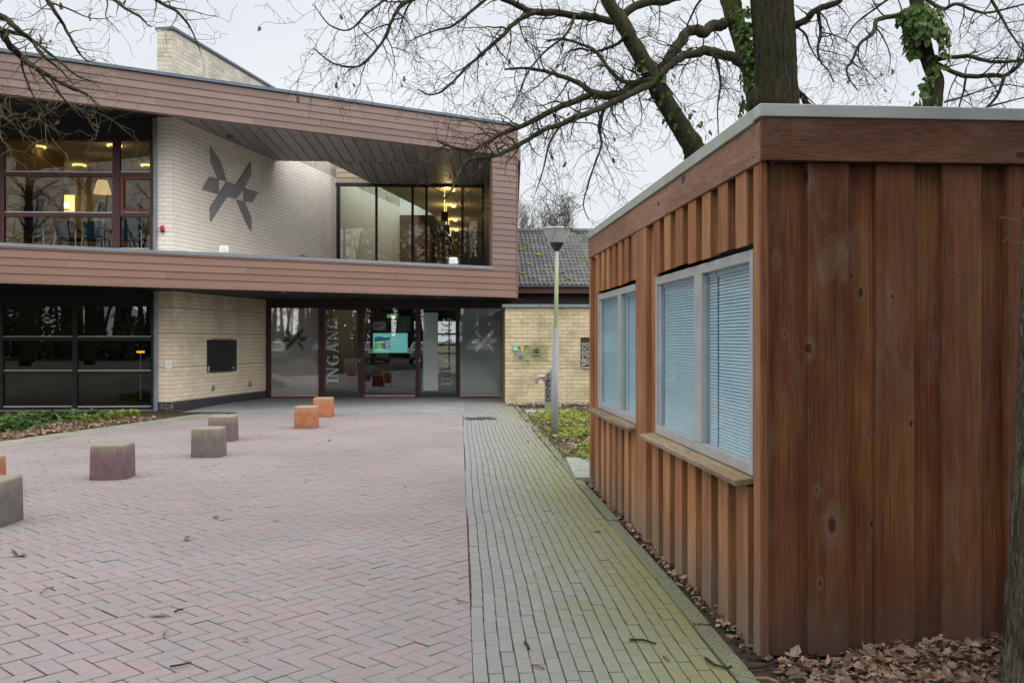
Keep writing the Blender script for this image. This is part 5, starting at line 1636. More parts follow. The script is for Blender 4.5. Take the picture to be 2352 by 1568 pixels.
# ================================================================ STREET LAMP
LP = G(1274, 998)
SLm = empty('street_lamp', (LP.x, LP.y, 0), 'grey post lamp with cone shaped ribbed shade beside the path', 'street lamp')
t = NT('pole_paint')
v = t.pos()
sx = t.n('ShaderNodeSeparateXYZ'); t.link(v, sx.inputs[0])
c = t.ramp(t.noise(v, 30.0, 4.0), [(0.3, (0.36, 0.38, 0.40, 1)), (0.7, (0.46, 0.48, 0.50, 1))])
hz = t.math('ADD', sx.outputs[2], t.math('MULTIPLY', t.math('SUBTRACT', t.noise(v, 5.0, 4.0), 0.5), 0.9))
alg = t.ramp(t.math('MULTIPLY', hz, 0.25), [(0.38, (0, 0, 0, 1)), (0.48, (0.75, 0.75, 0.75, 1)), (0.66, (0.75, 0.75, 0.75, 1)), (0.80, (0.1, 0.1, 0.1, 1))])
gx = t.n('ShaderNodeNewGeometry')
c = t.mix(alg, c, (0.235, 0.285, 0.085, 1))
t.bsdf(c, 0.5, 0.4, 0.2)
k = 15.75 / F
zt = H + (HY - 578) * k
lean = (1279 - 1274) * k
mb = MB()
mb.tube([(LP.x, LP.y, -0.05), (LP.x + lean * 0.3, LP.y, 1.05), (LP.x + lean * 0.45, LP.y, 1.5), (LP.x + lean * 0.7, LP.y, 2.2), (LP.x + lean, LP.y, zt + 0.02)], [0.058, 0.055, 0.048, 0.037, 0.031], 20)
mb.build('pole', 'pole_paint', SLm, smooth=True)
c0 = Vector((LP.x + lean, LP.y, zt))
r0 = 0.245
mb = MB(); mb.lathe(c0, [(0.034, 0), (0.045, 0.012), (0.125, 0.145)], 28); mb.build('cone_base', 'frame_grey', SLm, autosmooth=40)
t = NT('lamp_diffuser')
v = t.pos()
pr = t.n('ShaderNodeBsdfPrincipled')
pr.inputs['Base Color'].default_value = (0.78, 0.80, 0.81, 1); pr.inputs['Roughness'].default_value = 0.25
tr = t.n('ShaderNodeBsdfTransparent', Color=(0.9, 0.92, 0.93, 1)); tl_ = t.n('ShaderNodeBsdfTranslucent', Color=(0.75, 0.77, 0.78, 1))
m1 = t.n('ShaderNodeMixShader'); m1.inputs[0].default_value = 0.45
t.link(pr.outputs[0], m1.inputs[1]); t.link(tl_.outputs[0], m1.inputs[2])
m2 = t.n('ShaderNodeMixShader'); m2.inputs[0].default_value = 0.28
t.link(m1.outputs[0], m2.inputs[1]); t.link(tr.outputs[0], m2.inputs[2]); t.link(m2.outputs[0], t.out.inputs[0])
mb = MB()                                                         # ribbed cone
n = 120; b_ = []
for (rr_, hh) in ((0.125, 0.145), (0.185, 0.250), (0.236, 0.370)):
    for i in range(n):
        a = 2 * math.pi * i / n
        r_ = rr_ + (0.004 if i % 2 else -0.002)
        b_.append((c0.x + r_ * math.cos(a), c0.y + r_ * math.sin(a), c0.z + hh))
mb.add(b_, [(j * n + i, j * n + (i + 1) % n, (j + 1) * n + (i + 1) % n, (j + 1) * n + i) for j in range(2) for i in range(n)])
mb.build('ribbed_shade', 'lamp_diffuser', SLm)
mb = MB(); mb.lathe(c0, [(0.238, 0.368), (0.252, 0.372), (0.252, 0.386), (0.20, 0.402), (0.0, 0.412)], 36); mb.build('lid', 'window_alu', SLm, autosmooth=40)
mb = MB(); mb.lathe(c0, [(0.02, 0.13), (0.028, 0.2), (0.028, 0.32), (0.015, 0.36)], 12); mb.build('bulb', 'white_paint', SLm, smooth=True)

# ================================================================ WATER TAP POST
pb = G(1263, 948)
WP = empty('drinking_water_post', (pb.x, pb.y, 0), 'steel drinking water post with bent spout behind the lamp pole', 'water post')
kp = pb.y / F
q = lambda x, y, d=0.0: Vector(((x - CX) * kp, pb.y + d, H + (HY - y) * kp))
mb = MB()
prof = [q(1251, 948), q(1251.5, 862), q(1266, 846), q(1274, 846), q(1276, 948)]
prof = [Vector((p.x, p.y, max(p.z, 0.0))) for p in prof]
mb.prism(prof, (0, 0.14, 0)); mb.build('body', 'steel_brushed', WP, bevel=0.006)
mb = MB()
mb.tube([q(1252, 865, 0.07), q(1239, 865, 0.07), q(1234.5, 868.5, 0.07), q(1232.8, 873, 0.07), q(1232.8, 881, 0.07)], 0.034, 14); mb.build('spout', 'steel_brushed', WP, autosmooth=40)
mb = MB(); mb.prism([q(1243, 869, 0.05), q(1252, 869, 0.05), q(1252, 881, 0.05)], (0, 0.03, 0)); mb.build('gusset', 'steel_brushed', WP)
mb = MB(); mb.lathe(q(1259, 852, 0.07), [(0.016, 0), (0.016, 0.03), (0.0, 0.035)], 10, (-0.6, 0, 0.7)); mb.build('push_button', 'steel', WP)
def side_text(s, size, x, y, bold):
    mb = MB()
    for pl in text_polys(s, size, bold):
        o0 = q(x, y, -0.0035)
        mb.prism([Vector((o0.x - p.y, o0.y, o0.z + p.x)) for p in pl], (0, 0.002, 0))
    mb.build('lettering', 'ink', WP)
side_text('DRENTS', 0.135, 1263.4, 922, True)
side_text('DRINK', 0.10, 1263.0, 886.5, False)

# ================================================================ HALL FITTINGS BEHIND THE ENTRANCE GLASS
glow('lamp_warm', (1.0, 0.70, 0.24, 1), 0.403)
glow('lamp_hot', (1.0, 0.76, 0.36, 1), 1.512)

SCF = Frame(W2.x, W2.y + 0.55, *GU)
def fr_rect(fr, x0, x1, y0, y1, d0, d1, mat, name, parent=None, **kw):
    mb = MB(); fr.box(mb, fr.t(x0), fr.t(x1), fr.z((x0 + x1) / 2, y1), fr.z((x0 + x1) / 2, y0), d0, d1)
    return mb.build(name, mat, parent, **kw)
scr = empty('information_screen', SCF.pt(SCF.t(896), SCF.z(896, 811)), 'lit turquoise information screen hanging behind the middle entrance pane', 'screen')
fr_rect(SCF, 855.8, 937, 763.5, 811, 0.003, 0.06, 'black_plastic', 'casing', scr)
glow('screen_cyan', (0.22, 0.66, 0.64, 1), 0.208); glow('screen_white', (0.45, 0.72, 0.70, 1), 0.236); glow('screen_green', (0.16, 0.40, 0.06, 1), 0.221)
glow('screen_teal', (0.02, 0.16, 0.20, 1), 0.221); glow('screen_slate', (0.06, 0.06, 0.13, 1), 0.221); glow('screen_path', (0.30, 0.40, 0.40, 1), 0.221)
glow('screen_sky', (0.25, 0.58, 0.60, 1), 0.249)
def on_screen(pl, mat, d):
    mb = MB(); mb.prism([SCF.pt(SCF.t(x), SCF.z(x, y), d) for x, y in pl], SCF.v * 0.0008); mb.build('screen_print', mat, scr)
on_screen(rect(857, 936, 765, 810), 'screen_cyan', 0.002)
on_screen([(859.5, 771), (880, 768), (896, 772), (896, 801.5), (859.5, 801.5)], 'screen_sky', 0.001)
on_screen([(860, 774), (872, 772.5), (885, 775), (896, 773), (896, 780), (884, 783), (870, 784), (860, 786)], 'screen_teal', 0.0)
on_screen([(860, 788), (870, 786), (880, 790), (874, 801.5), (860, 801.5)], 'screen_green', 0.0)
on_screen([(882, 784), (896, 781), (896, 792), (880, 790)], 'screen_path', 0.0)
on_screen([(875.5, 788), (886, 786), (888.5, 801.5), (878, 801.5)], 'screen_slate', -0.001)
on_screen([(889, 794), (896, 792), (896, 801.5), (890, 801.5)], 'screen_green', -0.001)
on_screen(rect(899, 909, 773.2, 774.2), 'screen_path', 0.001)
for i in range(5): on_screen(rect(899, 899 + (30, 28, 31, 26, 14)[i], 778 + i * 3.2, 778.7 + i * 3.2), 'screen_white', 0.001)

po = fr_rect(ENT, 857, 886.3, 739, 758, 0.010, 0.012, 'paper', 'pay_notice', None, label='white pay notice with two bold lines behind the glass above the screen', cat='notice')
for s_, yy in (('HIER ALLEEN', 747.5), ('PINNEN', 752)):
    mb = MB()
    for pl in text_polys(s_, 0.062, True):
        o0 = ENT.pt(ENT.t(858.5), ENT.z(858.5, yy), 0.0088)
        mb.prism([o0 + ENT.u * (p.x * (0.80)) + Vector((0, 0, p.y)) for p in pl], ENT.v * 0.001)
    mb.build('lettering', 'ink', po)
fr_rect(ENT, 876, 884, 754, 755.2, 0.0088, 0.0098, 'ink', 'small_print', po)
plain('board_cream', (0.30, 0.31, 0.27, 1), 0.8, 0.1)
fr_rect(ENT, 912, 941, 726, 762, 0.25, 0.265, 'board_cream', 'hanging_board', None, label='plain cream board hanging inside above the screen', cat='board')
for x, y0, lab in ((850, 800, 'square white sticker with black circle left of the screen'), (942.5, 799.5, 'square white sticker with black circle right of the screen')):
    st = fr_rect(ENT, x - 5.6, x + 5.6, y0, y0 + 10.6, -0.0065, -0.005, 'paper', 'door_sticker', None, label=lab, cat='sticker', group='round warning stickers beside the screen')
    mb = MB()
    cz = ENT.z(x, y0 + 5.3); ct = ENT.t(x)
    for i in range(20):
        a0, a1 = 2 * math.pi * i / 20, 2 * math.pi * (i + 1) / 20
        g_ = lambda a, r: ENT.pt(ct + r * math.cos(a), cz + r * math.sin(a), -0.0075)
        mb.face([g_(a0, 0.050), g_(a1, 0.050), g_(a1, 0.040), g_(a0, 0.040)])
    for (x0_, z0_, x1_, z1_) in ((-0.024, -0.026, -0.014, 0.026), (0.014, -0.026, 0.024, 0.026), (-0.018, -0.007, 0.018, 0.004)):
        mb.face([ENT.pt(ct + x0_, cz + z0_, -0.0075), ENT.pt(ct + x1_, cz + z0_, -0.0075), ENT.pt(ct + x1_, cz + z1_, -0.0075), ENT.pt(ct + x0_, cz + z1_, -0.0075)])
    mb.build('symbol', 'ink', st)
fr_rect(ENT, 949.5, 954, 827, 835, 0.010, 0.012, 'paper', 'paper_slip', None, label='small white paper slip at the right edge of the middle pane', cat='paper slip')
# green exit sign, counters and boxes in the hall
EX = Frame(W2.x, 31.5, *GU)
glow('exit_green', (0.05, 0.40, 0.10, 1), 0.277)
ex = fr_rect(EX, 889, 905, 722, 730, 0.0, 0.05, 'exit_green', 'exit_sign', None, label='small lit green exit sign inside the dark hall', cat='exit sign')
fr_rect(EX, 893, 895, 723.5, 728.5, -0.004, -0.001, 'white_paint', 'arrow', ex)
fr_rect(EX, 898, 902, 724, 728.5, -0.004, -0.001, 'white_paint', 'running_figure', ex)
hs = P(905, 727, 31.0)
hsl = empty('hall_spot', (hs.x, hs.y, 2.69), 'small warm spot lamp beside the exit sign', 'spot lamp')
mb = MB(); mb.lathe((hs.x, hs.y, hs.z), [(0.03, 0), (0.05, 0.08), (0.05, 0.14)], 12); mb.build('housing', 'alu_strip', hsl)
mb = MB(); mb.tube([(hs.x, hs.y, hs.z + 0.13), (hs.x, hs.y, 2.70)], 0.012, 6); mb.build('stem', 'alu_strip', hsl)
mb = MB(); mb.ball((hs.x, hs.y, hs.z - 0.02), 0.035, 10); mb.build('bulb', 'lamp_hot', hsl, smooth=True)
HALL_SPOT = (hs.x, hs.y, hs.z - 0.12)
CT = Frame(W2.x, 29.0, *GU)
def crate(x0, x1, y0, y1, Y, mat, name, lab, cat):
    f_ = Frame(P(x0, 780, Y).x, Y, *GU)
    z0, z1 = max(0.014, f_.z(x0, y1)), f_.z(x0, y0)
    o = empty(name, f_.pt(0, 0.014), lab, cat)
    w_ = f_.t(x1)
    mb = MB(); f_.box(mb, 0, w_, 0.014, z1 - 0.03, 0.02, 0.6); mb.build('body', mat, o)
    mb = MB(); f_.box(mb, -0.02, w_ + 0.02, z1 - 0.03, z1, 0.0, 0.62); mb.build('top', 'box_brown', o)
    mb = MB(); f_.box(mb, w_ * 0.1, w_ * 0.5, 0.1, z1 - 0.08, 0.005, 0.018); mb.build('panel', 'box_dark', o)
crate(842, 872, 862, 900, 28.6, 'box_dark', 'display_counter', 'dark wooden display counter low behind the middle pane', 'counter')
crate(868, 902, 851, 880, 30.5, 'box_brown', 'display_cabinet', 'orange brown cabinet in the hall behind the display counter', 'cabinet')
crate(900, 922, 812, 842, 33.5, 'box_dark', 'book_rack', 'tall dark rack deep in the hall under the screen', 'rack')
crate(1010, 1034, 846, 870, 33.0, 'box_dark', 'hall_bench', 'low dark bench in the hall behind the right sliding door', 'bench')
# hall column and back curtain seen through the last pane
t = NT('column_white')
t.bsdf((0.62, 0.66, 0.66, 1), 0.7, 0.2)
mb = MB(); p = P(1111, 780, 27.6); mb.lathe((p.x, p.y, 0.013), [(0.27, 0), (0.27, 2.68)], 28); mb.build('round_column', 'column_white', None, smooth=True, label='white round column just inside the right hand frosted pane', cat='column')

# lamps of the hall: two recessed spots
def spot_light(p, energy, colr=(1.0, 0.78, 0.5), r=0.06, name='lamp_light', parent=None):
    l = bpy.data.lights.new(name, 'POINT'); l.energy = energy; l.color = colr; l.shadow_soft_size = r
    o = bpy.data.objects.new(name, l)
    attach(o, Matrix.Translation(p), parent)
    return o

spot_light(HALL_SPOT, 3.0, (1.0, 0.86, 0.66), 0.05, 'lamp_light', hsl)
# ================================================================ OFFICE (upper left)
def ceiling_light(x, y, lab, e=0.75):
    Y = (OCZ - H) * F / (HY - y); c = P(x, y, Y)
    o = empty('ceiling_light', (c.x, c.y, OCZ), lab, 'ceiling light', 'round ceiling lights of the office')
    mb = MB(); mb.lathe((c.x, c.y, OCZ - 0.05), [(0.16, 0), (0.18, 0.01), (0.18, 0.049)], 20); mb.build('rim', 'lamp_warm', o)
    mb = MB(); mb.lathe((c.x, c.y, OCZ - 0.056), [(0.13, 0), (0.13, 0.005)], 20); mb.build('louvre', 'box_dark', o)
    spot_light((c.x, c.y, OCZ - 0.14), e, (1.0, 0.72, 0.32), 0.1, 'lamp_light', o)
ceiling_light(88, 336, 'round yellow ceiling light at the top left of the office window')
ceiling_light(263, 333, 'round ceiling light partly behind the dark window post')
ceiling_light(182, 378, 'round yellow ceiling light at the middle of the office window')
ceiling_light(339, 379, 'round ceiling light beside the downpipe in the small office pane')
pc = P(235, 428, 24.0)
pl = empty('pendant_lamp', (pc.x, pc.y, pc.z), 'cream pendant lamp with tapered shade hanging in the office', 'pendant lamp')
glow('shade_glow', (0.80, 0.52, 0.22, 1), 0.211)
ks = 24.0 / F
mb = MB(); mb.lathe((pc.x, pc.y, pc.z - 17 * ks), [(19.5 * ks, 0), (11 * ks, 30 * ks)], 28, cap=False); mb.build('shade', 'shade_glow', pl, smooth=True)
mb = MB(); mb.tube([(pc.x, pc.y, pc.z + 12 * ks), (pc.x, pc.y, OCZ)], 0.006, 6); mb.build('cord', 'black_plastic', pl)
spot_light((pc.x, pc.y, pc.z - 0.1), 1.1, (1.0, 0.7, 0.36), 0.06, 'lamp_light', pl)
wc = P(156, 470, 26.6)
wlm = empty('wall_lamp', (wc.x, wc.y, wc.z), 'bright yellow wall lamp glowing on the back wall of the office', 'wall lamp')
kw = 26.6 / F
mb = MB(); mb.box(wc.x - 15 * kw, wc.x + 15 * kw, wc.y, wc.y + 0.02, wc.z - 16 * kw, wc.z + 22 * kw); mb.build('shade', 'lamp_warm', wlm)
mb = MB(); mb.ball((wc.x, wc.y - 0.06, wc.z - 2 * kw), 7 * kw, 12); mb.build('bulb', 'lamp_hot', wlm, smooth=True)
mb = MB(); mb.lathe((wc.x, wc.y - 0.07, wc.z - 14 * kw), [(0.0, 0), (0.10, 0.025)], 14); mb.build('bracket', 'black_plastic', wlm)
spot_light((wc.x, wc.y - 0.25, wc.z), 1.4, (1.0, 0.68, 0.28), 0.08, 'lamp_light', wlm)
# wall screen on the partition
tvx = WIN.t(12) - 0.11
mb = MB(); WIN.box(mb, tvx, tvx + 0.05, 4.35, 5.35, 1.0, 2.1)
tv = mb.build('wall_screen', 'black_plastic', None, label='black wall screen at the left end of the office', cat='screen')
mb = MB(); WIN.box(mb, tvx + 0.0505, tvx + 0.056, 4.40, 5.30, 1.05, 2.05); mb.build('display', 'frame_black', tv)
# meeting table
tb0, tb1 = WIN.t(100), WIN.t(352)
tbl = empty('meeting_table', WIN.pt((tb0 + tb1) / 2, OFZ, 1.9), 'long pale meeting table behind the office chairs', 'table')
TZ = OFZ + 0.74
mb = MB(); WIN.box(mb, tb0, tb1 - 0.4, TZ - 0.03, TZ, 1.5, 2.4); mb.build('table_top', 'plaster_ochre', tbl)
for x in (110, 190, 260, 330):
    for d_ in (1.58, 2.32):
        mb = MB(); p = WIN.pt(min(WIN.t(x), tb1 - 0.5), OFZ, d_); mb.tube([p, p + Vector((0, 0, 0.70))], 0.022, 8); mb.build('leg', 'steel', tbl)
def at_depth(x, d_):
    f_ = Frame(WIN.pt(0, 0, d_).x, WIN.pt(0, 0, d_).y, *GU)
    return f_.t(x)
def office_chair(x, d_, mat, lab):
    c = WIN.pt(at_depth(x, d_), OFZ, d_)
    o = empty('office_chair', c, lab, 'chair', 'chairs at the office window')
    bx_ = lambda mb, x0, x1, y0, y1, z0, z1: mb.box(c.x + x0, c.x + x1, c.y + y0, c.y + y1, c.z + z0, c.z + z1)
    mb = MB(); bx_(mb, -0.23, 0.23, 0.02, 0.46, 0.43, 0.49); mb.build('seat', mat, o, bevel=0.02)
    mb = MB()
    pts = []
    for zz_, w_ in ((0.52, 0.19), (0.62, 0.22), (0.78, 0.225), (0.88, 0.20)):
        pts.append((w_, zz_))
    poly = [Vector((c.x - w_, c.y, c.z + z_)) for w_, z_ in pts] + [Vector((c.x + w_, c.y, c.z + z_)) for w_, z_ in reversed(pts)]
    mb.prism(poly, (0, -0.035, 0)); mb.build('backrest', mat, o, bevel=0.012)
    for s_ in (-1, 1):
        mb = MB(); mb.tube([(c.x + s_ * 0.24, c.y + 0.01, c.z + 0.66), (c.x + s_ * 0.25, c.y - 0.0, c.z + 0.45), (c.x + s_ * 0.28, c.y - 0.05, c.z)], 0.013, 8); mb.build('leg', 'steel', o)
        mb = MB(); mb.tube([(c.x + s_ * 0.25, c.y + 0.44, c.z + 0.64), (c.x + s_ * 0.26, c.y + 0.46, c.z)], 0.013, 8); mb.build('leg', 'steel', o)
        mb = MB(); bx_(mb, s_ * 0.25 - 0.03, s_ * 0.25 + 0.03, -0.02, 0.42, 0.64, 0.67); mb.build('armrest', 'steel_brushed', o)
office_chair(76, 1.05, 'chair_black', 'black chair turned at the left end of the office window')
office_chair(150, 1.05, 'chair_black', 'black office chair with steel arms at the middle of the window')
office_chair(213, 1.05, 'chair_blue', 'blue office chair holding the person in the pale shirt')
office_chair(301, 1.05, 'chair_blue', 'blue office chair behind the small right pane')

# ---- two seated people seen from behind
def skinned(name, nodes, edges, mat, parent=None, sub=2):
    me = bpy.data.meshes.new(name)
    me.from_pydata([n_[0] for n_ in nodes], edges, [])
    o = bpy.data.objects.new(name, me)
    attach(o, Matrix.Identity(4), parent)
    sk_ = o.modifiers.new('skin', 'SKIN')
    for i, n_ in enumerate(nodes):
        me.skin_vertices[0].data[i].radius = (n_[1], n_[2] if len(n_) > 2 else n_[1])
    me.skin_vertices[0].data[0].use_root = True
    sb = o.modifiers.new('sub', 'SUBSURF'); sb.levels = sub; sb.render_levels = sub
    me.materials.append(M[mat])
    return o
def person(x, d_, shirt, lab, lean=0.0):
    c = WIN.pt(at_depth(x, d_ + 0.16), OFZ + 0.48, d_ + 0.16)
    q = lambda a, b, h_: (c.x + a, c.y + b, c.z + h_)
    body = [(q(0, 0, 0.08), 0.15, 0.12), (q(0, 0.02, 0.25), 0.14, 0.11), (q(0, 0.05, 0.42), 0.16, 0.11), (q(0, 0.06, 0.53), 0.09, 0.08), (q(0, 0.07, 0.60), 0.055), (q(0, 0.09, 0.69), 0.085, 0.09), (q(0, 0.09, 0.79), 0.075, 0.085),
            (q(-0.19, 0.06, 0.48), 0.065), (q(-0.25, 0.14, 0.28), 0.05), (q(-0.20, 0.36, 0.25), 0.04), (q(-0.16, 0.46, 0.27), 0.032),
            (q(0.19, 0.06, 0.48), 0.065), (q(0.25, 0.14, 0.28), 0.05), (q(0.20, 0.36, 0.25), 0.04), (q(0.16, 0.46, 0.27), 0.032),
            (q(-0.10, 0.10, 0.08), 0.085), (q(-0.12, 0.42, 0.08), 0.065), (q(-0.12, 0.46, -0.18), 0.052), (q(-0.12, 0.47, -0.42), 0.04), (q(-0.12, 0.60, -0.45), 0.035),
            (q(0.10, 0.10, 0.08), 0.085), (q(0.12, 0.42, 0.08), 0.065), (q(0.12, 0.46, -0.18), 0.052), (q(0.12, 0.47, -0.42), 0.04), (q(0.12, 0.60, -0.45), 0.035)]
    ed = [(0, 1), (1, 2), (2, 3), (3, 4), (4, 5), (5, 6), (2, 7), (7, 8), (8, 9), (9, 10), (2, 11), (11, 12), (12, 13), (13, 14), (0, 15), (15, 16), (16, 17), (17, 18), (18, 19), (0, 20), (20, 21), (21, 22), (22, 23), (23, 24)]
    o = skinned('person', body, ed, 'skin')
    tag(o, lab, 'person')
    # hands: palm and fingers resting on the table
    hm = MB()
    for s_ in (-1, 1):
        w0 = Vector(q(s_ * 0.16, 0.46, 0.27))
        for i in range(4):
            off = (i - 1.5) * 0.017
            hm.tube([w0 + Vector((off, 0.02, 0)), w0 + Vector((off, 0.075 + 0.006 * (1.5 - abs(i - 1.5)), -0.004)), w0 + Vector((off * 1.1, 0.115 + 0.01 * (1.5 - abs(i - 1.5)), -0.022))], [0.010, 0.009, 0.006], 6)
        hm.tube([w0 + Vector((-s_ * 0.03, 0.0, 0)), w0 + Vector((-s_ * 0.055, 0.04, -0.005)), w0 + Vector((-s_ * 0.05, 0.07, -0.012))], [0.012, 0.010, 0.007], 6)
    hm.build('fingers', 'skin', o, smooth=True)
    sh = [(body[i][0], body[i][1] + 0.012, (body[i][2] if len(body[i]) > 2 else body[i][1]) + 0.012) for i in (0, 1, 2, 3, 7, 8, 9, 11, 12, 13)]
    skinned('shirt', sh, [(0, 1), (1, 2), (2, 3), (2, 4), (4, 5), (5, 6), (2, 7), (7, 8), (8, 9)], shirt, o)
    tr_ = [(body[i][0], body[i][1] + 0.010) for i in (0, 15, 16, 17, 18, 20, 21, 22, 23)]
    skinned('trousers', tr_, [(0, 1), (1, 2), (2, 3), (3, 4), (0, 5), (5, 6), (6, 7), (7, 8)], 'cloth_navy', o)
    mb = MB(); mb.ball(q(0, 0.065, 0.775), 0.105, 14, (0.90, 0.98, 1.05)); mb.ball(q(0, 0.04, 0.70), 0.08, 12, (0.95, 0.7, 1.1)); mb.build('hair', 'hair', o, smooth=True)
    mb = MB()
    for s_ in (-1, 1): mb.ball(q(s_ * 0.088, 0.10, 0.715), 0.024, 8, (0.5, 1, 1.4))
    mb.ball(q(0, 0.19, 0.715), 0.020, 8, (0.8, 1.0, 1.4))
    mb.build('ears_and_nose', 'skin', o, smooth=True)
person(230, 1.05, 'cloth_cream', 'person in a pale shirt sitting with the back to the window')
person(297, 1.05, 'cloth_navy', 'person in dark clothes sitting behind the small right pane')

# ground-floor lamp seen through the lower window
gc = P(323, 808, 24.0)
gl_ = empty('table_lamp', (gc.x, gc.y, 0.9), 'small orange lamp glowing behind the lower left window', 'lamp')
glow('orange_glow', (1.0, 0.42, 0.03, 1), 0.403)
kg = 24.0 / F
mb = MB(); mb.lathe((gc.x, gc.y, gc.z - 2.2 * kg), [(8.5 * kg, 0), (8.5 * kg, 4.4 * kg)], 18); mb.build('glow_band', 'orange_glow', gl_)
mb = MB(); mb.lathe((gc.x, gc.y, gc.z + 2.3 * kg), [(8.5 * kg, 0), (7.5 * kg, 11 * kg)], 18); mb.build('shade', 'plaster_brown', gl_)
mb = MB(); mb.tube([(gc.x, gc.y, 0.06), (gc.x, gc.y, gc.z - 2.2 * kg)], 0.02, 8); mb.build('stand', 'steel', gl_)
mb = MB(); mb.lathe((gc.x, gc.y, 0.055), [(0.16, 0), (0.16, 0.02)], 18); mb.build('foot', 'black_plastic', gl_)

# ================================================================ UPPER HALL PENDANTS
for x, y, w_, Yp, lab in ((1021, 498, 17, 30.9, 'first grey drum pendant lamp behind the terrace window'), (1025, 528, 15, 34.6, 'second grey drum pendant in the row, deeper in the room'), (1031, 553, 13, 38.7, 'third grey drum pendant in the row of ceiling lamps'), (1035, 571, 12, 42.2, 'farthest grey drum pendant lamp above the ring')):
    c = P(x, y, Yp); kq = Yp / F
    o = empty('drum_pendant', (c.x, c.y, c.z), lab, 'pendant lamp', 'drum pendants of the upper hall')
    mb = MB(); mb.lathe((c.x, c.y, c.z - 10 * kq), [(w_ / 2 * kq, 0), (w_ / 2 * kq, 21 * kq)], 22); mb.build('drum', 'frame_grey', o)
    mb = MB(); mb.tube([(c.x, c.y, c.z + 11 * kq), (c.x, c.y, YC)], 0.018, 8); mb.build('rod', 'lamp_warm', o)
    mb = MB(); mb.lathe((c.x + 0.25, c.y + 0.3, YC - 0.05), [(0.06, 0), (0.08, 0.045)], 18); mb.build('spot', 'lamp_hot', o)
    spot_light((c.x + 0.1, c.y, YC - 0.30), 6.0, (1.0, 0.66, 0.28), 0.08, 'lamp_light', o)
rc = P(1037, 586, 41.0)
rg = empty('ring_chandelier', (rc.x, rc.y, rc.z), 'thin dark ring chandelier hanging low behind the terrace window', 'chandelier')
kr = 41.0 / F
mb = MB()
pts = [(rc.x + 33 * kr * math.cos(a / 28 * 2 * math.pi), rc.y + 33 * kr * math.sin(a / 28 * 2 * math.pi), rc.z) for a in range(29)]
mb.tube(pts, 0.03, 6); mb.build('ring', 'frame_black', rg)
for a in range(4):
    mb = MB(); p = pts[a * 7 + 3]; mb.tube([p, (p[0], p[1], YC)], 0.008, 5); mb.build('cable', 'frame_black', rg)

# ================================================================ TREES
def bark(name, base, moss, amt, scale=1.0):
    t = NT(name)
    f = t.noise(t.pos((1, 1, 0.13)), 34.0 * scale, 6.0, 0.65, 1.2)
    f2 = t.noise(t.pos((1, 1, 0.35)), 75.0 * scale, 4.0, 0.6, 0.4)
    h_ = t.math('ADD', t.math('MULTIPLY', f, 0.7), t.math('MULTIPLY', f2, 0.3))
    c = t.ramp(h_, [(0.38, tuple(x * 0.20 for x in base) + (1,)), (0.50, tuple(base) + (1,)), (0.64, tuple(x * 2.6 for x in base) + (1,))])
    g = t.noise(t.pos(), 3.4, 6.0, 0.7, 0.4)
    c = t.mix(t.ramp(g, [(0.5 - amt * 0.28, (0, 0, 0, 1)), (0.66 - amt * 0.2, (amt, amt, amt, 1))]), c, moss)
    t.bsdf(c, 0.92, 0.15, bump=h_, bstr=1.0, bdist=0.03)
bark('bark_oak', (0.032, 0.028, 0.023), (0.042, 0.046, 0.013, 1), 0.5, 0.8)
bark('bark_mossy', (0.045, 0.040, 0.028), (0.065, 0.078, 0.018, 1), 0.9)
bark('bark_limb', (0.042, 0.038, 0.029), (0.048, 0.055, 0.018, 1), 0.55)
plain('twig', (0.034, 0.029, 0.024, 1), 0.9, 0.15, var=0.3, nscale=9)
plain('twig_lichen', (0.145, 0.132, 0.078, 1), 0.9, 0.15, var=0.45, nscale=6)
plain('twig_grey', (0.15, 0.145, 0.125, 1), 0.9, 0.15, var=0.3, nscale=1)
def leafmat(name, cols, trans=0.25):
    t = NT(name)
    c = t.ramp(t.rnd(), [(i / (len(cols) - 1), q) for i, q in enumerate(cols)])
    c = t.mix(0.3, c, t.ramp(t.noise(t.pos(), 60.0, 3.0), [(0.3, (0.3, 0.3, 0.3, 1)), (0.7, (0.7, 0.7, 0.7, 1))]), 'OVERLAY')
    d = t.n('ShaderNodeBsdfPrincipled'); t.link(c, d.inputs['Base Color']); d.inputs['Roughness'].default_value = 0.65; d.inputs['Specular IOR Level'].default_value = 0.3
    tl = t.n('ShaderNodeBsdfTranslucent'); t.link(c, tl.inputs[0])
    m = t.n('ShaderNodeMixShader'); m.inputs[0].default_value = trans
    t.link(d.outputs[0], m.inputs[1]); t.link(tl.outputs[0], m.inputs[2]); t.link(m.outputs[0], t.out.inputs[0])
leafmat('leaf_dead', [(0.13, 0.060, 0.032, 1), (0.20, 0.105, 0.058, 1), (0.16, 0.078, 0.042, 1)])
leafmat('leaf_litter', [(0.15, 0.088, 0.058, 1), (0.33, 0.225, 0.165, 1), (0.20, 0.125, 0.082, 1), (0.42, 0.31, 0.235, 1), (0.09, 0.055, 0.038, 1), (0.28, 0.185, 0.13, 1), (0.12, 0.075, 0.05, 1)], 0.1)
leafmat('ivy_leaf', [(0.035, 0.075, 0.020, 1), (0.070, 0.125, 0.032, 1), (0.105, 0.165, 0.042, 1), (0.050, 0.100, 0.028, 1)])
leafmat('ivy_pale', [(0.11, 0.15, 0.035, 1), (0.15, 0.19, 0.05, 1), (0.08, 0.12, 0.03, 1)])
leafmat('cover_leaf', [(0.16, 0.22, 0.040, 1), (0.24, 0.29, 0.055, 1), (0.32, 0.33, 0.07, 1), (0.11, 0.165, 0.035, 1)])

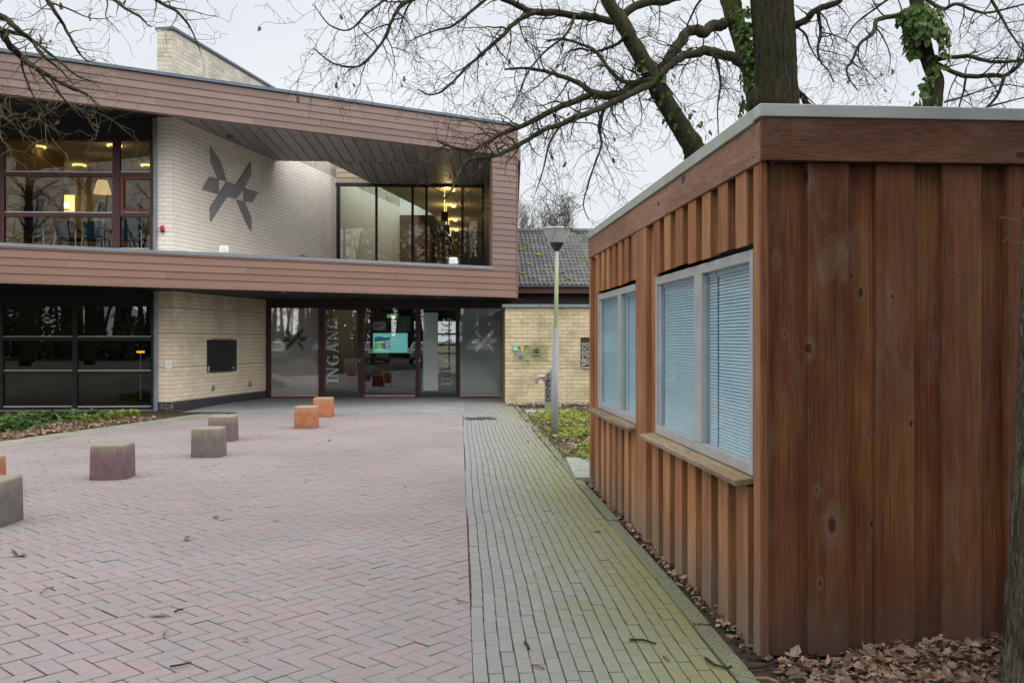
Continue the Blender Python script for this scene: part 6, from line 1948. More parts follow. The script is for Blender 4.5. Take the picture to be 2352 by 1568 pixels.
OAK = [(0, 0), (0.06, 0.10), (0.16, 0.14), (0.10, 0.24), (0.24, 0.32), (0.14, 0.43), (0.30, 0.55), (0.17, 0.64), (0.26, 0.78), (0.12, 0.86), (0.0, 1.0)]
IVY = [(0, 0), (0.30, -0.05), (0.48, 0.18), (0.26, 0.36), (0.34, 0.62), (0.0, 1.0)]
OVAL = [(0, 0), (0.20, 0.25), (0.24, 0.5), (0.15, 0.8), (0, 1.0)]
def leaf(mb, p, d, n, size, shape=OAK, fold=0.35, curl=0.25):
    """folded leaf: base p, pointing along d, facing n"""
    d = Vector(d).normalized(); n = Vector(n); n = (n - d * n.dot(d))
    n = n.normalized() if n.length > 1e-5 else d.orthogonal().normalized()
    s = d.cross(n)
    m = len(shape)
    mid, lf, rt = [], [], []
    for x, y in shape:
        cz = -curl * (y - 0.4) ** 2
        mid.append(p + d * (y * size) + n * (cz * size))
        lf.append(p + d * (y * size) + s * (x * size) + n * ((cz + fold * x) * size))
        rt.append(p + d * (y * size) - s * (x * size) + n * ((cz + fold * x) * size))
    if shape is OAK:
        keep = (0, 3, 5, 7, 9, 10)
        # two half outlines, each a fan strip along the midrib
        mb.add([mid[0], mid[5], mid[10]] + lf[1:10] + rt[1:10],
               [(0, 3, 4, 5, 6, 7, 1), (1, 7, 8, 9, 10, 11, 2), (1, 16, 15, 14, 13, 12, 0), (2, 20, 19, 18, 17, 16, 1)])
    else:
        mb.add([mid[0]] + lf[1:m - 1] + [mid[-1]] + list(reversed(rt[1:m - 1])), [tuple(range(0, m)), tuple([m - 1] + list(range(m, 2 * m - 2)) + [0])])

def rv3(r):
    while True:
        v = Vector((r.uniform(-1, 1), r.uniform(-1, 1), r.uniform(-1, 1)))
        if 0.05 < v.length < 1: return v.normalized()

class Tree:
    def __init__(self, seed, rmin=0.0028):
        self.r = random.Random(seed); self.rmin = rmin
        self.wood = MB(); self.twig = MB(); self.leaf = MB(); self.tips = []
    def limb(self, pts, rad, n=8, mb=None):
        """smooth limb through points (Catmull-Rom) with radii"""
        P_ = [Vector(p) for p in pts]; out, rr = [], []
        for i in range(len(P_) - 1):
            p0, p1, p2, p3 = P_[max(0, i - 1)], P_[i], P_[i + 1], P_[min(len(P_) - 1, i + 2)]
            for k in range(4):
                t = k / 4
                q = 0.5 * ((2 * p1) + (p2 - p0) * t + (2 * p0 - 5 * p1 + 4 * p2 - p3) * t * t + (3 * p1 - p0 - 3 * p2 + p3) * t ** 3)
                out.append(q); rr.append(rad[i] + (rad[i + 1] - rad[i]) * t)
        out.append(P_[-1]); rr.append(rad[-1])
        r = self.r
        for i in range(1, len(out) - 1):
            out[i] = out[i] + rv3(r) * rr[i] * (0.22 if rr[i] < 0.09 else 0.08)
            rr[i] *= r.uniform(0.92, 1.1) if rr[i] < 0.09 else r.uniform(0.97, 1.04)
        (mb or self.wood).tube(out, rr, n)
        return out, rr
    def grow(self, p, d, length, r0, level, maxl, droop=0.0, dens=1.0, wig=0.35, leafp=0.0, seg=None, spread=0.9, split=(0.45, 0.75)):
        r = self.r
        n = max(3, int(length / (seg or max(0.05, length / 7)))); n = min(n, 9)
        pts = [Vector(p)]; d = Vector(d).normalized(); rad = [r0]
        for i in range(n):
            d = (d + rv3(r) * wig + Vector((0, 0, -droop))).normalized()
            pts.append(pts[-1] + d * (length / n))
            rad.append(max(self.rmin * 0.8, r0 * (1 - 0.75 * (i + 1) / n)))
        (self.wood if r0 > 0.02 else self.twig).tube(pts, rad, 6 if r0 > 0.02 else (4 if r0 > 0.008 else 3), cap=False)
        if level >= maxl:
            if r.random() < leafp:
                leaf(self.leaf, pts[-1], Vector((r.gauss(0, 0.5), r.gauss(0, 0.5), -1)), rv3(r), r.uniform(0.05, 0.09), OAK, 0.6, 0.6)
            return
        kids = max(1, int(round(dens * (n - 0.3))))
        for k in range(kids):
            i = r.randint(1, n) if k else n
            f = (pts[i] - pts[i - 1]).normalized()
            perp = f.cross(rv3(r)).normalized()
            nd = (f * r.uniform(0.35, 0.9) + perp * spread).normalized()
            self.grow(pts[i], nd, length * r.uniform(*split), max(self.rmin, rad[i] * 0.68), level + 1, maxl, droop, dens * 0.92, wig, leafp, None, spread, split)
    def clothe(self, pts, rr, step, length, maxl, droop=0.0, dens=1.0, wig=0.35, leafp=0.0, up=0.0, start=0.0, spread=0.9, bias=None):
        """side branches along a limb"""
        r = self.r; acc = 0.0; tot = sum((pts[i + 1] - pts[i]).length for i in range(len(pts) - 1)); run = 0
        for i in range(1, len(pts)):
            l = (pts[i] - pts[i - 1]).length; run += l; acc += l
            if run < start * tot: acc = 0; continue
            while acc > step:
                acc -= step * r.uniform(0.7, 1.3)
                f = (pts[i] - pts[i - 1]).normalized()
                perp = f.cross(rv3(r)).normalized()
                nd = f * r.uniform(0.2, 0.8) + perp * spread + Vector((0, 0, up))
                if bias: nd += Vector(bias)
                k = 1.0 - 0.45 * run / tot
                self.grow(pts[i], nd, length * k * r.uniform(0.6, 1.25), max(self.rmin, min(rr[i] * 0.5, 0.014 * length + 0.003)), 1, maxl, droop, dens, wig, leafp, spread=spread)
    def finish(self, root, woodmat, twigmat, leafmat_='leaf_dead', names=('limbs', 'twigs', 'dead_leaves')):
        if self.wood.v: self.wood.build(names[0], woodmat, root, smooth=True)
        if self.twig.v: self.twig.build(names[1], twigmat, root, smooth=True)
        if self.leaf.v: self.leaf.build(names[2], leafmat_, root)

def furrowed(pts, rads, n, seed, depth=0.006, freq=(23, 37), step=3):
    """trunk with running bark ridges"""
    rb = random.Random(seed); mb = MB()
    P_ = [Vector(p) for p in pts]; sub = []
    for i in range(len(P_) - 1):
        p0, p1, p2, p3 = P_[max(0, i - 1)], P_[i], P_[i + 1], P_[min(len(P_) - 1, i + 2)]
        m_ = max(4, int((p2 - p1).length / 0.06))
        for k_ in range(m_):
            t = k_ / m_
            q = 0.5 * ((2 * p1) + (p2 - p0) * t + (2 * p0 - 5 * p1 + 4 * p2 - p3) * t * t + (3 * p1 - p0 - 3 * p2 + p3) * t ** 3)
            sub.append((q, rads[i] + (rads[i + 1] - rads[i]) * t))
    sub.append((P_[-1], rads[-1]))
    ph = [rb.uniform(0, 6.28) for _ in range(6)]
    vv = []
    for c_, r_ in sub:
        for j in range(n):
            a = 2 * math.pi * j / n
            fl = depth * math.sin(a * freq[0] + 1.3 * math.sin(c_.z * 2.7 + ph[0] + 2 * math.cos(a))) + depth * 0.8 * math.sin(a * freq[1] + 1.5 * math.sin(c_.z * 3.9 + ph[1]) + ph[2]) + rb.gauss(0, depth * 0.45) + r_ * 0.03 * math.sin(a * 2 + c_.z * 0.9 + ph[3])
            vv.append((c_.x + (r_ + fl) * math.cos(a), c_.y + (r_ + fl) * math.sin(a), c_.z))
    m = len(sub)
    mb.add(vv, [(i * n + j, i * n + (j + 1) % n, (i + 1) * n + (j + 1) % n, (i + 1) * n + j) for i in range(m - 1) for j in range(n)])
    return mb, [q for q, _ in sub]

def px_path(pl, Y0, Y1=None, r=None, jitter=0.0):
    """pixel polyline at distances from Y0 to Y1 (metres)"""
    out = []
    for i, (x, y) in enumerate(pl):
        f = i / max(1, len(pl) - 1)
        Y = Y0 + ((Y1 if Y1 is not None else Y0) - Y0) * f + (r.gauss(0, jitter) if r and 0 < i else 0)
        out.append(P(x, y, Y))
    return out

# ---- big oak behind the kiosk
OY = 11.6
oak = empty('oak_tree', (P(1782, 780, OY).x, OY, 0), 'big bare oak behind the kiosk, thick trunk with mossy side stems', 'tree')
T = Tree(11)
k = OY / F
tp = [(1787, 1080), (1784, 700), (1782, 400), (1782, 250), (1781, 180), (1779, 100), (1773, 0), (1768, -90), (1762, -200), (1768, -330)]
tw = [0.42, 0.33, 0.29, 0.275, 0.255, 0.250, 0.248, 0.24, 0.21, 0.17]
tpts = px_path(tp, OY)
T2 = Tree(2)
trunk, _q = furrowed(tpts, tw, 150, 3, 0.007, (27, 41))
trunk.ball(P(1742, 236, OY - 0.02), 0.17, 12, (0.9, 1, 1.2))
trunk.build('trunk', 'bark_oak', oak, smooth=True)
mossy = MB()
sb_, sr_ = T2.limb(px_path([(1770, 420), (1745, 300), (1735, 250), (1728, 200), (1713, 130), (1691, 56), (1677, 0), (1662, -70), (1640, -160)], OY + 0.25), [0.13, 0.12, 0.11, 0.10, 0.105, 0.115, 0.125, 0.11, 0.09], 14, mossy)
mossy.build('mossy_stem', 'bark_mossy', oak, smooth=True)
lean_ = MB()
lb_, lr_ = T2.limb(px_path([(1740, 560), (1690, 470), (1640, 395), (1603, 355), (1583, 322), (1556, 282), (1527, 230), (1503, 190), (1478, 140), (1440, 78), (1398, 0), (1370, -60), (1330, -140)], OY - 0.1, OY - 0.9), [0.15, 0.15, 0.15, 0.145, 0.125, 0.115, 0.11, 0.105, 0.098, 0.088, 0.078, 0.07, 0.06], 14, lean_)
lean_.ball(P(1594, 362, OY - 0.2), 0.13, 12, (1.0, 1, 0.8))
lean_.build('leaning_stem', 'bark_limb', oak, smooth=True)
rj = random.Random(77)
main = [
    ([(1669, 56), (1635, 60), (1617, 73), (1587, 69), (1568, 89), (1546, 123), (1516, 157), (1474, 187), (1443, 199), (1428, 217), (1386, 221), (1359, 213)], 0.075, 0.045, OY + 0.2, OY - 0.9),
    ([(1386, 221), (1359, 212), (1328, 191), (1290, 176), (1252, 164), (1199, 157), (1160, 160)], 0.042, 0.012, OY - 0.85, OY - 0.9),
    ([(1370, 218), (1359, 216), (1313, 235), (1267, 254), (1214, 284), (1157, 305), (1111, 332), (1084, 344), (1038, 338), (1004, 322)], 0.042, 0.012, OY - 0.85, OY - 1.6),
    ([(1703, 145), (1676, 130), (1650, 123), (1624, 116), (1598, 123), (1561, 134), (1524, 164), (1498, 190), (1443, 218), (1390, 244), (1348, 260), (1290, 284), (1237, 305), (1187, 336), (1134, 359), (1080, 366), (1054, 397), (1038, 435), (1019, 458)], 0.068, 0.009, OY + 0.1, OY - 2.1),
    ([(1560, -8), (1520, 2), (1481, 5), (1443, 23), (1420, 42), (1401, 50), (1367, 40), (1321, 36), (1275, 29), (1222, 27), (1176, 6), (1140, -12)], 0.060, 0.034, OY + 0.1, OY - 0.8),
    ([(1230, 28), (1199, 42), (1172, 61), (1153, 84), (1119, 114), (1096, 134), (1073, 153), (1046, 183), (1015, 210), (985, 218), (960, 205)], 0.032, 0.007, OY - 0.7, OY - 1.2),
    ([(1050, -60), (980, -15), (924, 11), (901, 46), (886, 84), (867, 111), (832, 149), (794, 153), (756, 141), (720, 110)], 0.030, 0.006, OY - 1.0, OY - 1.6),
    ([(960, -40), (886, 0), (848, 27), (802, 69), (756, 57), (722, 12)], 0.018, 0.005, OY - 1.3, OY - 1.6),
    ([(1500, 182), (1440, 190), (1400, 160), (1370, 120), (1330, 100), (1290, 90), (1255, 95)], 0.034, 0.010, OY - 0.7, OY - 0.5),
    ([(1440, 78), (1420, 100), (1370, 118), (1330, 112), (1300, 122)], 0.026, 0.008, OY - 0.8, OY - 0.4),
    ([(1390, 244), (1376, 290), (1382, 330), (1368, 372), (1352, 420), (1340, 470), (1352, 505)], 0.020, 0.005, OY - 1.0, OY - 1.3),
    ([(1290, 284), (1262, 330), (1250, 380), (1238, 420), (1226, 452)], 0.016, 0.004, OY - 1.2, OY - 1.5),
    ([(1640, 120), (1655, 190), (1648, 250), (1652, 330)], 0.018, 0.005, OY - 0.1, OY - 0.5),
    ([(1822, 60), (1848, 48), (1878, 22), (1923, 7), (1935, -10)], 0.050, 0.030, OY, OY - 0.3),
    ([(1878, 22), (1885, 75), (1878, 112), (1885, 142), (1904, 164), (1915, 190)], 0.024, 0.006, OY - 0.1, OY - 0.4),
    ([(1826, 58), (1850, 80), (1862, 110), (1880, 140)], 0.020, 0.006, OY, OY + 0.4),
    ([(1815, 195), (1837, 216), (1856, 243), (1880, 300)], 0.045, 0.035, OY + 0.1, OY + 0.3),
    ([(1150, -30), (1090, 20), (1040, 60), (1000, 70), (950, 90)], 0.022, 0.006, OY - 0.8, OY - 1.0),
    ([(1320, 36), (1300, 80), (1250, 120), (1210, 170), (1190, 220), (1170, 260)], 0.018, 0.005, OY - 0.8, OY - 1.3),
]
for pl, ra, rb, ya, yb in main:
    pts = px_path(pl, ya, yb, rj, 0.05)
    n_ = len(pts)
    rad = [ra + (rb - ra) * (i / (n_ - 1)) ** 0.9 for i in range(n_)]
    o_, r_ = T.limb(pts, rad, 8 if ra > 0.03 else 6)
    T.clothe(o_, r_, 0.105, 0.66, 3, droop=0.05, dens=0.56, wig=0.33, leafp=0.035, up=-0.05, start=0.08)
T.clothe(lb_, lr_, 0.5, 0.7, 3, dens=0.55, leafp=0.02, start=0.35)
T.clothe(sb_, sr_, 0.7, 0.6, 3, dens=0.5, leafp=0.02, start=0.5)
# crown above the picture
for i in range(14):
    a = rj.uniform(0, 2 * math.pi)
    b0 = tpts[-1 - (i % 3)]
    T.grow(b0, Vector((math.cos(a), math.sin(a), 0.7)), rj.uniform(2.0, 3.2), 0.07, 1, 3, 0.0, 0.6, 0.25)
T.finish(oak, 'bark_limb', 'twig')

# ivy leaves on a stem
def ivy_on(name, pts, rads, n, seed, parent, size=(0.05, 0.085), spread=1.3, mats='ivy_leaf', rng_=(0, 1), back=True):
    r = random.Random(seed); mb = MB()
    for i in range(n):
        f = r.uniform(*rng_) * (len(pts) - 1); j = min(int(f), len(pts) - 2); q = pts[j].lerp(pts[j + 1], f - j)
        rad = rads[min(j, len(rads) - 1)]
        a = r.uniform(0, 2 * math.pi)
        out = Vector((math.cos(a), -abs(math.sin(a)) if r.random() < 0.8 else abs(math.sin(a)), r.gauss(0, 0.25))).normalized()
        p = q + out * rad * r.uniform(1.0, spread)
        leaf(mb, p, Vector((r.gauss(0, 0.6), r.gauss(0, 0.3), -1 + r.gauss(0, 0.5))), out, r.uniform(*size), IVY, 0.2, 0.3)
    return mb.build(name, mats, parent)
ivy_on('ivy_leaves', [P(1703, 20, OY + 0.1), P(1712, 90, OY + 0.1), P(1722, 150, OY + 0.1), P(1733, 215, OY + 0.12), P(1730, 268, OY + 0.1)], [0.10, 0.10, 0.12, 0.15, 0.17], 330, 4, oak)
ivy_on('ivy_leaves', [P(1474, 150, OY - 0.6), P(1508, 185, OY - 0.6), P(1540, 250, OY - 0.5), P(1590, 310, OY - 0.4)], [0.12, 0.14, 0.16, 0.16], 46, 5, oak, spread=1.8)

# ---- second oak at the right with ivy
RY = 16.0
oak2 = empty('ivy_oak_tree', (P(2144, 780, RY).x, RY, 0), 'slender crooked oak with clumps of ivy at the right', 'tree')
T = Tree(21)
t2p = px_path([(2150, 1000), (2146, 600), (2144, 300), (2146, 224), (2150, 186), (2139, 157), (2124, 112), (2116, 56), (2105, 0), (2098, -70), (2112, -160), (2100, -260)], RY)
tr2, q_ = furrowed(t2p, [0.20, 0.16, 0.14, 0.138, 0.130, 0.125, 0.122, 0.120, 0.108, 0.10, 0.085, 0.06], 90, 4, 0.006, (17, 29))
tr2.build('trunk', 'bark_oak', oak2, smooth=True)
main2 = [
    ([(2112, 40), (2086, 33), (2034, 41), (2012, 49), (2005, 75), (1975, 101), (1956, 142), (1945, 157), (1949, 179), (1971, 209)], 0.050, 0.010, RY, RY - 0.6),
    ([(2010, 60), (2030, 90), (2045, 130), (2040, 170)], 0.018, 0.005, RY, RY - 0.3),
    ([(2150, 138), (2221, 129), (2277, 142), (2352, 138), (2420, 120)], 0.040, 0.02, RY, RY - 0.6),
    ([(2150, 145), (2165, 153), (2213, 175), (2277, 173), (2307, 175), (2333, 157), (2352, 138), (2400, 90)], 0.042, 0.03, RY, RY - 0.8),
    ([(2219, 178), (2212, 215), (2198, 258)], 0.022, 0.012, RY, RY),
    ([(2307, 175), (2290, 220), (2262, 250), (2225, 262)], 0.030, 0.012, RY - 0.5, RY - 0.2),
    ([(2270, 245), (2310, 235), (2352, 225), (2400, 222)], 0.018, 0.008, RY - 0.4, RY - 0.7),
    ([(2105, -20), (2160, 20), (2200, 10), (2260, 30), (2352, 10)], 0.040, 0.015, RY, RY - 0.4),
    ([(2170, 235), (2220, 220), (2300, 195), (2370, 205)], 0.020, 0.008, RY + 0.3, RY + 0.6),
    ([(2105, 0), (2060, -10), (2010, 20), (1960, 60), (1940, 100)], 0.03, 0.008, RY + 0.2, RY + 0.6),
    ([(2260, -30), (2300, 40), (2330, 90), (2352, 120)], 0.03, 0.01, RY + 0.2, RY + 0.4),
]
for pl, ra, rb, ya, yb in main2:
    pts = px_path(pl, ya, yb, rj, 0.06); n_ = len(pts)
    o_, r_ = T.limb(pts, [ra + (rb - ra) * i / (n_ - 1) for i in range(n_)], 7)
    T.clothe(o_, r_, 0.17, 0.85, 3, droop=0.03, dens=0.52, wig=0.33, leafp=0.07, start=0.05)
for i in range(9):
    a = rj.uniform(0, 2 * math.pi)
    T.grow(t2p[-1 - i % 2], Vector((math.cos(a), math.sin(a), 0.7)), rj.uniform(1.6, 2.6), 0.05, 1, 3, 0.0, 0.6, 0.25)
T.finish(oak2, 'bark_limb', 'twig')
ivy_on('ivy_leaves', [P(2085, 40, RY - 0.1), P(2110, 30, RY - 0.1), P(2122, 70, RY - 0.1), P(2134, 100, RY - 0.1)], [0.16, 0.24, 0.26, 0.14], 380, 6, oak2, (0.09, 0.16), 1.5)
ivy_on('ivy_leaves', [P(2088, 80, RY - 0.1), P(2094, 110, RY - 0.1), P(2102, 130, RY - 0.1)], [0.06, 0.06, 0.05], 45, 7, oak2, (0.09, 0.15), 1.6)
ivy_on('ivy_leaves', [P(2150, 90, RY - 0.1), P(2160, 140, RY - 0.1), P(2124, 190, RY - 0.1), P(2118, 225, RY - 0.1), P(2140, 250, RY - 0.2)], [0.12, 0.08, 0.1, 0.12, 0.1], 75, 8, oak2, (0.09, 0.16), 1.6)

# ---- trunk at the right edge in front of the kiosk
nt = empty('near_tree', (2.50, 4.25, 0), 'grey barked tree trunk at the lower right edge in front of the kiosk', 'tree')
NYt = 4.25
rad_px = 160
pts = [P(2305 + 92, 1640, NYt), P(2316 + 84, 1500, NYt), P(2332 + 78, 1250, NYt), P(2344 + 76, 1000, NYt), P(2352 + 76, 800, NYt), P(2362 + 74, 500, NYt), P(2372 + 74, 200, NYt), P(2380 + 74, -200, NYt), P(2392 + 72, -700, NYt)]
pts[0].z = -0.05
rds = [0.205, 0.178, 0.162, 0.155, 0.153, 0.15, 0.147, 0.142, 0.13]
mb, out = furrowed(pts, rds, 150, 9, 0.0045, (31, 47))
bark('bark_near', (0.105, 0.092, 0.072), (0.065, 0.072, 0.026, 1), 0.35, 1.5)
mb.build('trunk', 'bark_near', nt, smooth=True)
T = Tree(31, 0.0016)
for (x, y), (dx, dz), ln in (((2362, 560), (-0.9, 0.35), 0.12), ((2365, 540), (-0.8, 0.5), 0.10), ((2368, 470), (-0.6, 0.6), 0.10)):
    Tq = Tree(int(x + y), 0.0016); Tq.grow(P(x, y, NYt - 0.12), Vector((dx, -0.3, dz)), ln, 0.003, 2, 3, 0, 0.5, 0.3)
    Tq.twig.build('side_twig', 'twig_lichen', nt)
for i in range(10):
    a = rj.uniform(0, 2 * math.pi)
    T.grow(out[-1], Vector((math.cos(a), math.sin(a), 0.8)), rj.uniform(1.6, 2.4), 0.05, 1, 3, 0.0, 0.55, 0.25)
T.finish(nt, 'bark_limb', 'twig_lichen')

# ---- tree outside the left edge whose branches hang into the picture
LY = 7.2
lt = empty('left_oak_tree', (-6.3, 7.0, 0), 'bare oak branches with lichen reaching in from the upper left corner', 'tree')
mb = MB()
T2.limb([(-6.3, 7.0, -0.05), (-6.25, 7.0, 1.5), (-6.2, 7.05, 3.0), (-6.15, 7.1, 4.6), (-6.3, 7.2, 6.2), (-6.2, 7.2, 7.8)], [0.24, 0.19, 0.17, 0.15, 0.12, 0.08], 14, mb)
mb.build('trunk', 'bark_oak', lt, smooth=True)
T = Tree(41, 0.0019)
main3 = [
    ([(-420, -60), (-200, 0), (-60, 40), (0, 72), (17, 97), (49, 132), (80, 155), (114, 175), (160, 200), (200, 218), (223, 240), (258, 255)], 0.045, 0.005),
    ([(-420, -60), (-150, -20), (0, 37), (26, 57), (51, 77), (74, 94), (94, 123), (137, 160), (165, 190)], 0.040, 0.004),
    ([(-300, -20), (-80, 50), (0, 69), (60, 84), (120, 128), (180, 176), (230, 190)], 0.030, 0.003),
    ([(-200, -140), (20, -90), (80, -40), (109, 0), (129, 31), (152, 69), (172, 106), (183, 123), (200, 140), (220, 137)], 0.030, 0.003),
    ([(-100, -190), (120, -110), (200, -50), (263, 0), (289, 20), (323, 40), (338, 57), (348, 63)], 0.025, 0.003),
    ([(0, -220), (200, -120), (300, -50), (358, 0), (401, 23), (424, 46), (438, 66), (452, 97), (461, 123)], 0.025, 0.003),
    ([(358, 0), (400, 18), (440, 25), (475, 35), (502, 38)], 0.007, 0.002),
    ([(120, 8), (160, 22), (200, 40), (235, 44), (255, 38)], 0.008, 0.002),
    ([(200, -40), (245, 0), (243, 38), (262, 60), (275, 78)], 0.008, 0.002),
    ([(49, 137), (54, 166), (74, 215), (97, 258), (114, 309), (132, 329), (155, 310)], 0.010, 0.003),
    ([(-150, 150), (0, 218), (40, 225), (75, 240), (100, 250)], 0.014, 0.003),
    ([(-150, 180), (0, 266), (40, 262), (66, 266)], 0.012, 0.003),
    ([(-160, 220), (0, 300), (12, 325), (32, 345), (60, 350), (68, 342)], 0.012, 0.003),
    ([(-160, 160), (0, 240), (30, 268), (50, 285), (60, 300)], 0.012, 0.003),
    ([(114, 175), (150, 232), (190, 252), (230, 262), (280, 290), (310, 303)], 0.010, 0.003),
    ([(80, 155), (120, 200), (160, 240), (190, 270), (215, 272)], 0.009, 0.003),
]
base = Vector((-6.2, 7.1, 4.4))
for pl, ra, rb_ in main3:
    pts = px_path(pl, LY, LY, rj, 0.12); n_ = len(pts)
    o_, r_ = T.limb(pts, [ra + (rb_ - ra) * (i / (n_ - 1)) ** 0.8 for i in range(n_)], 6)
    T.clothe(o_, r_, 0.115, 0.30, 3, droop=0.02, dens=0.42, wig=0.34, leafp=0.05, start=0.12)
T.finish(lt, 'bark_limb', 'twig_lichen')

# ---- fine bare tree far behind the tiled roof
fy = 46.0
far = empty('far_tree', (P(1262, 780, fy).x, fy, 0), 'fine bare tree with many upright stems behind the tiled roof', 'tree')
T = Tree(51, 0.010)
bx = P(1262, 780, fy).x
for i in range(15):
    x0 = bx + rj.uniform(-1.5, 1.3); 
    p0 = Vector((bx + rj.uniform(-0.3, 0.3), fy + rj.uniform(-0.4, 0.4), 0.2))
    p1 = Vector((x0, fy + rj.uniform(-0.8, 0.8), rj.uniform(4.2, 5.2)))
    p2 = Vector((x0 * 1 + (x0 - bx) * 0.35, p1.y, rj.uniform(6.6, 8.6) - abs(x0 - bx) * 0.6))
    o_, r_ = T.limb([p0, p0.lerp(p1, 0.5) + rv3(rj) * 0.1, p1, p1.lerp(p2, 0.5) + rv3(rj) * 0.12, p2], [0.09, 0.06, 0.042, 0.03, 0.012], 5)
    T.clothe(o_, r_, 0.24, 1.3, 3, droop=-0.10, dens=0.62, wig=0.22, up=0.5, start=0.42, spread=0.6)
T.finish(far, 'twig_grey', 'twig_grey', names=('stems', 'twigs', 'leaves'))

# ================================================================ LEAVES, TWIGS, GROUND COVER
rl_ = random.Random(101)
def flat_leaf(mb, x, y, z, size, tilt=0.35, shape=None):
    size *= rl_.uniform(0.45, 1.1)
    shape = shape or (OAK if rl_.random() < 0.7 else rl_.choice((OVAL, IVY)))
    a = rl_.uniform(0, 2 * math.pi)
    n = Vector((rl_.gauss(0, tilt), rl_.gauss(0, tilt), 1)).normalized()
    leaf(mb, Vector((x, y, z)), Vector((math.cos(a), math.sin(a), rl_.gauss(0, tilt * 0.4))), n, size, shape, rl_.uniform(-0.2, 0.9), rl_.uniform(-0.9, 1.3))

# heap of dry oak leaves against the kiosk front and around the near trunk
mb = MB()
for i in range(5200):
    u = rl_.random()
    s_ = rl_.uniform(0.02, 2.7)
    dpt = -abs(rl_.gauss(0, 0.32)) - 0.01
    if s_ < 0.42 and rl_.random() < 0.80: continue
    p = kf.pt(s_, 0, dpt)
    pile = 0.085 * max(0.0, min(1.0, (s_ - 0.25) / 0.5)) * math.exp(dpt / 0.28)
    p.z = rl_.uniform(0.008, 0.02 + pile)
    flat_leaf(mb, p.x, p.y, p.z, rl_.uniform(0.045, 0.088), 0.55)
for i in range(1500):
    p = Vector((rl_.uniform(1.25, 3.4), rl_.uniform(3.0, 4.55), 0))
    if p.x < 1.35 + (4.6 - p.y) * 0.06 and rl_.random() < 0.6: continue
    flat_leaf(mb, p.x, p.y, rl_.uniform(0.008, 0.03), rl_.uniform(0.045, 0.09), 0.45)
mb.build('leaf_litter_by_kiosk', 'leaf_litter', kind='stuff', label='deep drift of dry brown oak leaves along the kiosk front', cat='leaf litter')

# leaves caught between kerb and kiosk side
mb = MB()
for i in range(430):
    t_ = rl_.random() ** 0.8 * KL
    if rl_.random() < 0.35: t_ = rl_.choice((0.65, 1.2, 1.55, 2.4, 3.2, 4.1)) + rl_.gauss(0, 0.12)
    p = kl.pt(max(0.15, t_), 0, -rl_.uniform(0.0, max(0.03, 0.10 - 0.012 * t_)))
    flat_leaf(mb, p.x, p.y, rl_.uniform(0.006, 0.03), rl_.uniform(0.04, 0.075), 0.6)
mb.build('leaf_litter_by_kerb', 'leaf_litter', kind='stuff', label='dry leaves caught between the kerb and the kiosk side', cat='leaf litter')

# left bed: litter, ivy carpet and tufts
def in_left(u, w):
    a = SA + SNl * STRIP_W + SD * (-3.0 + 8.0 * u)
    return Vector((a.x + SNl.x * w, a.y + SNl.y * w, 0))
mb = MB()
for i in range(3600):
    p = in_left(rl_.random(), abs(rl_.gauss(0, 0.7)))
    if p.y > 20.8 or (p.x > -8.0 and p.y > 19.6): continue
    flat_leaf(mb, p.x, p.y, rl_.uniform(0.01, 0.05), rl_.uniform(0.06, 0.11), 0.5)
mb.build('leaf_litter_left_bed', 'leaf_litter', kind='stuff', label='brown leaf litter covering the bed below the left windows', cat='leaf litter')
def carpet(name, pts, n, size, hgt, mat, shape, lab, spread, cat='ground cover'):
    mb = MB()
    for i in range(n):
        c = pts[rl_.randrange(len(pts))]
        p = Vector((c[0] + rl_.gauss(0, c[2] * spread), c[1] + rl_.gauss(0, c[2] * spread * 1.2), 0))
        d_ = math.hypot(p.x - c[0], p.y - c[1]) / (c[2] * 1.6)
        h_ = hgt * max(0.1, 1 - d_) * rl_.uniform(0.4, 1.0)
        a = rl_.uniform(0, 6.28)
        leaf(mb, Vector((p.x, p.y, h_ + 0.01)), Vector((math.cos(a), math.sin(a), rl_.gauss(0.1, 0.4))), Vector((rl_.gauss(0, 0.45), rl_.gauss(-0.2, 0.45), 1)), rl_.uniform(*size), shape, 0.2, 0.3)
        if rl_.random() < 0.12:
            mb.tube([(p.x, p.y, 0), (p.x, p.y, h_ + 0.01)], 0.003, 3, cap=False)
    return mb.build(name, mat, kind='stuff', label=lab, cat=cat)
ivp = [(*G(x, y)[:2], r_) for x, y, r_ in ((-60, 985, 0.7), (10, 975, 0.6), (60, 972, 0.55), (120, 968, 0.5), (175, 966, 0.4), (215, 965, 0.25), (40, 990, 0.4), (0, 992, 0.4))]
carpet('ivy_carpet', ivp, 1500, (0.07, 0.13), 0.22, 'ivy_leaf', IVY, 'dark green ivy carpet in the left bed', 0.55)
for (x, y), lab in (((265, 966), 'small green tuft in the left bed, nearest the ivy carpet'), ((300, 961), 'small green tuft near the downpipe foot'), ((205, 975), 'green tuft among dry leaves in the left bed')):
    g_ = G(x, y)
    mb = MB()
    for i in range(90):
        a = rl_.uniform(0, 6.28); r_ = abs(rl_.gauss(0, 0.10))
        p = Vector((g_.x + r_ * math.cos(a), g_.y + r_ * math.sin(a), rl_.uniform(0.01, 0.16)))
        leaf(mb, p, Vector((math.cos(a) * 0.7, math.sin(a) * 0.7, 0.5)), Vector((-math.cos(a) * 0.4, -math.sin(a) * 0.4, 1)), rl_.uniform(0.06, 0.11), OVAL, 0.2, 0.4)
    pt_ = empty('green_tuft', (g_.x, g_.y, 0), lab, 'plant')
    mb.build('leaves', 'cover_leaf', pt_)
    mb = MB()
    mb.tube([(g_.x, g_.y, -0.02), (g_.x + 0.01, g_.y, 0.08)], 0.012, 6); mb.build('stem', 'twig', pt_)

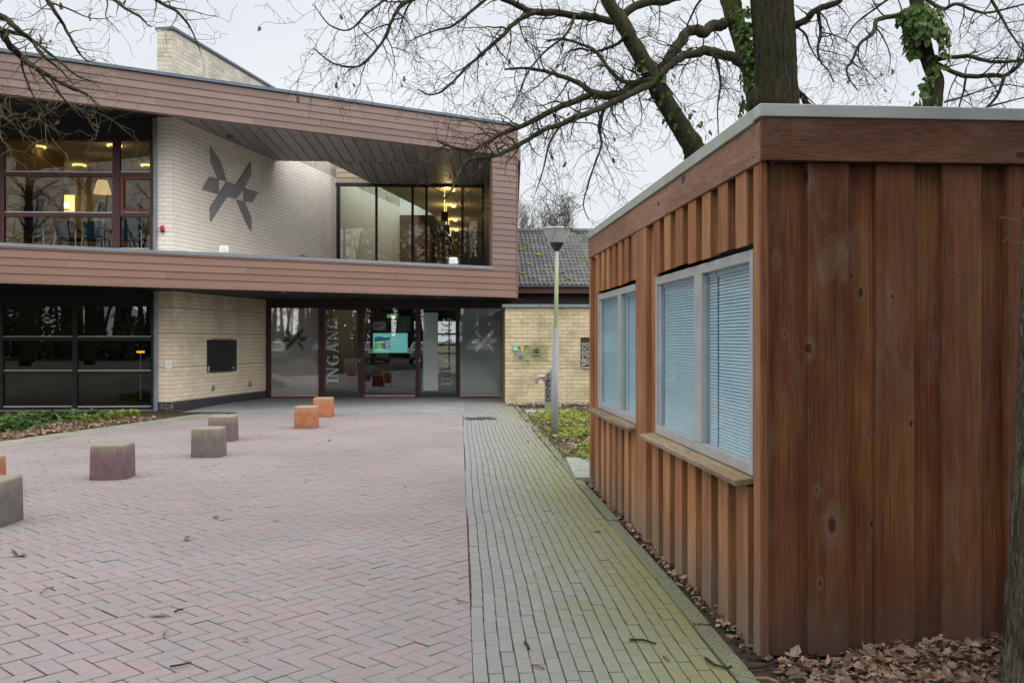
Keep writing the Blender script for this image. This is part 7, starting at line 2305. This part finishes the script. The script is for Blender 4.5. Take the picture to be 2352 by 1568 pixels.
# right bed: pale green ground cover, litter, pebbles along the wall
def in_right():
    while True:
        p = Vector((rl_.uniform(-0.2, 3.0), rl_.uniform(12.3, 23.3), 0))
        edge = pp(p.y - PO.y, PATH_W + 0.16).x
        if p.x > edge: return p, p.x - edge
mb = MB()
for i in range(5200):
    p, e_ = in_right()
    if p.y > 20.0 and rl_.random() < 0.85: continue
    if e_ > 1.8 and rl_.random() < 0.6: continue
    flat_leaf(mb, p.x, p.y, rl_.uniform(0.008, 0.04), rl_.uniform(0.055, 0.10), 0.5)
for i in range(260):
    s_ = rl_.uniform(-0.5, 12.5)
    p = pp(7.6 + s_, PATH_W + rl_.gauss(0.05, 0.10))
    flat_leaf(mb, p.x, p.y, 0.016, rl_.uniform(0.05, 0.08), 0.3)
mb.build('leaf_litter_right_bed', 'leaf_litter', kind='stuff', label='brown leaf litter in the bed around the lamp post', cat='leaf litter')
cp = []
for i in range(130):
    p, e_ = in_right()
    if p.y > 20.3 or e_ < 0.18: continue
    cp.append((p.x, p.y, 0.22))
carpet('pale_ground_cover', cp, 7500, (0.05, 0.10), 0.20, 'cover_leaf', OVAL, 'yellow green ground cover around the lamp post', 0.75)
mb = MB()
for i in range(900):
    x = rl_.uniform(-0.15, 3.2); y = 22.9 + 0.054 * x + rl_.gauss(0, 0.22)
    if y > 23.35 + 0.054 * x: continue
    s_ = rl_.uniform(0.012, 0.045)
    mb.ball((x, y, s_ * 0.3 + 0.02), s_, 6, (rl_.uniform(0.8, 1.4), rl_.uniform(0.8, 1.3), 0.6))
t = NT('pebble')
t.bsdf(t.ramp(t.rnd(), [(0, (0.10, 0.08, 0.06, 1)), (0.6, (0.22, 0.18, 0.14, 1)), (1, (0.42, 0.38, 0.33, 1))]), 0.85, 0.25)
mb.build('pebbles', 'pebble', kind='stuff', label='row of small pebbles and soil at the foot of the brick wall', cat='pebbles')

# moss and soil crumbs in the kerb gap
mb = MB()
for i in range(900):
    t_ = rl_.uniform(0, KL); p = kl.pt(t_, 0, -rl_.uniform(0.0, 0.085)); s_ = rl_.uniform(0.003, 0.011)
    mb.ball((p.x, p.y, 0.004), s_, 6, (1, 1, 0.6))
mb.build('soil_crumbs', 'soil', kind='stuff', label='dark soil crumbs along the kiosk foot', cat='soil')

# single leaves and twigs on the paving
for (x, y), s_ in (((340, 1415), 0.115), ((553, 1473), 0.11), ((430, 1237), 0.11), ((505, 1158 + 32), 0.10), ((375, 1192), 0.09), ((38, 1280), 0.14), ((130, 1045), 0.11), ((205, 1016), 0.10), ((98, 990 + 26), 0.10),
                  ((597, 1003), 0.10), ((652, 983), 0.09), ((820, 962), 0.09), ((850, 963), 0.08), ((1010, 962), 0.08), ((752, 1013), 0.08), ((1383, 1060 - 25), 0.09), ((1362, 1223), 0.135), ((1300, 1140), 0.07), ((700, 1110), 0.08), ((640, 1178 + 20), 0.07), ((1180, 1050), 0.07), ((930, 1120), 0.07)):
    g_ = G(x, y)
    mb = MB(); flat_leaf(mb, g_.x, g_.y, 0.012, s_, 0.30)
    mb.build('fallen_leaf', 'leaf_litter', None, label='single dry oak leaf lying loose on the brick paving', cat='leaf', group='loose leaves on the paving')
def fallen_twig(pl, r0, lab, mat='twig'):
    pts = [G(x, y) + Vector((0, 0, 0.010 + 0.006 * (i % 2))) for i, (x, y) in enumerate(pl)]
    mb = MB(); mb.tube(pts, [r0 * (1 - 0.4 * i / len(pts)) for i in range(len(pts))], 6)
    mb.build('fallen_twig', mat, None, label=lab, cat='twig', group='twigs lying on the paving')
plain('twig_tan', (0.20, 0.13, 0.075, 1), 0.9, 0.15, var=0.3, nscale=30)
fallen_twig([(93, 1364), (104, 1357), (124, 1350)], 0.005, 'curved pale twig on the herringbone paving at the lower left', 'twig_tan')
fallen_twig([(391, 1534), (415, 1533), (439, 1525)], 0.006, 'dark twig on the herringbone paving near the bottom edge')
fallen_twig([(400, 1408), (412, 1405), (420, 1402)], 0.006, 'short brown twig right of the pale fallen leaf')
fallen_twig([(376, 1462), (379, 1454), (381, 1450)], 0.005, 'short upright pointing twig below the pale leaf', 'twig_tan')
fallen_twig([(1047, 1379), (1062, 1385), (1076, 1387)], 0.005, 'reddish twig lying at the red and grey joint line', 'twig_tan')
fallen_twig([(1220, 1530), (1236, 1534), (1250, 1539)], 0.006, 'reddish twig on the grey path near the bottom edge', 'twig_tan')
fallen_twig([(1205, 1478), (1212, 1487), (1215, 1493)], 0.007, 'short thick twig on the grey path')
fallen_twig([(1446, 1472), (1476, 1475), (1507, 1481)], 0.007, 'straight twig on the mossy pavers near the kerb')
fallen_twig([(1523, 1510), (1530, 1516), (1538, 1522)], 0.006, 'pale short twig on the mossy pavers', 'twig_tan')
fallen_twig([(1620, 1514), (1640, 1532), (1668, 1538), (1681, 1536)], 0.007, 'forked brown twig on the mossy pavers beside the kerb')
fallen_twig([(1718, 1538), (1750, 1537), (1780, 1526), (1800, 1515)], 0.010, 'thick branch piece on the soil at the kiosk corner')
fallen_twig([(1738, 1562), (1766, 1566), (1790, 1572)], 0.012, 'short stick on the leaf litter at the bottom edge', 'twig_tan')

# ================================================================ BEHIND THE CAMERA: wood, hedge and parked cars, seen mirrored in the glass
rz_ = random.Random(400)
def rear_tree_meshes(seed):
    T = Tree(seed, 0.012)
    o_, r_ = T.limb([(0, 0, -0.05), (0.1, 0.05, 2.5), (0.0, 0.15, 5.5), (0.15, 0.1, 9.0), (0.1, 0.0, 13.0)], [0.30, 0.24, 0.20, 0.14, 0.05], 10)
    T3 = Tree(seed + 1, 0.014)
    T3.clothe(o_, r_, 0.36, 3.2, 3, dens=0.5, wig=0.25, up=0.3, start=0.22)
    m1, _ = T.wood.mesh('trunk', 'bark_oak', smooth=True, centre=False)
    b = MB(); b.v = T3.wood.v + T3.twig.v; n0 = len(T3.wood.v)
    b.f = T3.wood.f + [tuple(i + n0 for i in f) for f in T3.twig.f]; b.mi = [0] * len(b.f)
    m2, _ = b.mesh('crown', 'twig', centre=False)
    return m1, m2
rm = [rear_tree_meshes(600), rear_tree_meshes(700)]
side = ('left', 'middle', 'right')
for i in range(34):
    row = i % 3
    x = -34 + (i // 3) * 6.2 + rz_.uniform(-2.0, 2.0)
    y = (-18.5, -25.0, -32.0)[row] + rz_.uniform(-2, 2)
    e = empty('wood_tree', (x, y, 0), 'bare tree of the wood mirrored in the glass', 'tree', 'trees of the wood across the road')
    sc = rz_.uniform(0.8, 1.25); rot = rz_.uniform(0, 6.28)
    mw = Matrix.Translation((x, y, 0)) @ Matrix.Rotation(rot, 4, 'Z') @ Matrix.Scale(sc, 4)
    a_, b_ = rm[i % 2]
    inst(a_, 'trunk', mw, e); inst(b_, 'crown', mw, e)
leafmat('hedge_leaf', [(0.018, 0.035, 0.012, 1), (0.03, 0.05, 0.016, 1), (0.045, 0.045, 0.02, 1)])
mb = MB()
for i in range(15000):
    x = rz_.uniform(-45, 42); y = -36 + rz_.gauss(0, 1.6)
    h_ = 3.2 + 1.3 * math.sin(x * 0.5) + 0.7 * math.sin(x * 1.9)
    z = rz_.uniform(0.0, h_)
    a = rz_.uniform(0, 6.28)
    leaf(mb, Vector((x, y, z)), Vector((math.cos(a), math.sin(a), rz_.gauss(0, 0.5))), Vector((rz_.gauss(0, 0.5), 1, 0.5)), rz_.uniform(0.35, 0.7), OVAL, 0.2, 0.3)
mb.build('evergreen_thicket', 'hedge_leaf', kind='stuff', label='dark evergreen thicket under the wood across the road', cat='thicket')
# far wood closing the view
mb = MB()
for i in range(500):
    x = rz_.uniform(-70, 70); y = rz_.uniform(-70, -42); h_ = rz_.uniform(9, 16)
    r_ = rz_.uniform(0.12, 0.3)
    mb.tube([(x, y, 0), (x + rz_.gauss(0, 0.5), y, h_ * 0.5), (x + rz_.gauss(0, 0.9), y, h_)], [r_, r_ * 0.7, r_ * 0.2], 5, cap=False)
    for k_ in range(5):
        z = rz_.uniform(0.3, 0.95) * h_
        mb.tube([(x, y, z), (x + rz_.gauss(0, 1.6), y + rz_.gauss(0, 0.6), z + rz_.uniform(0.4, 2.0))], [0.06, 0.015], 3, cap=False)
mb.build('far_wood', 'bark_oak', kind='stuff', label='mass of bare trunks of the far wood', cat='wood')

plain('tyre', (0.018, 0.018, 0.018, 1), 0.85, 0.2)
glass('car_glass', 1.0, 0.10, (0.10, 0.11, 0.12, 1))
plain('car_light', (0.7, 0.7, 0.68, 1), 0.15, 0.6)
def car(x, y, rot, paint, lab):
    cname = 'car_paint_' + paint[0]
    if cname not in M:
        t = NT(cname); t.bsdf(paint[1], 0.25, 0.5, 0.3, **{'Coat Weight': 0.6})
    e = empty('parked_car', (x, y, 0), lab, 'car', 'cars parked across the road')
    mwp = Matrix.Translation((x, y, 0)) @ Matrix.Rotation(rot, 4, 'Z')
    def put(mb, name, mat, parent=e, **kw):
        mb.v = [tuple(mwp @ Vector(v)) for v in mb.v]
        return mb.build(name, mat, parent, **kw)
    # length along x; sections: (x, half width, z low, z high)
    mb = MB()
    sec = [(-2.15, 0.72, 0.45, 0.72), (-2.05, 0.82, 0.30, 0.86), (-1.2, 0.87, 0.22, 0.95), (0.0, 0.88, 0.20, 0.97), (1.0, 0.88, 0.20, 1.0), (1.9, 0.84, 0.26, 1.0), (2.1, 0.76, 0.40, 0.92)]
    vv, fs = [], []
    for xs, w_, z0, z1 in sec:
        vv += [(xs, -w_ * 0.94, z0), (xs, -w_, (z0 + z1) / 2), (xs, -w_ * 0.93, z1), (xs, w_ * 0.93, z1), (xs, w_, (z0 + z1) / 2), (xs, w_ * 0.94, z0)]
    for i in range(len(sec) - 1):
        for k_ in range(6): fs.append((i * 6 + k_, i * 6 + (k_ + 1) % 6, (i + 1) * 6 + (k_ + 1) % 6, (i + 1) * 6 + k_))
    fs += [(5, 4, 3, 2, 1, 0), tuple(len(vv) - 6 + k_ for k_ in range(6))]
    mb.add(vv, fs); put(mb, 'body', cname, autosmooth=35, bevel=0.03)
    mb = MB()
    cab = [(-1.15, 0.95), (-0.45, 1.40), (0.35, 1.47), (1.35, 1.38), (1.95, 0.98)]
    vv, fs = [], []
    for xs, z1 in cab:
        w_ = 0.82 if z1 < 1.1 else 0.63
        vv += [(xs, -w_, z1), (xs, w_, z1)]
    base_ = [(-1.15, 0.80, 0.93), (1.95, 0.80, 0.95)]
    mb2 = MB()
    prof = [(-1.15, 0.94), (-0.45, 1.38), (0.35, 1.45), (1.35, 1.36), (1.95, 0.96)]
    L_ = [Vector((a, -0.80 + (b - 0.94) * 0.34, b)) for a, b in prof]; R_ = [Vector((a, 0.80 - (b - 0.94) * 0.34, b)) for a, b in prof]
    mb2.add(L_ + R_, [(0, 1, 2, 3, 4), (9, 8, 7, 6, 5), (0, 5, 6, 1), (3, 8, 9, 4)])
    put(mb2, 'cabin_glass', 'car_glass')
    mb = MB()
    mb.add([L_[1], L_[2], L_[3], R_[3], R_[2], R_[1]] + [p + Vector((0, 0, 0.05)) for p in (L_[1], L_[2], L_[3], R_[3], R_[2], R_[1])], [(6, 7, 10, 11), (7, 8, 9, 10), (0, 1, 7, 6), (1, 2, 8, 7), (3, 4, 10, 9), (4, 5, 11, 10), (2, 3, 9, 8), (5, 0, 6, 11)])
    put(mb, 'roof', cname)
    for s_ in (L_, R_):
        mb = MB()
        for a, b in ((0, 1), (3, 4)): mb.tube([s_[a], s_[b] + Vector((0, 0, 0.02))], 0.045, 6)
        mb.tube([s_[2], Vector((s_[2].x + 0.05, s_[2].y * 1.25, 0.95))], 0.04, 6)
        put(mb, 'pillars', cname)
    for wx_ in (-1.35, 1.3):
        for s_ in (-1, 1):
            mb = MB(); mb.lathe((wx_, s_ * 0.70, 0.31), [(0.20, 0), (0.31, 0.0), (0.31, 0.19), (0.20, 0.19)], 20, (0, s_, 0)); w_ = put(mb, 'wheel', 'tyre')
            mb = MB(); mb.lathe((wx_, s_ * 0.86, 0.31), [(0.20, 0), (0.19, 0.035), (0.06, 0.02), (0.0, 0.02)], 20, (0, s_, 0)); put(mb, 'rim', 'steel_brushed', w_)
    for s_ in (-1, 1):
        mb = MB(); mb.ball((-2.06, s_ * 0.60, 0.70), 0.14, 10, (0.6, 1.1, 0.6)); put(mb, 'headlight', 'car_light')
        mb = MB(); mb.ball((2.03, s_ * 0.66, 0.82), 0.12, 10, (0.5, 0.8, 0.9)); put(mb, 'tail_light', 'red_plastic')
        mb = MB(); mb.ball((-0.75, s_ * 0.97, 0.98), 0.10, 8, (0.5, 0.9, 0.7)); put(mb, 'mirror', cname)
pts_ = {'silver': (0.45, 0.46, 0.47, 1), 'white': (0.75, 0.76, 0.77, 1), 'blue': (0.04, 0.10, 0.22, 1), 'grey': (0.10, 0.105, 0.11, 1)}
for x, y, rot, pn, lab in ((-16.5, -12.5, R(80), 'grey', 'dark grey car mirrored at the far left of the ground windows'), (-12.2, -12.2, R(86), 'silver', 'silver car mirrored beside the dark grey one'), (-8.6, -12.6, R(92), 'blue', 'blue car mirrored in the left entrance pane'),
                        (-5.3, -12.2, R(90), 'silver', 'silver car mirrored between a blue and a white car'), (-2.0, -12.4, R(95), 'white', 'white car mirrored in the middle entrance pane'), (1.6, -12.3, R(88), 'grey', 'dark grey car mirrored at the right of the white one')):
    car(x, y, rot, (pn, pts_[pn]), lab)

# evergreen holly added out of view beside the viewpoint to shade the kiosk front
holly = empty('shade_holly', (3.6, 0.9, 0), 'added evergreen holly shading the kiosk front, outside the right edge', 'bush')
mb = MB()
for i in range(7000):
    v_ = rv3(rz_); r_ = rz_.uniform(0.72, 1.0) ** 0.5
    p = Vector((3.7 + v_.x * 1.75 * r_, 0.7 + v_.y * 1.55 * r_, 1.75 + v_.z * 1.75 * r_))
    leaf(mb, p, Vector((v_.x + rz_.gauss(0, 0.6), v_.y + rz_.gauss(0, 0.6), rz_.gauss(-0.1, 0.5))), v_ + Vector((0, 0, 0.5)), rz_.uniform(0.09, 0.15), OVAL, 0.25, 0.3)
mb.build('crown', 'hedge_leaf', holly)
mb = MB(); T2.limb([(3.6, 0.9, -0.05), (3.65, 0.8, 0.9), (3.7, 0.7, 2.2)], [0.09, 0.07, 0.03], 8, mb); mb.build('trunk', 'bark_oak', holly, smooth=True)

# tall pines added outside the picture to keep the kiosk front in shade
def pine(x, y, h_, seed, lab):
    r = random.Random(seed)
    e = empty('shade_pine', (x, y, 0), lab, 'tree', 'added shade pines beside the viewpoint')
    mb = MB(); tip = Vector((x + 0.3, y - 0.2, h_)); T2.limb([(x, y, -0.05), (x + 0.1, y, h_ * 0.4), (x + 0.2, y - 0.1, h_ * 0.8), tip], [0.22, 0.17, 0.09, 0.03], 10, mb); mb.build('trunk', 'bark_oak', e, smooth=True)
    mb = MB()
    for i in range(5200):
        f = r.random() ** 0.8; z = h_ * (0.24 + 0.76 * f); R_ = (1 - f) * 2.5 + 0.5
        a = r.uniform(0, 6.28); d_ = R_ * math.sqrt(r.random())
        p = Vector((x + 0.2 * f + d_ * math.cos(a), y + d_ * math.sin(a), z - 0.25 * d_))
        leaf(mb, p, Vector((math.cos(a), math.sin(a), r.gauss(-0.2, 0.4))), Vector((r.gauss(0, 0.4), r.gauss(0, 0.4), 1)), r.uniform(0.25, 0.45), OVAL, 0.2, 0.2)
    mb.build('crown', 'hedge_leaf', e)
pine(3.6, -4.2, 15.0, 1, 'added shade pine behind the viewpoint, just right of the camera line')
pine(7.2, -2.6, 16.0, 2, 'added shade pine beside the near tree, outside the right edge')
pine(9.6, 1.2, 15.0, 3, 'added shade pine beyond the right edge in front of the kiosk')
pine(-1.2, -5.6, 15.0, 4, 'added shade pine straight behind the viewpoint')
pine(-5.2, -5.2, 14.0, 5, 'added shade pine behind the viewpoint, farthest left')
